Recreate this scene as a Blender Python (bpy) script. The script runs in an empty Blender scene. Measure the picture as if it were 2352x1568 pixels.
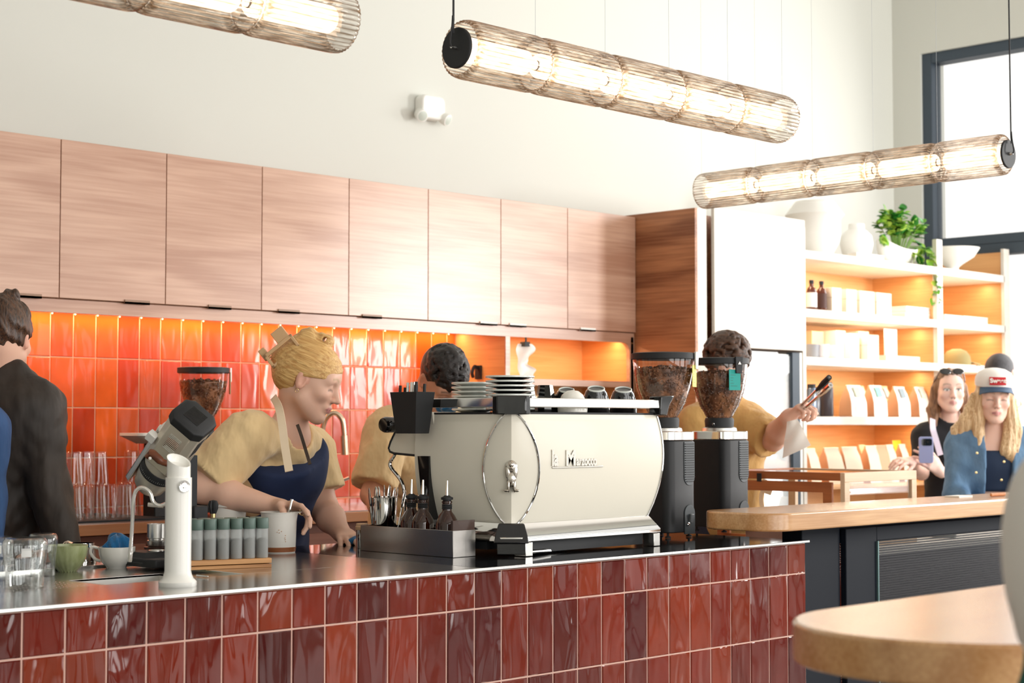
KF, KS, KR, KL, EXPO = .38, .50, .55, .6, 0.0
import bpy, math, random, numpy as np
from math import sin, cos, tan, atan, atan2, pi, radians, sqrt
from mathutils import Vector, Matrix
random.seed(7)
SC = bpy.context.scene
COL = SC.collection
# ---------------------------------------------------------------- camera model (metres; camera 1.42 m above floor)
F = 3850.0
AL = atan((4950-1176)/F); TH = atan(191/F); CZ = 1.42
ca, sa, ct, st = cos(AL), sin(AL), cos(TH), sin(TH)
FW = Vector((ca*ct, sa*ct, st)); RT = Vector((sa, -ca, 0)); UP = Vector((-ca*st, -sa*st, ct))
def ray(px, py): return FW + RT*((px-1176)/F) - UP*((py-784)/F)
def PY(px, py, Y): r = ray(px, py); t = Y/r.y; return Vector((r.x*t, Y, CZ+r.z*t))
def PX(px, py, X): r = ray(px, py); t = X/r.x; return Vector((X, r.y*t, CZ+r.z*t))
def PZ(px, py, Z): r = ray(px, py); t = (Z-CZ)/r.z; return Vector((r.x*t, r.y*t, Z))
def D(px, py, d): r = ray(px, py); return Vector((r.x*d, r.y*d, CZ+r.z*d))
# ---------------------------------------------------------------- materials
MATS = {}
def srgb(r, g, b):
    f = lambda c: (c/255/12.92) if c/255 <= 0.04045 else ((c/255+0.055)/1.055)**2.4
    return (f(r), f(g), f(b), 1)
class NT:
    def __init__(s, m): s.t = m.node_tree; s.n = s.t.nodes; s.l = s.t.links
    def add(s, typ, **kw):
        n = s.n.new(typ)
        for k, v in kw.items():
            if k.startswith('i_'):
                n.inputs[k[2:].replace('_', ' ')].default_value = v
            else: setattr(n, k, v)
        return n
    def link(s, a, b): s.l.new(a, b)
def mat(name, col, rough=.5, metal=0., spec=.5, coat=0., emit=None, estr=0., trans=0., ior=1.45, alpha=1., sheen=0., sss=0., noise=None, bump=None, aniso=0):
    if name in MATS: return MATS[name]
    m = bpy.data.materials.new(name); m.use_nodes = True
    t = NT(m); b = t.n['Principled BSDF']
    if len(col) == 3: col = (*col, 1)
    b.inputs['Base Color'].default_value = col
    b.inputs['Roughness'].default_value = rough
    b.inputs['Metallic'].default_value = metal
    b.inputs['Specular IOR Level'].default_value = spec
    b.inputs['Coat Weight'].default_value = coat
    b.inputs['Coat Roughness'].default_value = .05
    b.inputs['IOR'].default_value = ior
    b.inputs['Transmission Weight'].default_value = trans
    b.inputs['Alpha'].default_value = alpha
    b.inputs['Sheen Weight'].default_value = sheen
    if sss:
        b.inputs['Subsurface Weight'].default_value = sss
        b.inputs['Subsurface Radius'].default_value = (.02, .008, .004)
        b.inputs['Subsurface Scale'].default_value = .5
    if aniso: b.inputs['Anisotropic'].default_value = aniso
    if emit:
        b.inputs['Emission Color'].default_value = (*emit, 1) if len(emit) == 3 else emit
        b.inputs['Emission Strength'].default_value = estr
    if noise:   # (col2, scale(x,y,z), detail, lo, hi)
        c2, sc, det, lo, hi = noise
        tc = t.add('ShaderNodeTexCoord'); mp = t.add('ShaderNodeMapping'); mp.inputs['Scale'].default_value = sc
        t.link(tc.outputs['Object'], mp.inputs['Vector'])
        nz = t.add('ShaderNodeTexNoise'); nz.inputs['Scale'].default_value = 1; nz.inputs['Detail'].default_value = det
        t.link(mp.outputs[0], nz.inputs['Vector'])
        cr = t.add('ShaderNodeMapRange'); cr.inputs['From Min'].default_value = lo; cr.inputs['From Max'].default_value = hi
        t.link(nz.outputs['Fac'], cr.inputs['Value'])
        mx = t.add('ShaderNodeMix', data_type='RGBA'); mx.inputs['A'].default_value = col; mx.inputs['B'].default_value = (*c2[:3], 1)
        t.link(cr.outputs[0], mx.inputs['Factor']); t.link(mx.outputs['Result'], b.inputs['Base Color'])
    if bump:    # (scale(x,y,z), strength, distance)
        sc, stg, dist = bump
        tc = t.add('ShaderNodeTexCoord'); mp = t.add('ShaderNodeMapping'); mp.inputs['Scale'].default_value = sc
        t.link(tc.outputs['Object'], mp.inputs['Vector'])
        nz = t.add('ShaderNodeTexNoise'); nz.inputs['Scale'].default_value = 1; nz.inputs['Detail'].default_value = 3
        t.link(mp.outputs[0], nz.inputs['Vector'])
        bp = t.add('ShaderNodeBump'); bp.inputs['Strength'].default_value = stg; bp.inputs['Distance'].default_value = dist
        t.link(nz.outputs['Fac'], bp.inputs['Height']); t.link(bp.outputs[0], b.inputs['Normal'])
    MATS[name] = m
    return m
def glass(name, col=(1, 1, 1), rough=0., ior=1.45):
    """thin-walled glass: clear with fresnel reflections"""
    if name in MATS: return MATS[name]
    m = bpy.data.materials.new(name); m.use_nodes = True; t = NT(m)
    t.n.remove(t.n['Principled BSDF']); out = t.n['Material Output']
    tr = t.add('ShaderNodeBsdfTransparent'); tr.inputs[0].default_value = (*col, 1)
    gl = t.add('ShaderNodeBsdfGlossy'); gl.inputs['Roughness'].default_value = rough; gl.inputs[0].default_value = (1, 1, 1, 1)
    lw = t.add('ShaderNodeLayerWeight'); fr = t.add('ShaderNodeMath', operation='POWER'); fr.inputs[1].default_value = 2.4; t.link(lw.outputs['Facing'], fr.inputs[0])
    ma = t.add('ShaderNodeMath', operation='MULTIPLY_ADD'); ma.inputs[1].default_value = .7; ma.inputs[2].default_value = .045
    mx = t.add('ShaderNodeMixShader')
    t.link(fr.outputs[0], ma.inputs[0]); t.link(ma.outputs[0], mx.inputs[0])
    t.link(tr.outputs[0], mx.inputs[1]); t.link(gl.outputs[0], mx.inputs[2]); t.link(mx.outputs[0], out.inputs[0])
    MATS[name] = m
    return m
def wood(name, c1, c2, axis=0, scale=1., rough=.45, contrast=1., coat=0.):
    """plain-sawn oak: long grain along an axis with cathedral rings"""
    if name in MATS: return MATS[name]
    m = bpy.data.materials.new(name); m.use_nodes = True; t = NT(m); b = t.n['Principled BSDF']
    tc = t.add('ShaderNodeTexCoord'); oi = t.add('ShaderNodeObjectInfo')
    vm = t.add('ShaderNodeVectorMath', operation='MULTIPLY_ADD')
    vm.inputs[1].default_value = (7.3, 5.1, 9.7)
    cx = t.add('ShaderNodeCombineXYZ')
    for i in range(3): t.link(oi.outputs['Random'], cx.inputs[i])
    t.link(cx.outputs[0], vm.inputs[0]); t.link(tc.outputs['Object'], vm.inputs[2])
    s = [7*scale]*3; s[axis] = 1.1*scale
    mp = t.add('ShaderNodeMapping'); mp.inputs['Scale'].default_value = s
    t.link(vm.outputs[0], mp.inputs['Vector'])
    n1 = t.add('ShaderNodeTexNoise'); n1.inputs['Scale'].default_value = .75; n1.inputs['Detail'].default_value = 2.5; n1.inputs['Roughness'].default_value = .45
    t.link(mp.outputs[0], n1.inputs['Vector'])
    mu = t.add('ShaderNodeMath', operation='MULTIPLY'); mu.inputs[1].default_value = 22
    t.link(n1.outputs['Fac'], mu.inputs[0])
    fr = t.add('ShaderNodeMath', operation='SINE'); t.link(mu.outputs[0], fr.inputs[0])
    s2 = [90*scale]*3; s2[axis] = 3*scale
    mp2 = t.add('ShaderNodeMapping'); mp2.inputs['Scale'].default_value = s2
    t.link(vm.outputs[0], mp2.inputs['Vector'])
    n2 = t.add('ShaderNodeTexNoise'); n2.inputs['Scale'].default_value = 1; n2.inputs['Detail'].default_value = 4
    t.link(mp2.outputs[0], n2.inputs['Vector'])
    a1 = t.add('ShaderNodeMath', operation='MULTIPLY_ADD'); a1.inputs[1].default_value = .16; t.link(fr.outputs[0], a1.inputs[0]); t.link(n2.outputs['Fac'], a1.inputs[2])
    a2 = t.add('ShaderNodeMath', operation='MULTIPLY_ADD'); a2.inputs[1].default_value = .7; t.link(n1.outputs['Fac'], a2.inputs[0]); t.link(a1.outputs[0], a2.inputs[2])
    mr = t.add('ShaderNodeMapRange'); mr.inputs['From Min'].default_value = .55-.0; mr.inputs['From Max'].default_value = 1.15
    mr.inputs['To Min'].default_value = .5-.5*contrast; mr.inputs['To Max'].default_value = .5+.5*contrast
    t.link(a2.outputs[0], mr.inputs['Value'])
    mx = t.add('ShaderNodeMix', data_type='RGBA'); mx.inputs['A'].default_value = (*c1[:3], 1); mx.inputs['B'].default_value = (*c2[:3], 1)
    t.link(mr.outputs[0], mx.inputs['Factor']); t.link(mx.outputs['Result'], b.inputs['Base Color'])
    b.inputs['Roughness'].default_value = rough; b.inputs['Coat Weight'].default_value = coat; b.inputs['Coat Roughness'].default_value = .25
    bp = t.add('ShaderNodeBump'); bp.inputs['Strength'].default_value = .15; bp.inputs['Distance'].default_value = .001
    t.link(n2.outputs['Fac'], bp.inputs['Height']); t.link(bp.outputs[0], b.inputs['Normal'])
    MATS[name] = m
    return m
def tilemat(name, wav=1.0, rough=.08, spec=.42):
    """glazed tile: colour per tile from the mesh's tile colour, hand-made waves as bump"""
    m = bpy.data.materials.new(name); m.use_nodes = True; t = NT(m); b = t.n['Principled BSDF']
    at = t.add('ShaderNodeAttribute'); at.attribute_name = 'tile'; ra = t.add('ShaderNodeAttribute'); ra.attribute_name = 'rnd'
    tc = t.add('ShaderNodeTexCoord')
    vm = t.add('ShaderNodeVectorMath', operation='MULTIPLY_ADD'); vm.inputs[1].default_value = (60, 60, 60)
    t.link(ra.outputs['Color'], vm.inputs[0]); t.link(tc.outputs['Object'], vm.inputs[2])
    mp = t.add('ShaderNodeMapping'); mp.inputs['Scale'].default_value = (17, 17, 5); t.link(vm.outputs[0], mp.inputs['Vector'])
    nz = t.add('ShaderNodeTexNoise'); nz.inputs['Scale'].default_value = 1; nz.inputs['Detail'].default_value = 1.2; nz.inputs['Roughness'].default_value = .4; nz.inputs['Distortion'].default_value = .6
    t.link(mp.outputs[0], nz.inputs['Vector'])
    bp = t.add('ShaderNodeBump'); bp.inputs['Strength'].default_value = 1; bp.inputs['Distance'].default_value = .0065*wav
    t.link(nz.outputs['Fac'], bp.inputs['Height']); t.link(bp.outputs[0], b.inputs['Normal']); t.link(bp.outputs[0], b.inputs['Coat Normal'])
    n2 = t.add('ShaderNodeTexNoise'); n2.inputs['Scale'].default_value = 9; n2.inputs['Detail'].default_value = 5; t.link(vm.outputs[0], n2.inputs['Vector'])
    mr = t.add('ShaderNodeMapRange'); mr.inputs['To Min'].default_value = .72; mr.inputs['To Max'].default_value = 1.25; t.link(n2.outputs['Fac'], mr.inputs['Value'])
    vs = t.add('ShaderNodeVectorMath', operation='SCALE'); t.link(at.outputs['Color'], vs.inputs[0]); t.link(mr.outputs[0], vs.inputs['Scale'])
    t.link(vs.outputs[0], b.inputs['Base Color'])
    b.inputs['Roughness'].default_value = rough; b.inputs['Specular IOR Level'].default_value = spec; b.inputs['Coat Weight'].default_value = .12; b.inputs['Coat Roughness'].default_value = .02
    MATS[name] = m
    return m
# ---------------------------------------------------------------- geometry collector
class G:
    def __init__(s): s.v = []; s.f = []; s.m = []; s.M = Matrix.Identity(4); s.c = 0
    def mt(s, i): s.c = i; return s
    def at(s, loc=(0, 0, 0), rot=(0, 0, 0), sc=1):
        from mathutils import Euler
        s.M = Matrix.Translation(Vector(loc)) @ Euler(rot).to_matrix().to_4x4() @ (Matrix.Diagonal((sc, sc, sc, 1)) if not hasattr(sc, '__len__') else Matrix.Diagonal((*sc, 1)))
        return s
    def frame(s, loc, zdir, xdir=None):
        z = Vector(zdir).normalized(); x = Vector(xdir) if xdir is not None else (Vector((1, 0, 0)) if abs(z.x) < .9 else Vector((0, 1, 0)))
        x = (x - z*x.dot(z)).normalized(); y = z.cross(x)
        s.M = Matrix.Translation(Vector(loc)) @ Matrix((x, y, z)).transposed().to_4x4()
        return s
    def raw(s, vs, fs):
        o = len(s.v); s.v += [tuple(s.M @ Vector(p)) for p in vs]
        s.f += [tuple(i+o for i in f) for f in fs]; s.m += [s.c]*len(fs); return s
    def box(s, x0, x1, y0, y1, z0, z1):
        return s.raw([(x, y, z) for z in (z0, z1) for y in (y0, y1) for x in (x0, x1)],
                     [(0, 2, 3, 1), (4, 5, 7, 6), (0, 1, 5, 4), (2, 6, 7, 3), (0, 4, 6, 2), (1, 3, 7, 5)])
    def lathe(s, prof, n=32, cap=True, sx=1, sy=1, a0=0, rib=None):
        vs = []; fs = []
        for (r, z) in prof:
            for i in range(n):
                a = a0+2*pi*i/n; q = r*(1+(rib(i, z) if rib else 0))
                vs.append((q*cos(a)*sx, q*sin(a)*sy, z))
        k = len(prof)
        for j in range(k-1):
            for i in range(n):
                i2 = (i+1) % n; fs.append((j*n+i, j*n+i2, (j+1)*n+i2, (j+1)*n+i))
        if cap:
            if prof[0][0] > 1e-6: fs.append(tuple(range(n))[::-1])
            if prof[-1][0] > 1e-6: fs.append(tuple(range((k-1)*n, k*n)))
        return s.raw(vs, fs)
    def tube(s, pts, r, n=12, cap=True):
        pts = [Vector(p) for p in pts]; k = len(pts); rs = r if hasattr(r, '__len__') else [r]*k
        vs = []; fs = []; prev = None
        for i, p in enumerate(pts):
            d = (pts[min(i+1, k-1)]-pts[max(i-1, 0)]).normalized()
            if prev is None: u = d.orthogonal().normalized()
            else: u = (prev - d*prev.dot(d)).normalized()
            prev = u; w = d.cross(u)
            for j in range(n):
                a = 2*pi*j/n; vs.append(tuple(p+(u*cos(a)+w*sin(a))*rs[i]))
        for i in range(k-1):
            for j in range(n):
                j2 = (j+1) % n; fs.append((i*n+j, i*n+j2, (i+1)*n+j2, (i+1)*n+j))
        if cap: fs.append(tuple(range(n))[::-1]); fs.append(tuple(range((k-1)*n, k*n)))
        return s.raw(vs, fs)
    def prism(s, poly, z0, z1):
        n = len(poly)
        return s.raw([(x, y, z0) for x, y in poly]+[(x, y, z1) for x, y in poly],
                     [tuple(range(n))[::-1], tuple(range(n, 2*n))]+[(i, (i+1) % n, n+(i+1) % n, n+i) for i in range(n)])
    def loft(s, rings, cap=True):
        n = len(rings[0]); vs = [p for r in rings for p in r]; fs = []
        for j in range(len(rings)-1):
            for i in range(n):
                i2 = (i+1) % n; fs.append((j*n+i, j*n+i2, (j+1)*n+i2, (j+1)*n+i))
        if cap: fs.append(tuple(range(n))[::-1]); fs.append(tuple(range((len(rings)-1)*n, len(rings)*n)))
        return s.raw(vs, fs)
    def sheet(s, fn, nu, nv, th=0):
        """thin surface fn(u,v)->point, u,v in 0..1; th>0 gives it real thickness"""
        P = [[Vector(fn(i/nu, j/nv)) for j in range(nv+1)] for i in range(nu+1)]
        vs = [tuple(p) for r in P for p in r]; w = nv+1
        fs = [(i*w+j, (i+1)*w+j, (i+1)*w+j+1, i*w+j+1) for i in range(nu) for j in range(nv)]
        if th:
            N = []
            for i in range(nu+1):
                for j in range(nv+1):
                    a = P[min(i+1, nu)][j]-P[max(i-1, 0)][j]; b = P[i][min(j+1, nv)]-P[i][max(j-1, 0)]
                    q = a.cross(b); N.append(q.normalized() if q.length > 1e-12 else Vector((0, 0, 1)))
            o = len(vs); vs += [tuple(Vector(vs[i])-N[i]*th) for i in range(o)]
            fs += [tuple(o+i for i in f[::-1]) for f in list(fs)]
            for i in range(nu): fs += [(i*w, o+i*w, o+(i+1)*w, (i+1)*w), (i*w+nv, (i+1)*w+nv, o+(i+1)*w+nv, o+i*w+nv)]
            for j in range(nv): fs += [(j, j+1, o+j+1, o+j), (nu*w+j, o+nu*w+j, o+nu*w+j+1, nu*w+j+1)]
        return s.raw(vs, fs)
    def build(s, name, mats, parent=None, ang=35, bevel=0, seg=2, loc=None):
        me = bpy.data.meshes.new(name); me.from_pydata(s.v, [], s.f)
        if not hasattr(mats, '__len__'): mats = [mats]
        for m in mats: me.materials.append(m)
        if any(s.m): me.polygons.foreach_set('material_index', s.m)
        me.polygons.foreach_set('use_smooth', [True]*len(s.f)); me.set_sharp_from_angle(angle=radians(ang)); me.update()
        o = bpy.data.objects.new(name, me); COL.objects.link(o)
        if parent: o.parent = parent
        if loc is not None: o.location = loc
        if bevel:
            b = o.modifiers.new('edge', 'BEVEL'); b.width = bevel; b.segments = seg; b.limit_method = 'ANGLE'; b.angle_limit = radians(40); b.harden_normals = False
        return o
def tag(o, label, cat, group=None, kind=None):
    if label: o['label'] = label
    if cat: o['category'] = cat
    if group: o['group'] = group
    if kind: o['kind'] = kind
    return o
def thing(name, label, cat, loc=(0, 0, 0), rot=0, group=None):
    o = bpy.data.objects.new(name, None); COL.objects.link(o); o.empty_display_size = .05
    o.location = loc; o.rotation_euler = (0, 0, rot) if not hasattr(rot, '__len__') else rot
    return tag(o, label, cat, group)
def struct(o): o['kind'] = 'structure'; return o
def dup(root, loc=None, rot=None, label=None, sc=None, parent=None):
    def cp(o, par):
        c = o.copy(); COL.objects.link(c); c.parent = par
        for ch in list(o.children): cp(ch, c)
        return c
    r = cp(root, parent)
    if loc is not None: r.location = loc
    if rot is not None: r.rotation_euler = (0, 0, rot) if not hasattr(rot, '__len__') else rot
    if label: r['label'] = label
    if sc is not None: r.scale = (sc, sc, sc) if not hasattr(sc, '__len__') else sc
    return r
def rrect(w, h, r, n=6):
    """rounded rectangle outline centred on the origin"""
    pts = []
    for cx, cy, a in ((w/2-r, h/2-r, 0), (-w/2+r, h/2-r, pi/2), (-w/2+r, -h/2+r, pi), (w/2-r, -h/2+r, 3*pi/2)):
        for i in range(n+1): t = a+pi/2*i/n; pts.append((cx+r*cos(t), cy+r*sin(t)))
    return pts
def text(name, body, size, loc, xdir, updir, m, parent=None, ext=.0006, align='CENTER', bold=False):
    cu = bpy.data.curves.new(name, 'FONT'); cu.body = body; cu.size = size; cu.extrude = ext; cu.align_x = align; cu.align_y = 'CENTER'
    if bold: cu.offset = size*.038
    tmp = bpy.data.objects.new(name+'_outline', cu); COL.objects.link(tmp); bpy.context.view_layer.update()
    me = bpy.data.meshes.new_from_object(tmp.evaluated_get(bpy.context.evaluated_depsgraph_get())); bpy.data.objects.remove(tmp)
    me.materials.clear(); me.materials.append(m)
    o = bpy.data.objects.new(name, me); COL.objects.link(o)
    x = Vector(xdir).normalized(); y = Vector(updir); y = (y-x*y.dot(x)).normalized(); z = x.cross(y)
    o.matrix_world = Matrix.Translation(Vector(loc)) @ Matrix((x, y, z)).transposed().to_4x4()
    if parent: o.parent = parent
    return o
def smooth_path(pts, n=8):
    """Catmull-Rom through points"""
    P = [Vector(p) for p in pts]; P = [P[0]*2-P[1]]+P+[P[-1]*2-P[-2]]; out = []
    for i in range(1, len(P)-2):
        a, b, c, d = P[i-1:i+3]
        for k in range(n):
            t = k/n; out.append(.5*((2*b)+(c-a)*t+(2*a-5*b+4*c-d)*t*t+(3*b-a-3*c+d)*t**3))
    out.append(P[-2]); return out
# ================================================================= signed-distance sculpting (smooth, one-piece bodies)
def axis(lo, hi, coarse, fine=()):
    out = [lo]; 
    while out[-1] < hi:
        x = out[-1]; h = coarse
        for a, b, f in fine:
            if a-coarse*.6 <= x < b: h = min(h, f)
        out.append(x+h)
    return np.array(out, dtype=np.float32)
class SD:
    def __init__(s, lo, hi, h, fine=()):
        """fine = list of (lo, hi, h) boxes"""
        s.ax = [axis(lo[i], hi[i], h, [(f[0][i], f[1][i], f[2]) for f in fine]) for i in range(3)]
        s.F = np.full([len(a) for a in s.ax], .05, dtype=np.float32)
    def reg(s, lo, hi, pad):
        sl = []
        for i in range(3):
            a = np.searchsorted(s.ax[i], lo[i]-pad); b = np.searchsorted(s.ax[i], hi[i]+pad)
            sl.append(slice(max(a-1, 0), min(b+1, len(s.ax[i]))))
        X = s.ax[0][sl[0]][:, None, None]; Y = s.ax[1][sl[1]][None, :, None]; Z = s.ax[2][sl[2]][None, None, :]
        return tuple(sl), X, Y, Z
    def comb(s, sl, d, k, mode):
        a = s.F[sl]
        if a.size == 0: return
        if mode == 'sub': d = -d; a2, b2 = -a, -d; 
        if mode == 'sub':
            h = np.clip(.5+.5*(b2-a2)/k, 0, 1); r = b2*(1-h)+a2*h-k*h*(1-h); s.F[sl] = -r
        else:
            h = np.clip(.5+.5*(a-d)/k, 0, 1); s.F[sl] = a*(1-h)+d*h-k*h*(1-h)
    def cap(s, a, b, r1, r2, k=.02, mode='add', sq=None, flat=False, noise=None):
        """tapered capsule; sq=(axis, factor) flattens it; flat=True cuts it square at both ends"""
        a = Vector(a); b = Vector(b); R_ = max(r1, r2)*max(1, sq[1] if sq else 1); pad = k+.05
        sl, X, Y, Z = s.reg([min(a[i], b[i])-R_ for i in range(3)], [max(a[i], b[i])+R_ for i in range(3)], pad)
        X = X-a.x; Y = Y-a.y; Z = Z-a.z; f = 1
        bx = b-a
        if sq:
            n = Vector(sq[0]).normalized(); f = sq[1]; q = (1/f-1)
            dp = X*n.x+Y*n.y+Z*n.z; X = X+dp*n.x*q; Y = Y+dp*n.y*q; Z = Z+dp*n.z*q
            bx = bx+n*(bx.dot(n)*q)
        L2 = max(bx.dot(bx), 1e-9); t0 = (X*bx.x+Y*bx.y+Z*bx.z)/L2; t = np.clip(t0, 0, 1)
        d = np.sqrt((X-t*bx.x)**2+(Y-t*bx.y)**2+(Z-t*bx.z)**2)
        if flat:
            d = np.sqrt((X-t0*bx.x)**2+(Y-t0*bx.y)**2+(Z-t0*bx.z)**2)
            d = np.maximum(d-(r1+(r2-r1)*t), (np.abs(t0-.5)-.5)*sqrt(L2))
        else: d = d-(r1+(r2-r1)*t)
        if f < 1: d = d*(.5+.5*f)
        if noise: d = d+noise(X+a.x, Y+a.y, Z+a.z)
        s.comb(sl, d, k, mode)
    def ell(s, c, r, k=.02, M=None, mode='add', noise=None):
        c = Vector(c); R_ = max(r)
        sl, X, Y, Z = s.reg([c[i]-R_ for i in range(3)], [c[i]+R_ for i in range(3)], k+.05)
        X = X-c.x; Y = Y-c.y; Z = Z-c.z
        if M is not None:
            x = X*M[0][0]+Y*M[1][0]+Z*M[2][0]; y = X*M[0][1]+Y*M[1][1]+Z*M[2][1]; z = X*M[0][2]+Y*M[1][2]+Z*M[2][2]
        else: x, y, z = X, Y, Z
        k0 = np.sqrt((x/r[0])**2+(y/r[1])**2+(z/r[2])**2); k1 = np.sqrt((x/r[0]**2)**2+(y/r[1]**2)**2+(z/r[2]**2)**2)+1e-9
        d = k0*(k0-1)/k1
        if noise: d = d+noise(x, y, z)
        s.comb(sl, d, k, mode)
    def cut(s, p, n, k=.004):
        """remove everything on the +n side of the plane through p"""
        n = Vector(n).normalized(); X = s.ax[0][:, None, None]; Y = s.ax[1][None, :, None]; Z = s.ax[2][None, None, :]
        d = (X-p[0])*n.x+(Y-p[1])*n.y+(Z-p[2])*n.z; s.F = np.maximum(s.F, d)
    def cutf(s, fn):
        X = s.ax[0][:, None, None]; Y = s.ax[1][None, :, None]; Z = s.ax[2][None, None, :]
        s.F = np.maximum(s.F, fn(X, Y, Z))
    def disp(s, fn):
        m = np.abs(s.F) < .04
        X = s.ax[0][:, None, None]; Y = s.ax[1][None, :, None]; Z = s.ax[2][None, None, :]
        s.F = s.F+np.where(m, fn(X, Y, Z), 0)
    def mesh(s):
        F = s.F; F[0] = F[-1] = .05; F[:, 0] = F[:, -1] = .05; F[:, :, 0] = F[:, :, -1] = .05
        I = F < 0
        n = [k-1 for k in F.shape]
        cnt = np.zeros(n, dtype=np.int8)
        for a in (0, 1):
            for b in (0, 1):
                for c in (0, 1): cnt += I[a:a+n[0], b:b+n[1], c:c+n[2]]
        act = (cnt > 0) & (cnt < 8)
        ijk = np.argwhere(act); N = len(ijk)
        idg = np.full(n, -1, dtype=np.int32); idg[act] = np.arange(N)
        i, j, k = ijk.T
        cs = [(a, b, c) for a in (0, 1) for b in (0, 1) for c in (0, 1)]
        v = {c: F[i+c[0], j+c[1], k+c[2]] for c in cs}
        S = np.zeros((N, 3)); C = np.zeros(N)
        for p in cs:
            for ax_ in range(3):
                if p[ax_] == 0:
                    q = list(p); q[ax_] = 1; q = tuple(q); va, vb = v[p], v[q]
                    m = (va < 0) != (vb < 0); t = np.where(m, va/np.where(m, va-vb, 1), 0)
                    pos = np.tile(np.array(p, float), (N, 1)); pos[:, ax_] += t
                    S += pos*m[:, None]; C += m
        P = ijk+S/C[:, None]
        V = np.stack([np.interp(P[:, a], np.arange(len(s.ax[a])), s.ax[a]) for a in range(3)], 1)
        fs = []
        for ax_ in range(3):
            A = np.moveaxis(I, ax_, 0); G_ = np.moveaxis(idg, ax_, 0)
            e = A[:-1] != A[1:]; e[:, 0] = False; e[:, :, 0] = False; e[:, -1] = False; e[:, :, -1] = False
            a, b, c = np.argwhere(e).T
            q = np.stack([G_[a, b-1, c-1], G_[a, b, c-1], G_[a, b, c], G_[a, b-1, c]], 1)
            fl = A[a, b, c]
            if ax_ == 1: fl = ~fl
            q[~fl] = q[~fl][:, ::-1]
            fs.append(q)
        Fc = np.concatenate(fs); Fc = Fc[(Fc >= 0).all(1)]
        return V, Fc
def relax(V, Fc, it=2, lam=.5):
    for _ in range(it):
        S = np.zeros_like(V); C = np.zeros(len(V))
        for a in range(4):
            for b in ((a+1) % 4, (a+3) % 4):
                np.add.at(S, Fc[:, a], V[Fc[:, b]]); np.add.at(C, Fc[:, a], 1)
        V = V*(1-lam)+lam*S/np.maximum(C, 1)[:, None]
    return V
def sd_obj(name, S, m, parent=None, org=(0, 0, 0), it=1, colfn=None, mw=None, matfn=None):
    V, Fc = S.mesh(); V = relax(V, Fc, it)
    W_ = V-np.array(org)
    me = bpy.data.meshes.new(name); me.vertices.add(len(V)); me.vertices.foreach_set('co', W_.astype(np.float32).ravel())
    me.loops.add(len(Fc)*4); me.loops.foreach_set('vertex_index', Fc.astype(np.int32).ravel())
    me.polygons.add(len(Fc)); me.polygons.foreach_set('loop_start', np.arange(len(Fc), dtype=np.int32)*4)
    me.update(calc_edges=True); me.validate()
    me.polygons.foreach_set('use_smooth', [True]*len(me.polygons))
    for q in (m if hasattr(m, '__len__') else [m]): me.materials.append(q)
    if colfn is not None:
        c = colfn(V).astype(np.float32); at = me.color_attributes.new('tint', 'FLOAT_COLOR', 'POINT')
        at.data.foreach_set('color', np.concatenate([c, np.ones((len(c), 1), np.float32)], 1).ravel())
    if matfn is not None and len(me.polygons) == len(Fc): me.polygons.foreach_set('material_index', matfn(V[Fc].mean(1)).astype(np.int32))
    o = bpy.data.objects.new(name, me); COL.objects.link(o)
    if parent is not None: o.parent = parent
    if mw is not None: o.matrix_local = mw
    return o
def wav(seed, freq, amp, stretch=(1, 1, 1)):
    r = random.Random(seed); T = [([r.uniform(-1, 1)*freq/stretch[i] for i in range(3)], r.uniform(0, 6.28)) for _ in range(7)]
    def f(x, y, z):
        s_ = 0
        for (a, b, c), p in T: s_ = s_+np.sin(a*x+b*y+c*z+p)
        return s_*amp/3
    return f
# skin reads the tint painted on the sculpt (lips, brows, eyes are the person's own colours)
def tint_mat(name, rough=.5, sss=.12):
    m = mat(name, (.8, .6, .5), rough, sss=sss); t = NT(m); b = t.n['Principled BSDF']
    a = t.add('ShaderNodeAttribute'); a.attribute_name = 'tint'; t.link(a.outputs['Color'], b.inputs['Base Color']); return m
M_skin = tint_mat('skin')
def basis(f, u):
    f = Vector(f).normalized(); u = Vector(u); u = (u-f*u.dot(f)).normalized(); r = f.cross(u)
    return Matrix((r, f, u)).transposed()        # columns: right, forward, up
def hairmat(name, c1, c2, ax=1, rough=.38):
    s = [190, 190, 190]; s[ax] = 9
    m = mat(name, c1, rough, spec=.5, noise=(c2, tuple(s), 3, .35, .65)); t = NT(m); b = t.n['Principled BSDF']
    tc = t.add('ShaderNodeTexCoord'); mp = t.add('ShaderNodeMapping'); mp.inputs['Scale'].default_value = [q*2.2 for q in s]; t.link(tc.outputs['Object'], mp.inputs[0])
    nz = t.add('ShaderNodeTexNoise'); nz.inputs['Scale'].default_value = 1; nz.inputs['Detail'].default_value = 3; t.link(mp.outputs[0], nz.inputs['Vector'])
    bp = t.add('ShaderNodeBump'); bp.inputs['Strength'].default_value = .6; bp.inputs['Distance'].default_value = .004; t.link(nz.outputs['Fac'], bp.inputs['Height']); t.link(bp.outputs[0], b.inputs['Normal'])
    return m
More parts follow.
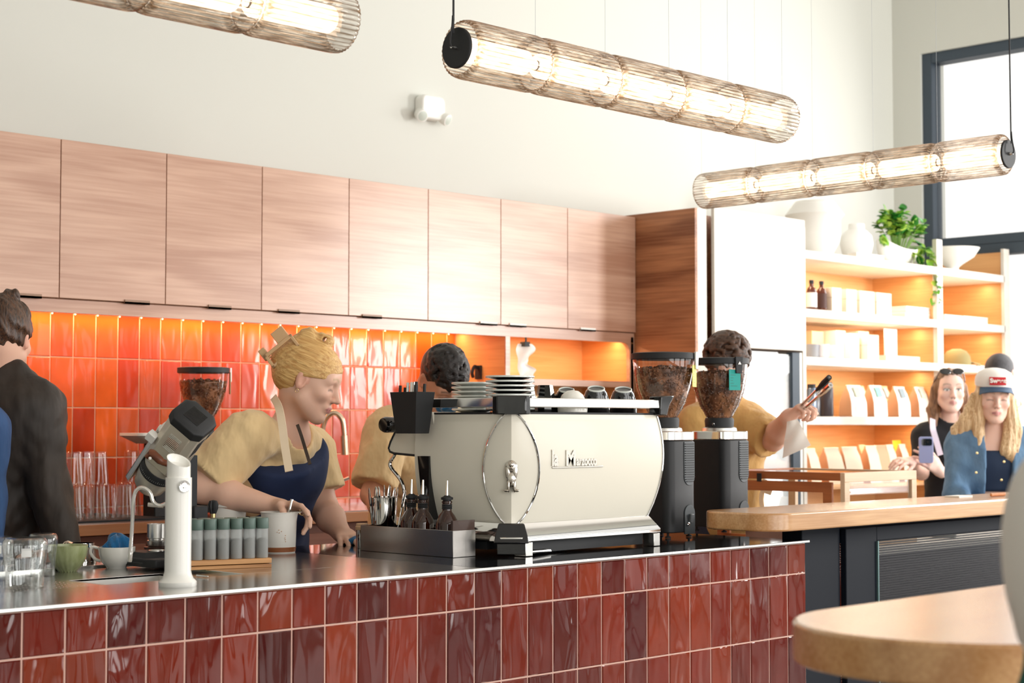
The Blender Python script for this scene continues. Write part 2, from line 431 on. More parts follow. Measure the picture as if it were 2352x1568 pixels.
class Head:
    def __init__(s, c, f, u, sc=1.0, closed=False, skin=(.72, .45, .33), brow=(.25, .14, .08), lips=(.55, .20, .17), iris=(.12, .12, .12), male=False):
        s.c = Vector(c); s.M = basis(f, u); s.sc = sc; s.closed = closed; s.skin = skin; s.brow = brow; s.lips = lips; s.iris = iris; s.male = male
    def w(s, x, y, z): return s.c+s.M @ (Vector((x, y, z))*s.sc)
    def add(s, S):
        q = s.sc; w = s.w; M = s.M
        def e(c, r, k=.012, mode='add'): S.ell(w(*c), [v*q for v in r], k*q, M, mode)
        def c_(a, b, r1, r2, k=.012, mode='add'): S.cap(w(*a), w(*b), r1*q, r2*q, k*q, mode)
        e((0, -.014, .032), (.074, .094, .084), .01)
        e((0, .034, .0), (.060, .058, .078), .03)
        e((0, .036, -.045), (.050, .050, .058), .02)
        c_((-.046, .010, -.052), (-.016, .066, -.092), .022, .018, .03); c_((.046, .010, -.052), (.016, .066, -.092), .022, .018, .03)
        e((0, .072, -.094), (.020, .018, .016), .018)
        if s.male: e((0, .070, -.098), (.026, .018, .016), .02)
        c_((-.040, .074, .026), (.040, .074, .026), .014, .014, .022)
        e((0, .056, .048), (.050, .034, .032), .025)
        for sx_ in (-1, 1):
            e((sx_*.032, .094, .008), (.018, .014, .012), .014, 'sub')
            e((sx_*.042, .064, -.020), (.020, .020, .018), .02)
            e((sx_*.031, .0745, .008), (.0145, .0125, .0135), .004)
            # ear: shell with a hollow
            e((sx_*.074, -.004, -.002), (.007, .018, .031), .006); e((sx_*.078, .001, .000), (.005, .009, .016), .004, 'sub'); e((sx_*.077, -.010, .010), (.006, .012, .021), .003)
            e((sx_*.080, -.001, .004), (.004, .007, .012), .003, 'sub')
        c_((0, .088, .016), (0, .108, -.022), .0075, .0100, .012)
        e((0, .109, -.026), (.011, .012, .009), .007)
        e((-.011, .099, -.029), (.007, .009, .007), .006); e((.011, .099, -.029), (.007, .009, .007), .006)
        for sx_ in (-1, 1): e((sx_*.0065, .106, -.036), (.003, .004, .003), .003, 'sub')
        e((0, .084, -.055), (.024, .014, .016), .014)
        c_((-.018, .088, -.0565), (0, .0975, -.0535), .0038, .0052, .005); c_((.018, .088, -.0565), (0, .0975, -.0535), .0038, .0052, .005)
        c_((-.015, .088, -.0640), (0, .0955, -.0650), .0038, .0060, .005); c_((.015, .088, -.0640), (0, .0955, -.0650), .0038, .0060, .005)
    def paint(s, V, C):
        """skin tint and facial features, in head coordinates"""
        L = (V-np.array(s.c)) @ np.array(s.M)/s.sc
        x, y, z = L[:, 0], L[:, 1], L[:, 2]; X = np.abs(x)
        def mix(w, col):
            nonlocal C
            w = np.clip(w, 0, 1)[:, None]; C = C*(1-w)+np.array(col)*w
        fr = y > .03
        mix(fr*np.exp(-((X-.045)/.02)**2-((z+.028)/.022)**2)*.14, (s.skin[0]*1.0, s.skin[1]*.62, s.skin[2]*.6))
        mix(fr*np.exp(-(X/.014)**2-((z+.026)/.012)**2)*.22, (s.skin[0], s.skin[1]*.65, s.skin[2]*.6))
        bz = .033+.006*np.sin(np.clip((X-.014)/.040, 0, 1)*pi)
        mix(fr*(y > .055)*np.exp(-((z-bz)/.0042)**2)*(X > .012)*(X < .052)*.75, s.brow)
        ex_, ez = X-.031, z-.008
        if s.closed:
            mix(fr*(y > .06)*np.exp(-((ez+.0060+ex_**2*14)/.0030)**2)*(np.abs(ex_) < .016)*.75, (.10, .06, .05))
        else:
            ey = (ex_/.0155)**2+(ez/.0070)**2
            mix(fr*(y > .06)*(ey < 1), (.80, .78, .75)); mix(fr*(y > .06)*(ey < 1.0)*((ex_**2+ez**2) < .0060**2), s.iris)
            mix(fr*(y > .06)*(ey > .8)*(ey < 1.5)*(ez > 0), (.08, .05, .04))
        lz = z+.0602
        mix(fr*(y > .075)*((X/.0225)**2+(lz/.0105)**2 < 1), s.lips); mix(fr*(y > .075)*(np.abs(lz-.0005) < .0012)*(X < .02)*.8, [c*.35 for c in s.lips])
        mix((y > .095)*((X-.0065)**2+(z+.037)**2 < .0034**2), [c*.3 for c in s.skin])
        mix((X > .068)*(np.abs(z) < .034)*(np.abs(y) < .022)*.30, (s.skin[0], s.skin[1]*.55, s.skin[2]*.5))
        return C
def hand(S, wr, d, n, side=1, curl=(.35, .45, .55, .6), thumb=.5, sc=1.0, spread=.10, k=.006):
    """palm and five fingers; d = wrist-to-knuckle direction, n = palm normal (fingers close towards it), side=+1 puts the thumb at d x n"""
    d = Vector(d).normalized(); n = Vector(n); n = (n-d*n.dot(d)).normalized(); t = d.cross(n)*side
    wr = Vector(wr); q = sc; tips = []
    for i, off in enumerate((.030, .010, -.010, -.029)):
        kn = wr+d*(.086-.004*abs(i-1))*q+t*off*q
        S.cap(wr+t*off*.45*q+d*.008*q, kn, .0145*q, .0115*q, .014*q, sq=(n, .85))
        L = [.044, .049, .045, .035][i]*q; a = 0; p = kn; dd = (d+t*spread*(1.2-i*.8)).normalized(); r = .0094*q
        for j, f in enumerate((1, .66, .52)):
            a += curl[i]*(1, 1.15, .8)[j]
            v = dd*cos(a)+n*sin(a); p2 = p+v*L*f; S.cap(p, p2, r, r*.90, k*.7*q); p = p2; r *= .90
        tips.append(p)
    p = wr+d*.018*q+t*.020*q; b = wr+d*.046*q+t*.042*q+n*.010*q
    S.cap(p, b, .0165*q, .0125*q, .012*q)
    v = (d*.80+t*(.55-thumb*.45)+n*thumb*.8).normalized(); p2 = b+v*.034*q; S.cap(b, p2, .0110*q, .0098*q, k*q)
    v = (d*.9+t*(.25-thumb*.4)+n*thumb).normalized(); p3 = p2+v*.028*q; S.cap(p2, p3, .0098*q, .0080*q, k*q)
    return tips, p3
def figure(label, J, H, org, parts, hands=(), legs=True, h=.011, fh=.0045, arm=(.046, .038, .037, .024), extra=None, back=False, chest=(.135, .10), shoes=None, name='person', trunk_off=0., lower=(.30, .31, .36), fine_extra=()):
    """J joints: nb neck base, pv pelvis, shA/elA/wrA near arm, shB/elB/wrB far arm"""
    pts = [J[k] for k in J]+[H.c]
    lo = [min(p[i] for p in pts)-.26 for i in range(3)]; hi = [max(p[i] for p in pts)+.24 for i in range(3)]
    if legs: lo[2] = -.02
    fine = [([H.c[i]-.125*H.sc for i in range(3)], [H.c[i]+.135*H.sc for i in range(3)], fh)]
    for hd in hands:
        w = Vector(hd['wr'])+Vector(hd['d']).normalized()*.09; fine.append(([w[i]-.10 for i in range(3)], [w[i]+.10 for i in range(3)], fh))
    fine += list(fine_extra)
    S = SD(lo, hi, h, fine)
    H.add(S)
    nb, pv = Vector(J['nb']), Vector(J['pv'])
    hb = H.w(0, -.030, -.035); S.cap(nb+(nb-pv).normalized()*-.01, hb, .060*(1.08 if H.male else .93), .052*(1.1 if H.male else .92), .03)
    up = (nb-pv).normalized(); lat = (Vector(J['shB'])-Vector(J['shA'])).normalized(); fw = (up.cross(lat) if back else lat.cross(up)).normalized()
    cm = pv+(nb-pv)*.68; wa = pv+(nb-pv)*.28
    S.cap(cm-lat*.07, cm+lat*.07, .105, .105, .05, sq=(fw, .85)); S.cap(cm, wa, .125, .110, .06, sq=(fw, .8)); S.cap(wa, pv, .115, .13, .06, sq=(fw, .85))
    for a in 'AB':
        s_, e_, w_ = Vector(J['sh'+a]), Vector(J['el'+a]), Vector(J['wr'+a])
        S.cap(nb-up*.03, s_, .045, .050, .05); S.cap(s_, e_, arm[0], arm[1], .03); S.cap(e_, e_+(w_-e_)*.35, arm[1]*.95, arm[2], .02); S.cap(e_+(w_-e_)*.35, w_, arm[2], arm[3], .02, sq=None)
    if legs:
        g0 = Vector((0, 0, 0))
        for sg in (-1, 1):
            hp = pv+lat*sg*.085-Vector((0, 0, .03)); kn = Vector((hp.x+fw.x*.02, hp.y+fw.y*.02, pv.z*.52)); an = Vector((hp.x-fw.x*.03, hp.y-fw.y*.03, .08))
            S.cap(hp, kn, .088, .056, .05); S.cap(kn, an, .054, .036, .03); ff = Vector((fw.x, fw.y, 0)).normalized(); S.cap(an-Vector((0, 0, .045)), Vector((an.x, an.y, .033))+ff*.15, .034, .028, .02)
    for hd in hands:
        S.cap(Vector(hd['wr'])-Vector(hd['d']).normalized()*.02, Vector(hd['wr'])+Vector(hd['d']).normalized()*.02, .024, .024, .015); hand(S, **hd)
    if extra: extra(S)
    skin = np.array(H.skin)
    def col(V):
        C = np.tile(skin, (len(V), 1)); C = H.paint(V, C)
        z = V[:, 2]
        if legs: m = (z < J['pv'].z-.02); C[m] = lower; m = z < .07; C[m] = (.03, .03, .03)
        return C
    body = sd_obj(name, S, M_skin, org=org, colfn=col); body.location = org
    tag(body, label, 'person')
    return body, dict(up=up, lat=lat, fw=fw, cm=cm, wa=wa)
def garment(name, body, org, J, info, m, infl=.014, arms=('A', 'B'), sleeve=(.75, .75), sl_r=(.070, .072), h=.008, hem=None, wr=1.0, neck=.02, cuts=(), folds=.0035, top=None, extra=None, torso=True, full=None, seed=1, armw=None):
    pts = [J['nb'], J['pv'], J['shA'], J['shB'], J['elA'], J['elB']]+([J['wrA'], J['wrB']] if full else [])
    lo = [min(p[i] for p in pts)-.22 for i in range(3)]; hi = [max(p[i] for p in pts)+.16 for i in range(3)]
    if hem is not None: lo[2] = min(lo[2], hem-.05)
    S = SD(lo, hi, h)
    nb, pv = Vector(J['nb']), Vector(J['pv']); up, lat, fw, cm, wa = (info[k] for k in ('up', 'lat', 'fw', 'cm', 'wa'))
    f = infl
    if torso:
        S.cap(cm-lat*.07, cm+lat*.07, .105+f, .105+f, .05, sq=(fw, .87)); S.cap(cm, wa, .127+f, .118+f, .06, sq=(fw, .84)); S.cap(wa, pv-up*.02, .120+f, .138+f, .06, sq=(fw, .88))
        S.cap(nb-up*.045, nb-up*.015, .070+f*.5, .060+f*.3, .03)
    for i, a in enumerate(arms):
        s_, e_, w_ = Vector(J['sh'+a]), Vector(J['el'+a]), Vector(J['wr'+a])
        S.cap(nb-up*.035, s_, .048+f, .054+f, .05)
        t = sleeve[i]
        e2 = s_+(e_-s_)*min(t, 1)
        S.cap(s_, e2, sl_r[0], sl_r[1], .025, flat=t < 1); S.cap(s_, s_+(e2-s_)*.4, sl_r[0], sl_r[0], .03)
        if t > 1:
            w2 = e_+(w_-e_)*(t-1); S.cap(e_, w2, sl_r[1]*.95, sl_r[1]*.72, .02)
    if extra: extra(S)
    if folds:
        S.disp(wav(seed, 60, folds, (1, 1, 1.6))); S.disp(wav(seed+9, 130, folds*.35, (1, 1, 1.4)))
    # neck opening
    S.cap(nb+up*.02+fw*.015, nb+up*.14, .064+neck, .09+neck, .008, mode='sub')
    if hem is not None: S.cut((0, 0, hem), (0, 0, -1))
    for p, n in cuts: S.cut(p, n)
    if full is not None: pass
    o = sd_obj(name, S, m, parent=body, org=org, it=1)
    return o
# ================================================================= materials
M_wall = mat('white_plaster', srgb(212, 213, 206), .9, spec=.2)
M_ceil = mat('ceiling_paint', srgb(225, 223, 218), .9)
M_floor = mat('polished_concrete', srgb(150, 143, 135), .35, noise=(srgb(120, 112, 104), (3, 3, 3), 6, .3, .7))
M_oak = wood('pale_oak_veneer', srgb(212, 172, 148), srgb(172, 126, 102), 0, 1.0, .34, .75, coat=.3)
M_oakv = wood('shaded_oak_side', srgb(186, 128, 88), srgb(128, 76, 46), 1, 1.0, .4)  # darker copy of the oak, shade of the side faces put into its colour
M_oakbar = wood('honey_oak_top', srgb(216, 170, 118), srgb(180, 128, 76), 0, 1.7, .24, .8, coat=.8)
M_oakwarm = wood('warm_oak_shelf', srgb(236, 184, 128), srgb(210, 150, 92), 0, 1.4, .5, .6)
M_oakglare = wood('daylit_white_oak', srgb(232, 226, 216), srgb(216, 207, 196), 0, 1.4, .5, .5)  # same oak with the daylight glare on its fronts put into the colour
M_grout = mat('pale_grout', srgb(214, 176, 162), .9)
M_steel = mat('brushed_steel', (.62, .61, .59), .22, metal=1, bump=((4, 160, 160), .12, .0004))
M_steelp = mat('polished_steel', (.72, .71, .69), .06, metal=1)
M_chrome = mat('chrome', (.8, .8, .8), .03, metal=1)
M_alu = mat('satin_aluminium', (.66, .65, .62), .32, metal=1)
M_black = mat('black_plastic', (.012, .012, .014), .35)
M_blackm = mat('matte_black', (.012, .013, .015), .6)
M_blackg = mat('gloss_black', (.008, .008, .009), .06, coat=.5)
M_frame = mat('charcoal_window_frame', srgb(58, 70, 82), .5)
M_barframe = mat('blue_black_metal', srgb(15, 21, 31), .6, spec=.2)
M_white = mat('white_ceramic', srgb(236, 234, 226), .15, coat=.4)
M_whitem = mat('white_matte', srgb(238, 236, 230), .6)
M_clear = glass('clear_glass')
# ================================================================= setting
R = 9.70         # right (glazed) wall
def slab(name, m, *b):
    g = G(); g.box(*b); return struct(g.build(name, m))
slab('floor', M_floor, -3.2, 16, -4.2, 8.2, -.1, 0)
slab('ceiling', M_ceil, -3.2, R+.3, -4.2, 6.1, 4.75, 4.9)
g = G(); g.box(-3.2, 6.78, 5.95, 6.1, 0, 4.75).box(6.78, R+.3, 5.95, 6.1, 1.86, 4.75).box(6.78, 7.5, 5.95, 6.1, 0, 1.86).box(9.0, R+.3, 5.95, 6.1, 0, 1.86); struct(g.build('wall_back', M_wall))
slab('wall_left', M_wall, -3.35, -3.2, -4.2, 6.1, 0, 4.75)
g = G()            # wall behind the viewer: piers and a header round tall shop windows
g.box(-3.2, 10, -4.2, -4.0, 3.9, 4.75).box(-3.2, 10, -4.2, -4.0, 0, .35)
for x in (-3.2, -.3, 2.9, 6.1, 9.3): g.box(x, x+.5, -4.2, -4.0, .35, 3.9)
struct(g.build('wall_front', M_wall))
g = G(); g.box(R, R+.3, 5.74, 5.95, 0, 4.75).box(R, R+.3, -4.2, 5.74, 3.86, 4.75).box(R, R+.3, -4.2, -3.6, 0, 3.86)
struct(g.build('wall_right', M_wall))
# glazing in the right wall
for k, (y0, y1, z0, z1) in enumerate(((2.6, 5.74, 2.57, 3.86), (-3.6, 2.6, 2.57, 3.86), (2.6, 5.74, .05, 2.57), (-3.6, 2.6, .05, 2.57))):
    w = bpy.data.objects.new('window_%d' % (k+1), None); COL.objects.link(w); struct(w)
    g = G(); f = .07
    g.box(R+.02, R+.14, y0, y0+f, z0, z1).box(R+.02, R+.14, y1-f, y1, z0, z1).box(R+.02, R+.14, y0+f, y1-f, z0, z0+.06).box(R+.02, R+.14, y0+f, y1-f, z1-f, z1)
    g.build('window_frame', M_frame, w, bevel=.004)
    g = G(); g.box(R+.07, R+.082, y0+f, y1-f, z0+.06, z1-f); g.build('window_pane', M_clear, w)
# ================================================================= back splash of glazed orange tiles
def tiles(name, x0, x1, zs, Y, pitch, xref, cols, gap=.0045, th=.0032, wavm=None, seed=1, parent=None, groutm=None):
    rnd = random.Random(seed)
    vs = []; fs = []; mi = []; cc = []; rr = []
    def q(a, b, c, d): fs.append((a, b, c, d))
    i0 = int(math.floor((x0-xref)/pitch))-1
    x = xref+i0*pitch
    while x < x1:
        a, b = max(x+gap/2, x0), min(x+pitch-gap/2, x1)
        if b-a > .004:
            for z0, z1 in zs:
                zz0, zz1 = z0+gap/2, z1-gap/2
                c = rnd.choice(cols); k = rnd.uniform(.85, 1.15); c = tuple(v*k for v in c[:3])+(1,); r = (rnd.random(), rnd.random(), rnd.random(), 1)
                e = .0025; yy = Y-th; o = len(vs)
                t1, t2 = rnd.uniform(-.0007, .0007), rnd.uniform(-.0007, .0007)
                vs += [(a, Y, zz0), (b, Y, zz0), (b, Y, zz1), (a, Y, zz1), (a, yy+e, zz0), (b, yy+e, zz0), (b, yy+e, zz1), (a, yy+e, zz1),
                       (a+e, yy+t1+t2, zz0+e), (b-e, yy-t1+t2, zz0+e), (b-e, yy-t1-t2, zz1-e), (a+e, yy+t1-t2, zz1-e)]
                for u in ((0, 1, 5, 4), (1, 2, 6, 5), (2, 3, 7, 6), (3, 0, 4, 7), (4, 5, 9, 8), (5, 6, 10, 9), (6, 7, 11, 10), (7, 4, 8, 11), (8, 9, 10, 11)):
                    fs.append(tuple(o+w for w in u)); cc.append(c); rr.append(r)
        x += pitch
    me = bpy.data.meshes.new(name); me.from_pydata(vs, [], fs); me.materials.append(wavm)
    for nm, dat in (('tile', cc), ('rnd', rr)):
        at = me.color_attributes.new(nm, 'FLOAT_COLOR', 'CORNER'); buf = []
        for p, c in zip(me.polygons, dat): buf += list(c)*p.loop_total
        at.data.foreach_set('color', buf)
    o = bpy.data.objects.new(name, me); COL.objects.link(o)
    if parent: o.parent = parent
    return o
M_tileo = tilemat('glazed_orange_tile', .6, .2, .22)
M_tiler = tilemat('glazed_oxblood_tile', 1.5, .05, .5)
oc = [srgb(222, 84, 30), srgb(205, 66, 28), srgb(232, 100, 38), srgb(214, 74, 30), srgb(226, 92, 34)]
zt = 1.487
bs = struct(G().box(2.3, 5.60, 5.85, 5.95, 1.06, 1.9).build('trim_1', mat('warm_grout', srgb(244, 186, 150), .9)))
tiles('tile_field', 2.3, 5.575, [(zt+.1975*k, zt+.1975*(k+1)) for k in (-3, -2, -1, 0, 1, 2)][:5]+[(zt+.395, 1.9)], 5.85, .1011, 3.398, oc, wavm=M_tileo, seed=4, parent=bs)
# ================================================================= upper cabinets (8 units), light rail, niche
YC = 5.50
seams = [3.229-.461*2, 3.229-.461, 3.229]+[3.229+.4615*k for k in range(1, 7)]+[6.51]
ZB, ZT = 1.885, 2.475
for i in range(len(seams)-1):
    a, b = seams[i], seams[i+1]
    pos = ['far left one, cut by the photo edge', 'leftmost full cabinet, above the man in the dark shirt', 'second full cabinet, above the left rear grinder', 'third full cabinet, above the blonde barista', 'fourth full cabinet, right of the blonde barista',
           'fifth full cabinet, above the dark-haired barista', 'sixth full cabinet, above the plate stacks', 'seventh full cabinet, above the hanging paper bag', 'rightmost of the row, half in shade beside the tall cabinet'][i]
    c = thing('upper_cabinet', 'pale oak wall cabinet, '+pos, 'cabinet', (a, YC, ZB), group='oak wall cabinets')
    w = b-a
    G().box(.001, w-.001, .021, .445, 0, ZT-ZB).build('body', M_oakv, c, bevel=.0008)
    g = G().box(.0018, w-.0018, 0, .019, .002, ZT-ZB)
    d = g.build('door', M_oak, c, bevel=.001)
    hx = [w*.5, w*.72, w*.72, w*.55, w*.3, w*.28, w*.82, w*.24, w*.28][i]
    h = G().box(hx-.055, hx+.055, -.006, .002, -.006, .002).box(hx-.055, hx+.055, -.006, -.002, -.006, .010).build('pull_tab', M_whitem if i > 5 else mat('brown_tab', srgb(150, 116, 92), .4), d)  # tabs at the right end white, the others a browner tone
rail = G()
x0, x1 = seams[0], 6.51
rail.box(x0, x1, YC+.012, YC+.035, ZB-.052, ZB-.002)
rail.box(x0, 5.574, YC+.035, 5.84, ZB-.012, ZB-.002)
# rounded corner infill at the right end of the niche
r = .05; pts = [(6.51, -.052), (6.475-r, -.052)]+[(6.475-r+r*sin(t*pi/12), -.052-r+r*cos(t*pi/12)) for t in range(1, 7)]+[(6.475, -.32), (6.51, -.32)]
rail.frame((0, YC+.012, ZB), (0, -1, 0), (1, 0, 0)); rail.M = Matrix.Translation((0, YC+.035, ZB)) @ Matrix(((1, 0, 0, 0), (0, 0, -1, 0), (0, 1, 0, 0), (0, 0, 0, 1)))
rail.prism(pts, 0, .023)
led = G()
for i in range(32): led.at((2.387+.1011*i, 5.838, ZB-.031), (pi/2, 0, 0)); led.lathe([(0, 0), (.0035, 0), (.003, .002), (0, .003)], 10, cap=False)
led.at(); led.mt(1).box(2.2, 5.57, 5.838, 5.842, ZB-.024, ZB-.0125)
tag(led.build('led_strip', [mat('warm_diode', (1, .8, .5), .5, emit=(1, .72, .34), estr=7), mat('strip_carrier', srgb(230, 190, 150), .6)]), 'strip of small warm diodes along the top of the orange tiles', 'strip light')
tag(rail.build('light_rail', M_oak, bevel=.001), 'long pale oak rail under the wall cabinets hiding the warm strip lights', 'cabinet trim')
n = thing('wall_niche', 'open oak niche with warm light under the right wall cabinets, divided by one upright', 'shelf', (5.258, YC, 1.06))
g = G()
zt2 = ZB-.052-1.06
G().box(.345, 1.246, .345, .365, 0, zt2+.03).build('back_panel', M_oakwarm, n)
M_oakwarmy = wood('warm_oak_niche_side', srgb(232, 176, 116), srgb(204, 142, 84), 1, 1.4, .5, .6)
G().box(1.226, 1.246, .012, .345, 0, zt2+.03).build('side_panel', M_oakwarmy, n)
G().box(.318, .345, .014, .344, .012, zt2+.03).build('divider', M_oakwarmy, n)
G().box(.317, .346, .006, .013, .012, zt2).build('divider_edge', M_oak, n)
G().box(.345, 1.226, .04, .345, zt2+.03, zt2+.042).build('top_panel', M_oakwarm, n)
zs_ = PY(1345, 873, 5.5).z-1.06
G().box(.345, 1.226, .014, .345, zs_-.03, zs_).build('shelf', M_oak, n)
G().box(.10, .318, .12, .335, zs_-.06, zs_-.03).build('shelf', M_oak, n)
# ================================================================= tall cabinet with side panel
t = thing('tall_cabinet', 'tall oak cabinet with dark shaded side standing beside the wall cabinets', 'cabinet', (6.512, 5.12, 0))
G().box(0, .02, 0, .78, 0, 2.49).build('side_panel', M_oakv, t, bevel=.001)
G().box(.02, .092, .0, .02, 0, 2.49).build('front_stile', M_oakglare, t)
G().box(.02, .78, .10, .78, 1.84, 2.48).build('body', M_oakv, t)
G().box(.094, .118, .03, .05, 0, 2.475).build('gap_strip', mat('gap_dark_brown', srgb(110, 66, 44), .5), t)  # dark strip standing in for the dark gap beside the stile
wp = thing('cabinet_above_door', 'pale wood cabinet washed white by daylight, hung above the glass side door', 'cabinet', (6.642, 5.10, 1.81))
G().box(0, .785, 0, .02, 0, .695).build('door', M_oakglare, wp, bevel=.0015)
G().box(0, .785, .02, .11, 0, .03).build('bottom_panel', M_oak, wp)
# white fridge with a glass front below it
fr_ = thing('glass_door_fridge', 'white glass-fronted fridge with a black frame below the pale cabinet', 'fridge', (6.66, 5.13, 0))
fx = PY(1825, 900, 5.13).x-6.66
M_fw = mat('fridge_white', srgb(240, 245, 246), .35)
G().box(0, .60, .03, .60, .0, 1.80).build('fridge_body', M_fw, fr_)
G().box(.0, fx-.036, .010, .028, .08, 1.79).build('door_liner', M_fw, fr_)
G().box(.01, fx-.036, -.002, .006, .10, 1.78).build('door_pane', M_clear, fr_)
G().box(fx-.034, fx+.034, -.012, .028, .04, 1.80).build('door_frame', M_frame, fr_, bevel=.002)
G().box(fx+.036, .765, -.006, .03, 0, 1.80).build('fridge_jamb', M_whitem, fr_)
# ================================================================= display shelving at right
S = thing('display_shelves', 'oak display shelving with daylight-whitened fronts, full of retail goods by the window', 'shelving', (7.46, 5.12, 0))
sx = lambda px: PY(px, 700, 5.12).x-7.46
cx1, cx2, xe = sx(2153), sx(2166), sx(2292)
xend = R-.01-7.46
dep = .44
shz = [2.35, 2.005+.0, 1.79, 1.474, 1.19]
shz = [PY(2000, y, 5.12).z for y in (593, 721, 826, 957)]+[1.09]
for k, z in enumerate(shz):
    q_ = M_oakglare if k < 4 else M_oakwarm; th_ = .045 if k < 4 else .02
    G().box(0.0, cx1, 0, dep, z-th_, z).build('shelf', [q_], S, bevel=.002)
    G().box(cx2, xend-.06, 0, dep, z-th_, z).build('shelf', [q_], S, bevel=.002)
ctop = PY(2160, 550, 5.12).z
G().box(cx1, cx2, 0, .03, .0, ctop).build('upright', M_oakglare, S, bevel=.002)
G().box(cx1, cx2, .03, dep, 0, shz[0]).build('upright', M_oakwarmy, S)
G().box(-.03, 0, 0, dep, 0, shz[0]+.12).build('upright', M_oakglare, S, bevel=.002)
G().box(xend-.06, xend-.03, .02, dep+.02, 0, 2.50).build('end_panel', M_oakwarmy, S)
G().box(xend-.07, xend, -.0, .02, 0, 2.52).build('end_stile', M_oakglare, S)
G().box(0, xend-.03, dep, dep+.02, 0, 2.36).build('back_panel', M_oakwarm, S)
# ================================================================= tiled service counter
CT = 1.045
XL, XR = -.6, 4.586
c = thing('service_counter', 'long counter faced with glossy oxblood red tiles', 'counter', (0, 0, 0))
G().box(XL, XR, 3.16, 4.08, 0, CT-.055).build('carcass', M_grout, c)
rc = [srgb(116, 38, 24), srgb(92, 31, 25), srgb(130, 49, 27), srgb(104, 35, 26), srgb(80, 28, 26), srgb(122, 42, 26)]
G().box(XL, XR, 3.160, 3.172, CT-.055, 1.035).build('grout_bed', M_grout, c)
zr = .9385
tiles('tile_front', XL, XR, [(zr, 1.035), (zr-.1963, zr), (zr-2*.1963, zr-.1963), (zr-3*.1963, zr-2*.1963), (zr-4*.1963, zr-3*.1963)], 3.16, .10024, 1.8796, rc, wavm=M_tiler, seed=11, parent=c)
M_stone = mat('black_speckled_stone', (.012, .013, .015), .08, coat=.3, noise=((.10, .11, .12), (260, 260, 260), 2, .62, .78))
M_sink = mat('worktop_steel', (.66, .645, .62), .17, metal=1, bump=((3, 60, 60), .06, .0004))
YB = 4.13; x1 = 3.10; RX = 2.56; RY0, RY1 = 3.45, 3.95; SX0, SX1, SY0, SY1 = 2.20, 2.46, 3.49, 3.68
w = thing('steel_worktop', 'long brushed steel worktop with a recessed drain on the red tiled counter', 'worktop', (0, 0, 0))
g = G(); z0, z1 = CT-.009, CT
g.box(XL, x1, 3.148, RY0, z0, z1).box(RX, x1, RY0, YB, z0, z1).box(XL, RX, RY1, YB, z0, z1)
g.build('top', M_sink, w, bevel=.0012)
g = G(); zz = CT-.008
g.box(XL, SX0, RY0, RY1, zz-.004, zz).box(SX1, RX, RY0, RY1, zz-.004, zz).box(SX0, SX1, RY0, SY0, zz-.004, zz).box(SX0, SX1, SY1, RY1, zz-.004, zz)
for i in range(34):
    for j in range(12):
        x, y = 1.55+i*.0185, 3.475+j*.0185
        if x < SX0-.012: g.at((x, y, zz), sc=(1, 1, .35)); g.lathe([(.0020, 0), (.0016, .0012), (0, .0018)], 6, cap=False)
g.at(); g.build('drain_tray', M_steel, w)
g = G(); g.box(SX0, SX1, SY0, SY1, CT-.05, CT-.046)
for b in ((SX0-.002, SX0, SY0, SY1), (SX1, SX1+.002, SY0, SY1), (SX0, SX1, SY0-.002, SY0), (SX0, SX1, SY1, SY1+.002)): g.box(*b, CT-.05, zz+.001)
g.build('basin', M_alu, w)
tag(G().box(x1+.002, XR+.002, 3.148, YB, CT-.009, CT).build('stone_worktop', M_stone, bevel=.001), 'black speckled stone worktop under the espresso machine', 'worktop')
tag(G().box(XL, XR+.004, 3.143, 3.1475, CT-.007, CT).build('edge_strip', mat('bright_trim', (.8, .8, .8), .25, metal=1), bevel=.0005), 'bright metal strip along the front edge of the worktop', 'trim')
# ================================================================= back counter
bc = thing('back_counter', 'wooden back counter with steel top under the orange tiles', 'counter', (0, 0, 0))
G().box(2.0, 6.50, 5.30, 5.84, 0, 1.02).build('cabinet_body', mat('brown_laminate', srgb(120, 78, 62), .5), bc)
g = G()
for k in range(9): g.box(2.02+k*.49, 2.49+k*.49, 5.282, 5.299, .12, .985)
g.build('drawer_fronts', wood('mid_oak_front', srgb(150, 98, 76), srgb(118, 72, 52), 0, 1.2, .5, .5), bc, bevel=.001)
G().box(2.0, 6.50, 5.26, 5.84, 1.025, 1.064).build('wood_edge_top', wood('oak_edge', srgb(196, 140, 96), srgb(164, 108, 68), 0, 1.4, .4, .5), bc, bevel=.0015)
G().box(2.0, 6.50, 5.275, 5.84, 1.0645, 1.069).build('steel_sheet', M_sink, bc)
# ================================================================= espresso machine
X0, Y0 = 3.40, 3.335
MW, MD = PY(1508, 948, Y0).x-X0, .56
em = thing('espresso_machine', 'cream and chrome two-group espresso machine with a lion badge and raised lettering', 'espresso machine', (X0, Y0, CT))
M_cream = mat('cream_enamel', srgb(236, 231, 216), .30, coat=.15)
zb, zt_ = .092, .405
B = .020; d0 = .010
def msec(t):
    b = -.022+.1165*t-.0945*t*t
    # square-cornered barrel cut by a fixed 45 degree plane at the near corner
    w = .024+.090*(4*t*(1-t))**.85; e = .5*w*.60
    return [(-b+w, -b), (MW+b, -b), (MW+b, MD*.70), (-b, MD*.70), (-b, -b+w), (-b+e, -b+e)]
B = .0095
rings = []
NL = 26
for i in range(NL+1):
    t = i/NL; z = zb+(zt_-zb)*t
    rings.append([(x, y, z) for x, y in msec(t)])
g = G(); g.loft(rings); g.build('body', M_cream, em, ang=30)
for side in (0, 4, 1):
    pts = [tuple(Vector(r[side])+Vector((-.001, -.001, 0))) for r in rings]
    G().tube(pts, .0028, 8).build('chrome_trim', M_chrome, em)
